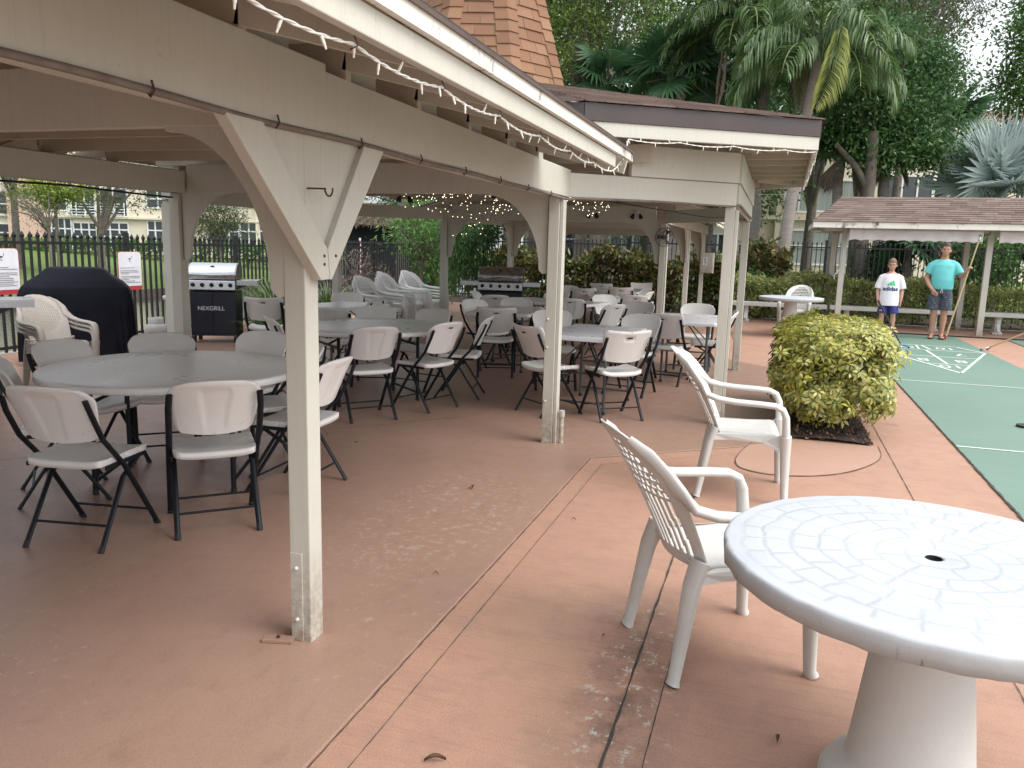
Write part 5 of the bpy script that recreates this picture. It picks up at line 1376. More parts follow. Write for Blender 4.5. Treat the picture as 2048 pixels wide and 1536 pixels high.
def hedge(label, n0, n1, s0, s1, h, cnt, L, Wd, mat, name='clipped_hedge', wav=.08, cat_='hedge', stem=True):
    t = thing(name, label, cat_, ((n0 + n1) / 2, (s0 + s1) / 2, 0))
    u = rng.uniform(-.5, .5, cnt); v = rng.uniform(-.5, .5, cnt); wz = rng.random(cnt) ** .7
    top = rng.random(cnt) < .45; front = (~top) & (rng.random(cnt) < .7)
    x = u * (n1 - n0); y = np.where(front, -.5 + .12 * rng.random(cnt), v) * (s1 - s0)
    hz_ = h * (1 + wav * np.sin(x * 2.3) + wav * .8 * np.sin(x * 5.1 + y * 3) + wav * .6 * rng.normal(size=cnt) * .4)
    z = np.where(top, hz_ * rng.uniform(.86, 1.04, cnt), hz_ * wz * .95)
    P = np.stack([x, y + .08 * np.sin(x * 3.7), z], 1)
    V, F = leaves(P, np.full(cnt, L), np.full(cnt, Wd), -.05, .7, np.tile([[0, -.5, .5]], (cnt, 1)), .5); npmesh('foliage', V, F, mat, t)
    mb = MB()
    for k in range(int((n1 - n0) * 5)):
        x_ = random.uniform(-.5, .5) * (n1 - n0); mb.tube([(x_, 0, 0), (x_ + random.uniform(-.1, .1), random.uniform(-.15, .05), h * .5), (x_ + random.uniform(-.2, .2), random.uniform(-.3, .2), h * .85)], [.018, .013, .006], 5)
    o = mb.build('stems', BARK, t); o['kind'] = 'stuff'; return t
hedge('clipped variegated hedge behind the left concrete bench', -1.0, 1.6, 19.55, 20.6, .98, 7500, .095, .042, VARH)
hedge('clipped variegated hedge behind the boy and the man', 1.7, 4.0, 20.1, 21.1, .92, 6500, .095, .042, VARH)
hedge('low variegated hedge right of the shelter post', 4.1, 8.0, 20.1, 21.0, .86, 7000, .095, .042, VARH)
hedge('red and yellow croton hedge along the fence beyond the far wing', -7.4, -2.3, 20.6, 21.9, 1.30, 6500, .20, .085, CROT, 'croton_hedge', .12)
hedge('red and yellow croton hedge between the far wing and the leaning palm', -2.2, .3, 20.8, 21.9, 1.45, 3800, .20, .08, CROT, 'croton_hedge', .15)
hedge('low clipped green hedge at the foot of the far left building', -58, -28, 40.5, 42, 1.1, 5000, .3, .15, FICL, wav=.1)
def shrub(label, px_, d, y0, rx, rz, n, L, Wd, mat, name='leafy_shrub', droop=.2, r0=.03, zc=None):
    x, s = at(px_, d); z = zc if zc is not None else max(rz * .95, zz(px_, y0, d))
    g = -.0
    return tree(label, (x, s, g), (x, s, z * .45), [(x, s, z, rx, rx, rz)], n, 26, L, Wd, .16 * max(1, rx), mat, r0, name, None, droop, 8, 'shrub')
shrub('tall bright green shrub behind the man, right of his head', 1935, 21.6, 545, .95, 1.05, 260, .17, .06, FICL)
shrub('dark green shrub behind the fence, left of the far grill', 868, 21.0, 520, .55, 1.2, 150, .14, .05, FICL)
shrub('dark weeping shrub right beside the far grill', 930, 17.5, 500, .55, 1.0, 260, .16, .022, DARKL, droop=2.0)
shrub('dark green shrub between the croton hedge and the bench', 1500, 20.3, 580, .5, .55, 110, .13, .05, FICL)
shrub('green shrub at the foot of the leaning palm trunk', 1440, 20.8, 600, .55, .5, 120, .16, .05, FICL)
shrub('dark shrub against the fence behind the boy', 1740, 22.1, 560, .7, .8, 130, .15, .055, DARKL)
# young fan palm with leaning leaves behind the players
def fanleaf(c, d, nrm, Rr, nseg=30, spread=150, split=.55, wf=1.0, droop=.12):
    """costapalmate blade: segments radiating from c around direction d, in the plane with normal nrm"""
    c = np.array(c, float); d = np.array(d, float); d /= np.linalg.norm(d); nrm = np.array(nrm, float); nrm -= d * nrm.dot(d); nrm /= np.linalg.norm(nrm); s = np.cross(d, nrm)
    V = []; F = []; k = 0
    for i in range(nseg):
        a = R(-spread + 2 * spread * i / (nseg - 1)); da = R(spread / (nseg - 1)) * 1.02
        fold = .05 * (1 if i % 2 else -1)
        r = Rr * (1 - .22 * (abs(a) / R(spread)) ** 2) * rng.uniform(.94, 1.04); sp_ = r * split
        cup = lambda q, aa: c + (d * math.cos(aa) + s * math.sin(aa)) * q + nrm * (.22 * q * (1 - math.cos(aa)) * .5 + fold * 0) - nrm * droop * q * q / Rr
        m0, m1 = cup(sp_, a - da), cup(sp_, a + da); mm = cup(sp_, a) + nrm * .03 * Rr * wf; tip = cup(r, a + rng.normal() * .02) - np.array([0, 0, droop * .6 * rng.random()])
        V += [c, m0, mm, m1, tip]; F += [(k, k + 1, k + 2, k + 2), (k, k + 2, k + 3, k + 3), (k + 1, k + 4, k + 2, k + 2), (k + 2, k + 4, k + 3, k + 3)]; k += 5
    F = [f[:3] for f in F]
    return np.array(V), np.array(F)
def fanpalm(label, base, top, nleaf, Rr, pet, mat, trunk_r=.13, name='fan_palm', dead=0, elr=(-35, 75), nseg=30, droop=.12, spread=150, bark=PALMB, azs=None):
    t = thing(name, label, 'palm tree', base); b0 = np.array(base); tp = np.array(top); VF = []; mbp = MB()
    for k in range(nleaf):
        az = azs[k % len(azs)] + rng.normal() * .12 if azs else 2.4 * k + rng.normal() * .2
        el = R(elr[0] + (elr[1] - elr[0]) * ((k + .5) / nleaf) ** .8)
        d = np.array([math.cos(az) * math.cos(el), math.sin(az) * math.cos(el), math.sin(el)]); c = tp + d * pet * rng.uniform(.8, 1.1)
        d2 = d + np.array([0, 0, -.25]); nrm = np.array([0, 0, 1.0]) * .9 + rng.normal(size=3) * .35 - d * .1
        VF.append(fanleaf(c, d2, nrm, Rr * rng.uniform(.85, 1.08), nseg, spread, .55, 1, droop)); mbp.tube([tp - b0, (tp + c) / 2 - b0 + np.array([0, 0, .05]), c - b0], [.02, .014, .01], 5)
    V, F = cat(*VF); npmesh('fan_leaves', V - b0, F, mat, t); mbp.build('petioles', bark if mat is not SILV else pm('silver_stalk', (.13, .17, .13), .6), t)
    if dead:
        VF = []
        for k in range(dead):
            az = 2.1 * k; d = np.array([math.cos(az) * .35, math.sin(az) * .35, -1.0]); c = tp + np.array([math.cos(az) * .3, math.sin(az) * .3, -.15 - .25 * rng.random()])
            VF.append(fanleaf(c, d, [math.cos(az), math.sin(az), .2], Rr * .95, 22, 34, .6, 1, -.05))
        V, F = cat(*VF); npmesh('dead_fronds', V - b0, F, DEADL, t)
    mb = MB(); m = (tp - b0); n = max(6, int(np.linalg.norm(m) / .22)); P = [m * k / n + np.array([.03 * math.sin(k * .7), .03 * math.cos(k * .5), 0]) for k in range(n + 1)]
    mb.tube(P, [trunk_r * (1.15 - .25 * k / n) * (1 + .05 * (k % 2)) for k in range(n + 1)], 10); mb.build('trunk', bark, t); return t
x, s = at(1800, 21.3)
fanpalm('young dark fan palm with drooping leaves between the boy and the man', (x, s, 0), (x, s, 1.75), 9, .95, .45, FANL, .10, elr=(-20, 50), nseg=26, droop=.25)
x, s = at(2046, 21.5); fanpalm('small dark fan palm half cut by the right picture edge', (x, s, 0), (x, s, 1.5), 7, .9, .5, FANL, .1, elr=(-15, 60), nseg=24, droop=.2)
x, s = at(1962, 22.8)
fanpalm('silver blue fan palm with huge stiff leaves above the shelter roof', (x, s, 0), (x, s, 3.15), 26, 1.55, .95, SILV, .22, elr=(12, 88), nseg=34, droop=.02, spread=135)
x, s = at(1330, 25); fanpalm('dark fan palm left of the slim palm, behind the raised roof', (x, s, 0), (x, s, zz(1330, 190, 25)), 26, 1.0, 1.0, FANL, .15, nseg=26, droop=.3)
x, s = at(1490, 25.5); fanpalm('dark fan palm between the two feather palms', (x, s, 0), (x, s, zz(1490, 175, 25.5)), 22, 1.0, 1.0, FANL, .15, nseg=26, droop=.3)
x, s = at(1190, 26.5); fanpalm('low dark fan palm right beside the spire', (x, s, 0), (x, s, zz(1200, 205, 26.5)), 16, 1.0, .9, FANL, .15, nseg=26, droop=.3)
x, s = at(1648, 23.4); fanpalm('fan palm with a skirt of dead brown fronds, left trunk behind the shelter', (x, s, 0), (x, s, zz(1648, 330, 23.4)), 12, .9, .6, FANL, .14, dead=9, nseg=24, elr=(0, 70))
x, s = at(1737, 23.6); fanpalm('fan palm with dead fronds hanging beside its trunk, behind the shelter', (x, s, 0), (x, s, zz(1735, 320, 23.6)), 12, .9, .6, FANL, .15, dead=7, nseg=24, elr=(0, 70))
x, s = at(1850, 25); fanpalm('fan palm with a shaggy brown and silvery skirt, right of the dark tree', (x, s, 0), (x, s, zz(1850, 275, 25)), 14, .9, .7, FANL, .17, dead=12, nseg=24, elr=(-10, 70))
# feather palms
def feather(label, base, top, nf, Lf, Ll, mat, tr, lean=0, seed=0, yellow=(), drp=1.75, crownshaft=None, azoff=0):
    t = thing('feather_palm', label, 'palm tree', base); b0 = np.array(base); tp = np.array(top)
    VFs = []; VFy = []; mbp = MB()
    for k in range(nf):
        az = azoff + 2.3999 * k + rng.normal() * .15; el = R(82 - 78 * (k / nf) ** .75); L = Lf * rng.uniform(.85, 1.1); n = 46
        p = tp.copy(); P = [p]; e = el; D = []
        for i in range(n):
            f = i / n; e = el - R(105 if el < 1 else 80) * f ** 1.4
            d = np.array([math.cos(az) * math.cos(e), math.sin(az) * math.cos(e), math.sin(e)]); D.append(d); p = p + d * L / n; P.append(p)
        side = np.array([-math.sin(az), math.cos(az), 0]); V = []; F = []; q = 0
        for i in range(5, n):
            f = i / n; ll = Ll * (math.sin(math.pi * min(1, .12 + f * .86)) ** .6) * rng.uniform(.85, 1.1)
            for sg in (-1, 1):
                for _ in (0, 1):
                    d0 = side * sg * .75 + D[i] * .55 + np.array([0, 0, .12]) + rng.normal(size=3) * .10; d0 /= np.linalg.norm(d0)
                    a = P[i] + D[i] * rng.uniform(0, L / n); wd = .020
                    dn = np.array([0, 0, -1.0]); m1 = a + d0 * ll * .36; d1 = d0 + dn * drp * .55; d1 /= np.linalg.norm(d1); m2 = m1 + d1 * ll * .34; d2 = d1 + dn * drp; d2 /= np.linalg.norm(d2); tip = m2 + d2 * ll * .34
                    w_ = np.cross(d0, [0, 0, 1.0]); w_ /= (np.linalg.norm(w_) + 1e-6); w_ = (w_ * .8 + rng.normal(size=3) * .3) * wd
                    V += [a - w_ * .4, a + w_ * .4, m1 + w_, m1 - w_, m2 + w_ * .85, m2 - w_ * .85, tip, tip]; F += [(q, q + 1, q + 2, q + 3), (q + 3, q + 2, q + 4, q + 5), (q + 5, q + 4, q + 6, q + 7)]; q += 8
        (VFy if k in yellow else VFs).append((np.array(V), np.array(F)))
        mbp.tube([x_ - b0 for x_ in P[::5]], [.028 * (1 - .75 * i / len(P[::5])) + .004 for i in range(len(P[::5]))], 5)
    V, F = cat(*VFs); npmesh('fronds', V - b0, F, mat, t)
    if VFy: V, F = cat(*VFy); npmesh('yellowing_frond', V - b0, F, YELP, t)
    mbp.build('frond_stalks', pm('frond_stalk', (.16, .20, .06), .5), t)
    m = tp - b0; n = 22; P = [m * k / n + np.array([lean * math.sin(math.pi * k / n), 0, 0]) for k in range(n + 1)]
    mb = MB(); mb.tube(P, [tr * (1.2 - .4 * k / n) * (1 + .03 * (k % 2)) for k in range(n + 1)], 12); mb.build('trunk', PALMB, t)
    if crownshaft:
        mb = MB(); u_ = m / np.linalg.norm(m); mb.tube([m - u_ * 1.0, m - u_ * .85, m - u_ * .4, m - u_ * .02], [tr * .85, tr * 1.5, tr * 1.45, tr * 1.0], 12); mb.build('crownshaft', crownshaft, t)
    return t
CSH = pm('brown_crownshaft', (.27, .135, .075), .7, (.20, .10, .06), 6)
x, s = at(1443, 23.3); feather('slim feather palm with brown crownshaft rising behind the raised roof', (x, s, 0), (x - .02, s, zz(1443, 100, 23.3)), 24, 2.6, .78, PALML, .10, crownshaft=CSH, azoff=.4)
# grey leaning palm in front of the fence
feather('grey leaning feather palm right of the raised roof with a yellowing frond', (.02, 21.6, 0), (.55, 21.8, zz(1597, 178, 22)), 24, 2.6, .95, PALML, .14, lean=-.05, yellow=(), azoff=1.15, drp=2.1)
mb = MB(); mb.tube([(0, 0, 0), (-.10, .02, .6), (-.33, .05, 1.3), (-.42, .05, 2.0), (-.36, .05, 2.6)], [.13, .115, .10, .09, .085], 10)
o = mb.build('leaning_trunk', PALMB, loc=(-.68, 21.3, 0)); tag(o, 'thin grey palm trunk leaning left behind the third post', 'palm trunk')
# hanging yellow-green frond and brown dead ones in front of the crowns
def hangfrond(label, px_, y0, d, L, mat, tilt, wdt):
    x, s = at(px_, d); z = zz(px_, y0, d); V = []; F = []; q = 0; n = 40; P = []
    for i in range(n):
        f = i / n; p = np.array([x + tilt * L * f * (.4 + .6 * f), s - .1 * f, z - L * f]); P.append(p)
        for sg in (-1, 1):
            for _ in range(2):
                ll = wdt * math.sin(math.pi * min(1, .2 + .75 * f)) * rng.uniform(.8, 1.1)
                d0 = np.array([sg * .75, rng.normal() * .2, -.75]); d0 /= np.linalg.norm(d0); m1 = p + d0 * ll * .5; tip = m1 + (d0 * .5 + np.array([0, 0, -.8])) * ll * .5; w_ = np.array([.014, .004, .006]) * (1 if sg > 0 else -1)
                V += [p, m1 + w_, tip, m1 - w_]; F.append((q, q + 1, q + 2, q + 3)); q += 4
    o = npmesh('hanging_frond', np.array(V), np.array(F), mat); return tag(o, label, 'palm frond')
hangfrond('yellow green palm frond hanging down above the right end of the raised roof', 1625, 95, 18.4, 1.75, YELP, -.24, .62)
hangfrond('broad green palm frond hanging right of the yellow green one', 1690, 60, 21.4, 1.9, PALML, .12, .8)
hangfrond('green palm frond hanging in front of the grey palm crown', 1540, 40, 21.6, 1.7, PALML, -.10, .8)
hangfrond('brown dead frond hanging beside the crownshaft of the slim palm', 1408, 140, 22.9, 1.5, DEADL, -.06, .22)
hangfrond('broad brown dead frond drooping left of the yellow green frond', 1555, 110, 21.8, 2.0, DEADL, .02, .38)
# broadleaf trees
def T(label, px_, d, trunk_px, fork_y, blobs, ncl, per, L, Wd, rc, mat, r0=.2, **k):
    x, s = at(trunk_px, d); return tree(label, (x, s, 0), (x, s, zz(trunk_px, fork_y, d)), [blob(*b) for b in blobs], ncl, per, L, Wd, rc, mat, r0, **k)
T('light green small leaved tree rising behind the spire', 1180, 28, 1150, 250, [(1180, 40, 28, 2.3, 2.2), (1110, 130, 27.5, 1.3, 1.5), (1250, 150, 27.5, 1.2, 1.2), (1210, -60, 28, 2.8, 1.8), (1110, 0, 29, 1.8, 2)], 720, 34, .135, .062, .34, OAKL, .22, nl=26)
T('green tree showing left of the spire above the eaves', 820, 31, 800, 250, [(820, 0, 31, 2.0, 2.2), (770, -80, 31, 2.5, 2)], 260, 32, .15, .07, .4, OAKL, .22)
T('dark broadleaf tree behind the shelter, left of the sky gap', 1730, 22.9, 1702, 330, [(1680, 260, 22.6, 1.0, 1.2), (1780, 270, 22.7, 1.1, 1.2), (1730, 170, 23.5, 1.4, 1.3), (1650, 170, 24, 1.1, 1.3), (1800, 190, 23.5, .85, .9), (1720, 330, 22.5, .9, .45), (1810, 330, 22.8, .6, .4)], 800, 36, .15, .062, .32, DARKL, .16, nl=22)
T('airy olive green tree standing over the dark tree', 1790, 29, 1760, 200, [(1800, 60, 29, 1.9, 1.4), (1860, 30, 29, 1.0, .9), (1750, 0, 30, 2.0, 1.5), (1840, 170, 28.5, .8, 1.2)], 330, 30, .15, .05, .38, OLIVE, .15, nl=26)
T('dense glossy tree filling the upper right corner', 2010, 30, 2060, 330, [(2025, 120, 30, 1.6, 2.4), (1990, 190, 30, 1.2, 1.1), (2070, 30, 30, 2.1, 1.8), (1970, 120, 30, .7, .9), (2000, 235, 30, 1.5, .6), (2120, 160, 31, 2.0, 2.6)], 700, 36, .18, .085, .34, FICL, .22, nl=18)
T('dark tree far behind the right hand fence', 1930, 31, 1930, 400, [(1930, 330, 31, 2.2, 1.3), (2040, 300, 31, 2.2, 1.5)], 220, 30, .17, .07, .4, DARKL, .2)
for i, (px_, y, d, rx, rz, m_) in enumerate([(1060, 120, 36, 3.0, 5, DARKL), (1280, 60, 37, 3.6, 6, DARKL), (1480, 100, 36, 3.4, 5, DARKL), (1600, 60, 38, 3.0, 6, DARKL), (900, 330, 40, 3.0, 4.5, DARKL), (1400, 300, 33, 3.2, 2.6, DARKL), (1150, 330, 34, 3.0, 2.6, DARKL), (1690, 0, 38, 2.4, 3.5, OLIVE)]):
    desc = ['right of the spire', 'behind the small leaved tree', 'behind the slim palm', 'behind the leaning palm', 'seen under the rear beam left of the spire', 'low behind the raised roof', 'low beside the spire', 'behind the airy olive tree'][i]
    T('deep green background tree ' + desc, px_, d, px_, 420, [(px_, y, d, rx, rz), (px_ + 60, y + 60, d - .5, rx * .7, rz * .7), (px_ - 50, y - 90, d, rx * .7, rz * .7)], 420, 34, .24, .11, .5, m_, .25, group=None, nl=10)
# across the canal
def T2(label, px_, d, base_z, fork_y, blobs, ncl, per, L, Wd, rc, mat, r0, nl=14, droop=.25, name='leafy_tree', shell=.75):
    x, s = at(px_, d); return tree(label, (x, s, base_z), (x, s, zz(px_, fork_y, d)), [blob(*b) for b in blobs], ncl, per, L, Wd, rc, mat, r0, name, None, droop, nl, shell=shell)
T2('spreading tree with dark forked trunk on the far lawn', 205, 37, -.2, 470, [(190, 405, 37, 1.0, .7), (255, 390, 37, 1.6, 1.1), (150, 385, 37, 1.2, .6), (330, 395, 38, 1.6, 1.0), (250, 300, 37, 3.5, 1.6)], 240, 26, .16, .06, .35, OLIVE, .17, 9)
T2('yellow green leafy branches of the tree above the far balcony', 120, 35, -.2, 420, [(118, 408, 35, .7, .45), (150, 400, 35, .7, .35), (90, 395, 35, .8, .4)], 90, 26, .17, .08, .22, LIME, .08, 8)
T2('thin twiggy shrub tree in front of the pink wall across the canal', 105, 33, -.2, 455, [(85, 430, 33, 1.0, .8), (40, 410, 33, 1.1, .9), (110, 455, 33, .5, .5)], 110, 16, .12, .03, .3, OLIVE, .06, 30)
T2('grey green oleander shrub tree left of the stainless grill', 440, 31, -.2, 500, [(430, 430, 31, .9, .9), (460, 460, 31, .8, .8), (405, 470, 31, .6, .9)], 170, 26, .2, .032, .26, OLIVE, .07, 24, 0)
T2('white trunked tree at the far left across the canal', 40, 36, -.2, 380, [(30, 340, 36, 2.2, .8)], 60, 24, .17, .07, .4, OLIVE, .16, 8)
T2('dark tree with hanging branches behind the tiled roof hut', 835, 33, 0, 440, [(835, 430, 33, 1.2, 1.0), (800, 380, 33, 2, 1.0)], 150, 30, .2, .05, .35, DARKL, .16, 12, 1.2)
hedge('dark planting with red flowers at the foot of the pink building', -46, -38, 31, 32, 1.0, 1500, .3, .16, CROT, 'flower_bed', .2, 'flower bed')
# strappy clumps
def straps(label, x, s, n, h, sp_, mat=STRAP, name='strappy_clump', wd=.016):
    t = thing(name, label, 'plant', (x, s, 0)); V = []; F = []; q = 0
    for k in range(n):
        a = rng.random() * 6.28; r0 = rng.random() * .12; d = np.array([math.cos(a), math.sin(a), 0]); L = h * rng.uniform(.7, 1.25); p = d * r0; el = R(rng.uniform(55, 88)); w_ = np.array([-d[1], d[0], 0]) * wd; pts = []
        for i in range(6):
            pts.append(p); e = el - R(115) * (i / 5) ** 1.3 * sp_; p = p + (d * math.cos(e) + np.array([0, 0, math.sin(e)])) * L / 5
        for i in range(6): f = 1 - (i / 5) ** 2; V += [pts[i] - w_ * f, pts[i] + w_ * f]
        for i in range(5): F.append((q + 2 * i, q + 2 * i + 1, q + 2 * i + 3, q + 2 * i + 2))
        q += 12
    npmesh('blades', np.array(V), np.array(F), mat, t); return t
for i, (x, s, n, h, lab) in enumerate([(-7.75, 11.1, 330, .95, 'strappy green clump right beside the stainless grill'), (-8.25, 11.9, 330, 1.05, 'taller strappy clump behind the one beside the stainless grill'), (-7.35, 12.2, 300, 1.0, 'strappy clump by the canal fence behind the lone square backed chair'), (-7.2, 10.2, 220, .6, 'low strappy clump behind the lone square backed chair'), (-8.55, 6.1, 160, .6, 'low strappy clump behind the tan armchair stack'), (-8.3, 5.5, 130, .5, 'low strappy clump between the left grill and the tan armchairs'), (-6.9, 13.9, 150, .9, 'strappy clump left of the white armchair stacks'), (-.35, 20.2, 140, .75, 'dark strappy plant at the foot of the croton hedge')]):
    straps(lab, x, s, n, h, .8)
x, s = at(712, 17.2); tree('dry twiggy grey shrub left of the white armchair stacks', (x, s, 0), (x, s, .2), [(x, s, .75, .75, .6, .6)], 130, 9, .07, .014, .14, DEADL, .03, 'twiggy_shrub', None, -.8, 60, 'shrub')
x, s = at(840, 18.5); tree('thin grey trunked shrub beside the left rear post', (x, s, 0), (x, s, 1.2), [(x, s, 1.9, .8, .6, .7)], 90, 20, .13, .045, .2, FICL, .045, 'leafy_shrub', None, .2, 18, 'shrub')
for px_, d, lab in ((1015, 25.5, 'thick grey trunk behind the croton hedge, left one'), (1185, 24.8, 'thick grey trunk behind the croton hedge, right one')):
    x, s = at(px_, d); mb = MB(); mb.tube([(0, 0, 0), (.03, 0, 1.2), (-.02, 0, 2.6), (.05, 0, 5)], [.34, .28, .27, .25], 12); o = mb.build('tree_trunk', BARK, loc=(x, s, 0)); tag(o, lab, 'tree trunk')
for px_, d, lab in ((1705, 22.0, 'mottled tree trunk behind the shelter left of the boy'),):
    x, s = at(px_, d); mb = MB(); mb.tube([(.12, 0, 0), (.06, 0, .8), (-.02, 0, 2.0), (.03, 0, 3.4), (.0, 0, 4.8)], [.28, .2, .17, .15, .14], 12); mb.tube([(.02, 0, 3.3), (-.35, 0, 3.9), (-.9, .05, 4.5)], [.11, .085, .06], 8); o = mb.build('tree_trunk', BARK, loc=(x, s, 0)); tag(o, lab, 'tree trunk')
# ------------------------------------------------------------------ buildings
GLASS, nt, b = newmat('dark_window_glass'); b.inputs['Base Color'].default_value = (.02, .026, .03, 1); b.inputs['Roughness'].default_value = .05; b.inputs['Specular IOR Level'].default_value = .7
CURT = pm('pale_blind', (.33, .36, .34), .6, (.20, .23, .22), 2, stretch=(9, 9, .1))
CREAMW = pm('cream_stucco', (.68, .61, .49), .85, (.62, .55, .435), 1.2, bump=.2, bs=60); PINKW = pm('pink_stucco', (.60, .42, .33), .85, (.54, .375, .29), 1.2); WFR = pm('white_window_frame', (.75, .76, .76), .4)
TILE = pm('red_tile_roof', (.25, .12, .09), .8, (.18, .085, .07), 6)
def facade(name, label, px0, px1, d, base, top, wallmat, items, depth=8, roof=None, rot=0):
    """items: (px0,px1,y0,y1,kind) windows and bands measured on the facade, which faces the pavilion"""
    xc = ((px0 + px1) / 2 - 1024) / 1592 * d; x, s = W2(xc, d); t = thing(name, label, 'building', (x, s, base), YAW + rot)
    w_ = (px1 - px0) / 1592 * d; lx = lambda p: (p - (px0 + px1) / 2) / 1592 * d
    mb = MB(); mb.box((0, depth / 2, (top - base) / 2), (w_, depth, top - base)); mb.build('wall', wallmat, t)
    for (a, b_, y0, y1, kind) in items:
        x0, x1 = lx(a), lx(b_); z1, z0 = zz((a + b_) / 2, y0, d) - base, zz((a + b_) / 2, y1, d) - base; cx, cz = (x0 + x1) / 2, (z0 + z1) / 2; ww, hh = x1 - x0, z1 - z0
        if kind[0] == 'b': mb = MB(); mb.box((cx, -.12, cz), (ww, .3, hh)); mb.build('ledge', wallmat, t); continue
        if kind[0] == 'c': mb = MB(); mb.box((cx, -.1, cz), (ww, .25, hh)); mb.build('pilaster', wallmat, t); continue
        if kind[0] == 'r':
            mb = MB()
            for k in range(5): mb.box((cx, -.5, z0 + hh * (k + .5) / 5), (ww, .04, .05))
            for k in range(4): mb.box((x0 + ww * k / 3, -.5, cz), (.05, .05, hh))
            mb.build('balcony_railing', WFR, t); continue
        nv, nh = int(kind[1]), int(kind[2]); f = MB(); fw = .09
        for k in range(nv + 1): f.box((x0 + ww * k / nv, -.03, cz), (fw, .10, hh + fw))
        for k in range(nh + 1):
            zq = z0 + hh * k / nh if len(kind) < 4 or k in (0, nh) else z0 + hh * .68
            f.box((cx, -.03, zq), (ww + fw, .096, fw))
        fr = f.build('window', WFR, t); g = MB(); g.box((cx, -.012, cz), (ww, .02, hh)); g.build('pane', CURT if kind[0] == 'k' else GLASS, fr)
    if roof: mb = MB(); q = w_ / 2 + .6; mb.prism([(-q, -.7, top - base), (-q, depth + .7, top - base), (-q, depth / 2, top - base + roof)], (2 * q, 0, 0)); mb.build('roof', TILE, t)
    return t
facade('apartment_building', 'pale cream and pink two storey apartment block across the canal', -130, 560, 56, .2, 8.5, CREAMW, [
    (-120, 34, 395, 445, 'w32'), (-120, 34, 458, 512, 'w42t'), (98, 148, 392, 434, 'w22'), (98, 150, 449, 512, 'w42t'), (152, 205, 392, 446, 'w21'), (150, 205, 420, 446, 'r'), (154, 200, 458, 512, 'w34'),
    (208, 262, 392, 446, 'w21'), (206, 262, 420, 446, 'r'), (208, 262, 458, 512, 'w34'), (300, 345, 395, 430, 'w22'), (300, 345, 455, 512, 'w32t'), (-130, 560, 446, 450, 'b'), (200, 207, 380, 515, 'c'),
    (440, 512, 395, 428, 'k41'), (440, 480, 458, 512, 'w22t'), (482, 516, 458, 512, 'w22t'), (520, 560, 458, 512, 'w22t'), (514, 520, 380, 515, 'c')], roof=1.5)
x, s = at(62, 55.6); mb = MB(); mb.box((0, 0, 4), (2.3, .5, 8.2)); o = mb.build('pink_wall', PINKW, loc=(x, s, .2)); o.rotation_euler = (0, 0, YAW); tag(o, 'blank pink stucco wall panel in front of the apartment block', 'wall')
facade('cream_building', 'cream two storey building with blinds behind the fence, right of the pavilion', 1040, 1990, 41, 0, 8.2, CREAMW, [
    (1545, 1600, 378, 438, 'k21'), (1600, 1685, 378, 438, 'k21'), (1440, 1990, 450, 458, 'b'), (1546, 1690, 474, 505, 'k31'), (1546, 1690, 507, 540, 'k31'), (1740, 1830, 370, 440, 'w31'), (1380, 1440, 480, 520, 'w31'),
    (1120, 1200, 468, 540, 'w22t'), (1208, 1300, 474, 520, 'k41'), (1060, 1110, 474, 520, 'w21'), (1528, 1536, 330, 560, 'c')], roof=None)
facade('far_building', 'building with a red tiled roof glimpsed through the trees at right', 1890, 2140, 58, 0, 10.2, CREAMW, [(1925, 1965, 275, 300, 'w21')], roof=2.2)
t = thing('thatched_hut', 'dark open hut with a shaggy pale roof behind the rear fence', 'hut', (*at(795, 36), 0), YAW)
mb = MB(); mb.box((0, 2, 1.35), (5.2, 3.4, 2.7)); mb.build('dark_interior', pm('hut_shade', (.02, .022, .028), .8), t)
V, F = leaves(np.stack([rng.uniform(-2.9, 2.9, 2600), rng.uniform(-1.0, .6, 2600), np.zeros(2600)], 1) * 1.0, np.full(2600, .34), np.full(2600, .05), 1.5, 1.0, np.tile([[0, -.8, -.5]], (2600, 1)), 1.5)
V[:, 2] += 2.25 + (np.repeat(V[::4, 1], 4) + 1.2) * .62; npmesh('thatch', V, F, DEADL, t)
mb = MB(); mb.prism([(-2.8, -1.0, 2.3), (-2.8, .7, 3.3), (-2.8, 3.5, 2.3)], (5.6, 0, 0)); mb.build('roof', DEADL, t)
for x in (-2.3, 2.3): mb = MB(); mb.tube([(x, -.6, 0), (x, -.6, 2.4)], .07, 8); mb.build('post', BARK, t)
x, s = at(717, 30); t = thing('striped_pole', 'thin red and white striped pole behind the rear fence', 'pole', (x, s, 0))
for k in range(17):
    mb = MB(); mb.tube([(0, 0, .1 * k), (0, 0, .1 * k + .1)], .04, 8); mb.build('stripe', SIGNR if k % 2 else SIGNW, t)
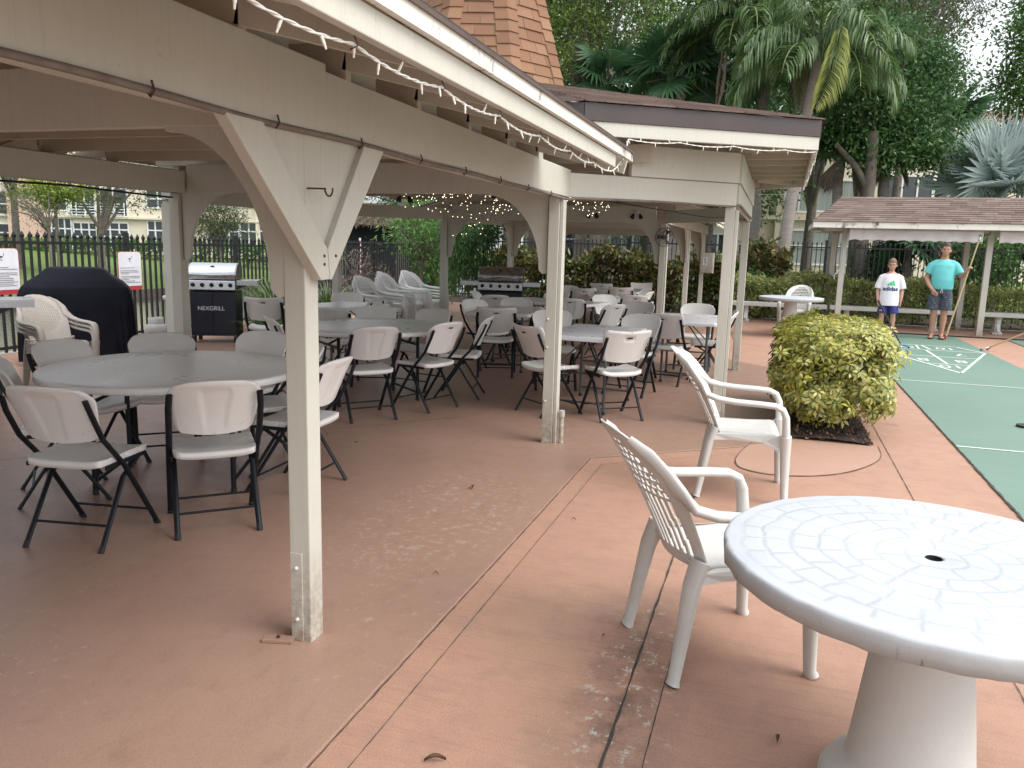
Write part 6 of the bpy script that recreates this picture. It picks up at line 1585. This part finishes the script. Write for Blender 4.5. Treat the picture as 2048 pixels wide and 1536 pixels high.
# ------------------------------------------------------------------ people
def fused(mb, name, mat, parent, voxel=.009, smooth=4, keepz=None):
    """union of overlapping closed shapes as ONE continuous smooth surface"""
    me = bpy.data.meshes.new('tmp'); me.from_pydata(mb.v, [], mb.f)
    bm = bmesh.new(); bm.from_mesh(me); bmesh.ops.remove_doubles(bm, verts=bm.verts, dist=1e-6); bmesh.ops.recalc_face_normals(bm, faces=bm.faces); bm.to_mesh(me); bm.free()
    o = bpy.data.objects.new('tmp', me); COL.objects.link(o)
    r = o.modifiers.new('r', 'REMESH'); r.mode = 'VOXEL'; r.voxel_size = voxel
    if smooth: s = o.modifiers.new('s', 'SMOOTH'); s.factor = .5; s.iterations = smooth
    dg = bpy.context.evaluated_depsgraph_get(); dg.update(); m2 = bpy.data.meshes.new_from_object(o.evaluated_get(dg))
    bpy.data.objects.remove(o); bpy.data.meshes.remove(me); m2.name = name
    m2.polygons.foreach_set('use_smooth', [True] * len(m2.polygons)); m2.materials.clear(); m2.materials.append(mat)
    q = bpy.data.objects.new(name, m2); COL.objects.link(q); q.parent = parent; return q
SKIN = pm('fair_skin', (.50, .29, .21), .5, (.44, .245, .175), 9, (.40, .19, .14), 14, .62, .8, spec=.35)
SKIN2 = pm('tanned_skin', (.42, .235, .165), .5, (.36, .195, .135), 9, (.30, .14, .10), 14, .62, .8, spec=.35)
def hand(mb, p, d, palmn, sc=1.0, curl=.6, thumb=1):
    """p wrist, d pointing direction, palmn palm normal"""
    p = Vector(p); d = Vector(d).normalized(); n = Vector(palmn); n = (n - d * n.dot(d)).normalized(); s = d.cross(n)
    mb.tube([p - d * .02 * sc, p + d * .02 * sc, p + d * .06 * sc, p + d * .095 * sc], [(.026 * sc, .018 * sc), (.034 * sc, .017 * sc), (.041 * sc, .016 * sc), (.038 * sc, .013 * sc)], 10, up=n)
    for k, L in enumerate((.068, .078, .072, .056)):
        o = (-.030 + .020 * k) * sc; a = p + d * .088 * sc + s * o; c = curl
        e1 = (d * math.cos(c) + n * math.sin(c)).normalized(); e2 = (d * math.cos(2.1 * c) + n * math.sin(2.1 * c)).normalized(); e3 = (d * math.cos(2.9 * c) + n * math.sin(2.9 * c)).normalized()
        q1 = a + e1 * L * .45 * sc; q2 = q1 + e2 * L * .32 * sc; q3 = q2 + e3 * L * .26 * sc
        mb.tube([a - d * .01, a, q1, q2, q3], [.0095 * sc, .0095 * sc, .0088 * sc, .008 * sc, .0062 * sc], 7)
    t0 = p + d * .03 * sc - s * thumb * .03 * sc; t1 = t0 + (d * .55 - s * thumb * .75 + n * .35).normalized() * .036 * sc; t2 = t1 + (d * .8 - s * thumb * .25 + n * .55).normalized() * .032 * sc
    mb.tube([t0 - d * .012, t0, t1, t2], [.013 * sc, .0125 * sc, .0105 * sc, .0075 * sc], 7)
def headparts(mb, M4, k=1.0, child=False):
    def B(c, r, n=16, m=12):
        q = MB(); q.ball(c, r, n, m); mb.add([M4 @ Vector(v) for v in q.v], q.f, True)
    B((0, .0, .115 * k), (.076 * k, .096 * k, .108 * k)); B((0, .028 * k, .055 * k), (.060 * k, .066 * k, .062 * k)); B((0, .062 * k, .022 * k), (.032 * k, .026 * k, .022 * k))
    B((0, .098 * k, .083 * k), (.012 * k, .018 * k, .018 * k)); B((0, .092 * k, .103 * k), (.009 * k, .012 * k, .022 * k))
    B((0, .086 * k, .045 * k), (.024 * k, .010 * k, .009 * k))
    for sg in (-1, 1):
        B((sg * .078 * k, -.008 * k, .09 * k), (.010 * k, .020 * k, .031 * k)); B((sg * .040 * k, .068 * k, .075 * k), (.026 * k, .018 * k, .022 * k)); B((sg * .030 * k, .081 * k, .126 * k), (.026 * k, .010 * k, .009 * k))
def face(t, M4, k, hairmat, browmat, body, glasses=False):
    EYEW = pm('eye_white', (.6, .58, .55), .3); EYED = pm('eye_iris', (.03, .022, .018), .2); LIP = pm('lips', (.34, .12, .10), .5)
    def put(mb, name, mat, par): mb.v = [tuple(M4 @ Vector(v)) for v in mb.v]; return mb.build(name, mat, par)
    for sg in (-1, 1):
        mb = MB(); mb.ball((sg * .031 * k, .0795 * k, .108 * k), (.012 * k, .010 * k, .0065 * k), 10, 8); e = put(mb, 'eye', EYEW, body)
        mb = MB(); mb.ball((sg * .031 * k, .0875 * k, .108 * k), (.0058 * k, .004 * k, .0062 * k), 8, 6); put(mb, 'iris', EYED, e)
        mb = MB(); mb.tube([(sg * .014 * k, .094 * k, .124 * k), (sg * .032 * k, .0935 * k, .130 * k), (sg * .052 * k, .078 * k, .125 * k)], [.003 * k, .0038 * k, .002 * k], 6); put(mb, 'eyebrow', browmat, body)
    mb = MB(); mb.tube([(-.024 * k, .085 * k, .044 * k), (0, .0965 * k, .046 * k), (.024 * k, .085 * k, .044 * k)], [.002 * k, .0048 * k, .002 * k], 6); put(mb, 'mouth', LIP, body)
    if glasses:
        FR = pm('glasses_frame', (.05, .025, .02), .3); mb = MB()
        for sg in (-1, 1):
            mb.tube([(sg * .036 * k + .026 * k * math.cos(a), .104 * k - .004 * abs(math.cos(a)), .106 * k + .018 * k * math.sin(a)) for a in np.linspace(0, 2 * math.pi, 17)], .0026, 5)
            mb.tube([(sg * .062 * k, .098 * k, .11 * k), (sg * .083 * k, .0, .11 * k)], .0022, 5)
        mb.tube([(-.010 * k, .106 * k, .11 * k), (.010 * k, .106 * k, .11 * k)], .0024, 5); put(mb, 'glasses', FR, t)
def hair(t, M4, k, mat, style):
    mb = MB(); nu, nv = 44, 22
    def f(u, v, off):
        a = 2 * math.pi * u; fr = math.cos(a - math.pi / 2)      # +1 at the front
        lim = (1.02 if fr > .55 else 1.25 + .75 * min(1, max(0, (.55 - fr) / .9))) if style == 'short' else (1.22 if fr > .5 else 1.45 + .6 * min(1, max(0, (.5 - fr) / .9)))
        th = lim * v; rr = (1.07 + off + .012 * math.sin(a * 13 + v * 9) + .012 * math.sin(a * 7 - v * 15)) * (1 + (.05 if style != 'short' else .035) * math.cos(th) ** 2)
        if style != 'short' and fr > .3: rr += .06 * math.sin(v * 3.1)
        if style == 'short' and fr > .2: rr += .05 * (1 - v) * fr
        return M4 @ Vector((.076 * k * rr * math.sin(th) * math.cos(a), .096 * k * rr * math.sin(th) * math.sin(a), .115 * k + .108 * k * rr * math.cos(th)))
    mb.grid(lambda u, v: f(u, v, 0), nu, nv); mb.grid(lambda u, v: f(u, v, -.10), nu, nv, flip=True)
    mb.grid(lambda u, v: f(u, 1.0, -.10 * v), nu, 1); mb.build('hair', mat, t)
def project(vs, bvh, lift=.004):
    """lay flat artwork (x,z) onto the front (+y) of a garment"""
    out = []
    for x, z in vs:
        h = bvh.ray_cast(Vector((x, 1.0, z)), Vector((0, -1, 0)))
        out.append((x, (h[0].y if h[0] else .1) + lift, z))
    return out
def subdiv(vs, fs, mxl=.02):
    me = bpy.data.meshes.new('t'); me.from_pydata([(v[0], v[1], 0) for v in vs], [], fs); bm = bmesh.new(); bm.from_mesh(me); bmesh.ops.triangulate(bm, faces=bm.faces)
    for _ in range(4):
        ed = [e for e in bm.edges if e.calc_length() > mxl]
        if not ed: break
        bmesh.ops.subdivide_edges(bm, edges=ed, cuts=1); bmesh.ops.triangulate(bm, faces=[f for f in bm.faces if len(f.verts) > 3])
    o = [(v.co.x, v.co.y) for v in bm.verts]; bm.verts.index_update(); f = [tuple(v.index for v in q.verts) for q in bm.faces]; bm.free(); bpy.data.meshes.remove(me); return o, f
def artwork(name, vs, fs, cloth, mat, ox, oz, flip=True):
    vs, fs = subdiv(vs, fs); dg = bpy.context.evaluated_depsgraph_get()
    bvh = BVHTree.FromPolygons([v.co for v in cloth.data.vertices], [tuple(p.vertices) for p in cloth.data.polygons])
    P = project([(ox - x if flip else ox + x, oz + y) for x, y in vs], bvh); mb = MB(); mb.add(P, fs); return mb.build(name, mat, cloth)
def flipflop(t, c, a, mat):
    rt = rotz(a); mb = MB(); pts = [(.0, .15), (.04, .12), (.046, .04), (.032, -.04), (.036, -.10), (.0, -.135), (-.036, -.10), (-.032, -.04), (-.046, .04), (-.04, .12)]
    mb.prism([Vector(c) + rt @ Vector((x, y, 0)) for x, y in pts], (0, 0, .018)); s = mb.build('flip_flop', mat, t, bevel=.004)
    for sg in (-1, 1):
        mb = MB(); mb.tube([Vector(c) + rt @ Vector(q) for q in ((0, .10, .02), (sg * .022, .07, .062), (sg * .044, .01, .045), (sg * .045, -.02, .018))], [.006, .008, .008, .006], 6); mb.build('strap', mat, s)
def legs(mb, S, stance, rr=1.0):
    for sg in (-1, 1):
        hx, kx, ax, ay = stance[0], stance[1], stance[2], .0
        mb.tube([(sg * hx, 0, .52 * S), (sg * hx * 1.05, .005, .44 * S), (sg * (hx * .6 + kx * .4), .012, .36 * S), (sg * kx, .02, .285 * S), (sg * kx, .012, .265 * S), (sg * (kx * .7 + ax * .3), -.012, .205 * S), (sg * (kx * .4 + ax * .6), -.015, .13 * S), (sg * ax, -.015, .055 * S), (sg * ax, -.012, .025 * S)],
                [.085 * rr, .088 * rr, .075 * rr, .058 * rr, .054 * rr, .059 * rr, .046 * rr, .034 * rr, .036 * rr], 14)
        mb.tube([(sg * ax, -.065, .035), (sg * ax, -.03, .05), (sg * (ax + .008), .06, .045), (sg * (ax + .014), .13, .034), (sg * (ax + .016), .165, .028)], [(.026 * rr, .022), (.036 * rr, .036), (.040 * rr, .030), (.042 * rr, .019), (.026 * rr, .012)], 12, up=(0, 0, 1))
# ---- the man
def man():
    t = thing('person', 'person in turquoise shirt and dark patterned shorts holding a cue upright', 'person', (3.02, 17.12, .006), R(172))
    S = 1.82; mb = MB(); legs(mb, S, (.095, .088, .085), 1.05)
    mb.tube([(0, 0, .86), (0, 0, .95), (0, .005, 1.10), (0, 0, 1.28), (0, -.005, 1.42), (0, -.01, 1.49), (0, -.005, 1.535)], [(.15, .11), (.17, .125), (.17, .14), (.18, .13), (.175, .112), (.12, .085), (.062, .056)], 20, up=(0, 1, 0))
    mb.tube([(0, -.015, 1.46), (0, 0, 1.54), (0, .012, 1.62)], [.075, .062, .06], 14)
    Mh = Matrix.Translation((0, .012, 1.585)) @ Matrix.Rotation(R(-4), 4, 'Y') @ Matrix.Rotation(R(-2), 4, 'Z') @ Matrix.Rotation(R(-4), 4, 'X')
    headparts(mb, Mh, 1.06)
    # right arm (x+): hangs, elbow a little bent, hand before the hip
    mb.tube([(.14, -.01, 1.42), (.195, -.01, 1.385), (.242, -.02, 1.29), (.270, -.03, 1.17), (.262, .0, 1.12), (.215, .09, 1.02), (.165, .165, .95)], [.05, .052, .050, .045, .044, .040, .027], 12)
    hand(mb, (.160, .172, .945), (-.45, .55, -.62), (-.75, -.4, -.3), 1.05, .35, 1)
    # left arm (x-): forearm folded up to hold the cue
    mb.tube([(-.14, -.01, 1.42), (-.195, -.01, 1.385), (-.250, .01, 1.30), (-.290, .03, 1.215), (-.305, .07, 1.20), (-.345, .15, 1.255), (-.372, .205, 1.30)], [.05, .052, .050, .046, .044, .040, .028], 12)
    hand(mb, (-.374, .208, 1.305), (-.35, .45, .82), (-.6, -.2, -.05) , 1.05, 1.0, -1)
    body = fused(mb, 'body', SKIN2, t, .0075, 3)
    HR = pm('dark_brown_hair', (.035, .022, .016), .6, (.022, .014, .010), 40, bump=.6, bs=150)
    face(t, Mh, 1.06, HR, HR, body); hair(t, Mh, 1.06, HR, 'short')
    TQ = pm('turquoise_cotton', (.13, .50, .50), .85, (.115, .455, .46), 5, bump=.25, bs=25, dist=.01)
    mb = MB(); mb.tube([(0, .005, .955), (0, .008, 1.02), (0, .012, 1.12), (0, .006, 1.28), (0, -.004, 1.40), (0, -.01, 1.47), (0, -.008, 1.515)], [(.196, .150), (.197, .160), (.196, .166), (.200, .152), (.200, .134), (.135, .108), (.080, .074)], 24, up=(0, 1, 0))
    mb.tube([(.06, -.008, 1.468), (.14, -.01, 1.445), (.205, -.012, 1.395), (.248, -.02, 1.29), (.264, -.022, 1.245)], [.054, .062, .070, .076, .078], 16); mb.tube([(-.06, -.008, 1.468), (-.14, -.01, 1.445), (-.205, -.01, 1.395), (-.258, .012, 1.30), (-.281, .022, 1.25)], [.054, .062, .070, .075, .076], 16)
    sh = fused(mb, 'shirt', TQ, t, .011, 3)
    mb = MB(); mb.tube([(.078 * math.cos(a), -.004 + .072 * math.sin(a), 1.508 - .014 * math.sin(a)) for a in np.linspace(0, 2 * math.pi, 25)], .008, 7, caps=False); mb.build('collar', TQ, sh)
    artwork('chest_print', [(-.045, .0), (.045, .0), (.045, .01), (-.045, .01), (-.04, .016), (.035, .016), (.035, .024), (-.04, .024), (-.045, -.014), (.03, -.014), (.03, -.006), (-.045, -.006)], [(0, 1, 2, 3), (4, 5, 6, 7), (8, 9, 10, 11)], sh, pm('pale_print', (.25, .55, .48), .8), -.09, 1.375)
    m, nt, b = newmat('patterned_shorts'); c = coords(nt); v = N(nt, 'ShaderNodeTexVoronoi'); v.inputs['Scale'].default_value = 26
    mp = N(nt, 'ShaderNodeMapping'); mp.inputs['Scale'].default_value = (1, 1, 1.7); nt.links.new(c, mp.inputs[0]); nt.links.new(mp.outputs[0], v.inputs['Vector'])
    o = mixc(nt, ramp(nt, v.outputs['Distance'], .20, .26, (1, 1, 1, 1), (0, 0, 0, 1)), (.05, .06, .085), (.30, .31, .32)); nt.links.new(o, b.inputs['Base Color']); b.inputs['Roughness'].default_value = .9
    mb = MB(); mb.tube([(0, .0, .86), (0, .004, .92), (0, .005, .985)], [(.185, .14), (.190, .145), (.180, .142)], 22, up=(0, 1, 0))
    for sg in (-1, 1): mb.tube([(sg * .085, 0, .90), (sg * .098, .004, .80), (sg * .108, .008, .66), (sg * .110, .010, .555)], [(.10, .125), (.108, .125), (.108, .115), (.107, .112)], 18, up=(0, 1, 0))
    st = fused(mb, 'shorts', m, t, .011, 2)
    mb = MB()
    for sg in (-1, 1): mb.tube([(sg * .006, .158, .96), (sg * .012, .168, .92), (sg * .016, .162, .885)], .005, 6)
    mb.build('drawstring', PVC, st)
    for sg in (-1, 1): flipflop(t, (sg * .085 + sg * .006, .035, 0), -sg * .06, BLACK)
man()
# ---- the boy
def boy():
    t = thing('person', 'person, a boy with glasses in a white logo shirt and royal blue shorts', 'person', (2.12, 17.08, .006), R(173))
    S = 1.5; k = .98; mb = MB(); legs(mb, S, (.085, .10, .11), .84)
    mb.tube([(0, 0, .72), (0, 0, .80), (0, .004, .92), (0, 0, 1.06), (0, -.004, 1.16), (0, -.006, 1.215), (0, -.004, 1.25)], [(.125, .095), (.135, .105), (.135, .11), (.138, .10), (.14, .09), (.105, .07), (.055, .05)], 20, up=(0, 1, 0))
    mb.tube([(0, -.01, 1.19), (0, 0, 1.25), (0, .008, 1.31)], [.055, .046, .045], 14)
    Mh = Matrix.Translation((0, .008, 1.283)) @ Matrix.Rotation(R(-3), 4, 'Z') @ Matrix.Rotation(R(-3), 4, 'X'); headparts(mb, Mh, .98)
    mb.tube([(.11, -.005, 1.175), (.155, -.005, 1.145), (.190, -.012, 1.03), (.212, -.012, .905), (.212, .0, .87), (.205, .03, .76), (.195, .055, .68)], [.045, .047, .041, .034, .033, .030, .021], 12)
    hand(mb, (.194, .057, .675), (-.08, .20, -.95), (-.9, .1, 0), .86, .75, 1)
    mb.tube([(-.11, -.005, 1.175), (-.155, -.005, 1.145), (-.190, -.012, 1.03), (-.212, -.015, .905), (-.214, -.005, .87), (-.212, .02, .76), (-.208, .04, .69)], [.045, .047, .041, .034, .033, .030, .021], 12)
    hand(mb, (-.208, .042, .685), (.02, .15, -.95), (.9, .1, 0), .86, .35, -1)
    body = fused(mb, 'body', SKIN, t, .0068, 3)
    HR = pm('light_brown_hair', (.16, .105, .06), .6, (.11, .07, .04), 40, bump=.6, bs=150)
    face(t, Mh, .98, HR, HR, body, glasses=True); hair(t, Mh, .98, HR, 'fringe')
    WH = pm('white_cotton', (.70, .70, .74), .85, (.66, .66, .70), 5, bump=.25, bs=22, dist=.01)
    mb = MB(); mb.tube([(0, .0, .60), (0, .0, .69), (0, .004, .82), (0, .004, .95), (0, .0, 1.07), (0, -.004, 1.15), (0, -.006, 1.20), (0, -.004, 1.228)], [(.192, .150), (.188, .146), (.176, .135), (.166, .128), (.163, .118), (.155, .102), (.115, .085), (.066, .062)], 24, up=(0, 1, 0))
    for sg in (-1, 1): mb.tube([(sg * .09, -.005, 1.165), (sg * .155, -.006, 1.14), (sg * .200, -.014, 1.00), (sg * .214, -.014, .925)], [.062, .064, .070, .072], 16)
    sh = fused(mb, 'shirt', WH, t, .010, 3)
    mb = MB(); mb.tube([(.062 * math.cos(a), -.002 + .058 * math.sin(a), 1.222 - .012 * math.sin(a)) for a in np.linspace(0, 2 * math.pi, 25)], .007, 7, caps=False); mb.build('collar', WH, sh)
    GR = pm('green_print', (.04, .48, .16), .7); NV = pm('navy_print', (.03, .045, .14), .7)
    vs, fs = textmesh('adidas', .105, .004); artwork('shirt_lettering', [(v[0] * 1.02, v[1]) for v in vs], fs, sh, NV, -.005, .925)
    # three slanted bars rising to the right
    for x0, h in ((-.062, .040), (-.012, .070), (.040, .100)):
        v = [(x0, 0), (x0 + .040, 0), (x0 + .040 - .0 if False else x0 + .040, .012), (x0 + .012 - h * .22, h), (x0 - .022 - h * .05, h * .80)]
        v = [(x0, 0), (x0 + .040, 0), (x0 + .030 - h * .36 + .012, h), (x0 - h * .36 + .004, h * .82)]
        artwork('shirt_emblem_bar', v, [(0, 1, 2, 3)], sh, GR, -.012, .990)
    RB = pm('royal_blue_shorts', (.035, .04, .22), .6, (.028, .032, .18), 6)
    mb = MB(); mb.tube([(0, .0, .66), (0, .004, .72), (0, .004, .80)], [(.148, .112), (.148, .115), (.140, .11)], 20, up=(0, 1, 0))
    for sg in (-1, 1): mb.tube([(sg * .07, 0, .72), (sg * .085, .004, .62), (sg * .098, .008, .50), (sg * .100, .008, .455)], [(.078, .100), (.084, .104), (.092, .102), (.096, .100)], 16, up=(0, 1, 0))
    st = fused(mb, 'shorts', RB, t, .010, 2)
    artwork('shorts_emblem', [(-.018, -.012), (-.010, -.012), (-.010, .014), (-.018, .014), (.010, -.012), (.018, -.012), (.018, .014), (.010, .014), (-.012, -.004), (.012, -.004), (.012, .003), (-.012, .003)], [(0, 1, 2, 3), (4, 5, 6, 7), (8, 9, 10, 11)], st, SIGNW, .125, .505)
    SHOE = pm('dark_trainer', (.05, .055, .06), .6)
    for sg in (-1, 1):
        mb = MB(); x = sg * .112; mb.tube([(x, -.075, .04), (x, -.04, .055), (x, .05, .048), (x, .11, .036), (x, .15, .03)], [(.026, .030), (.040, .050), (.042, .040), (.042, .030), (.024, .018)], 14, up=(0, 0, 1)); mb.build('shoe', SHOE, t, fix=True)
boy()
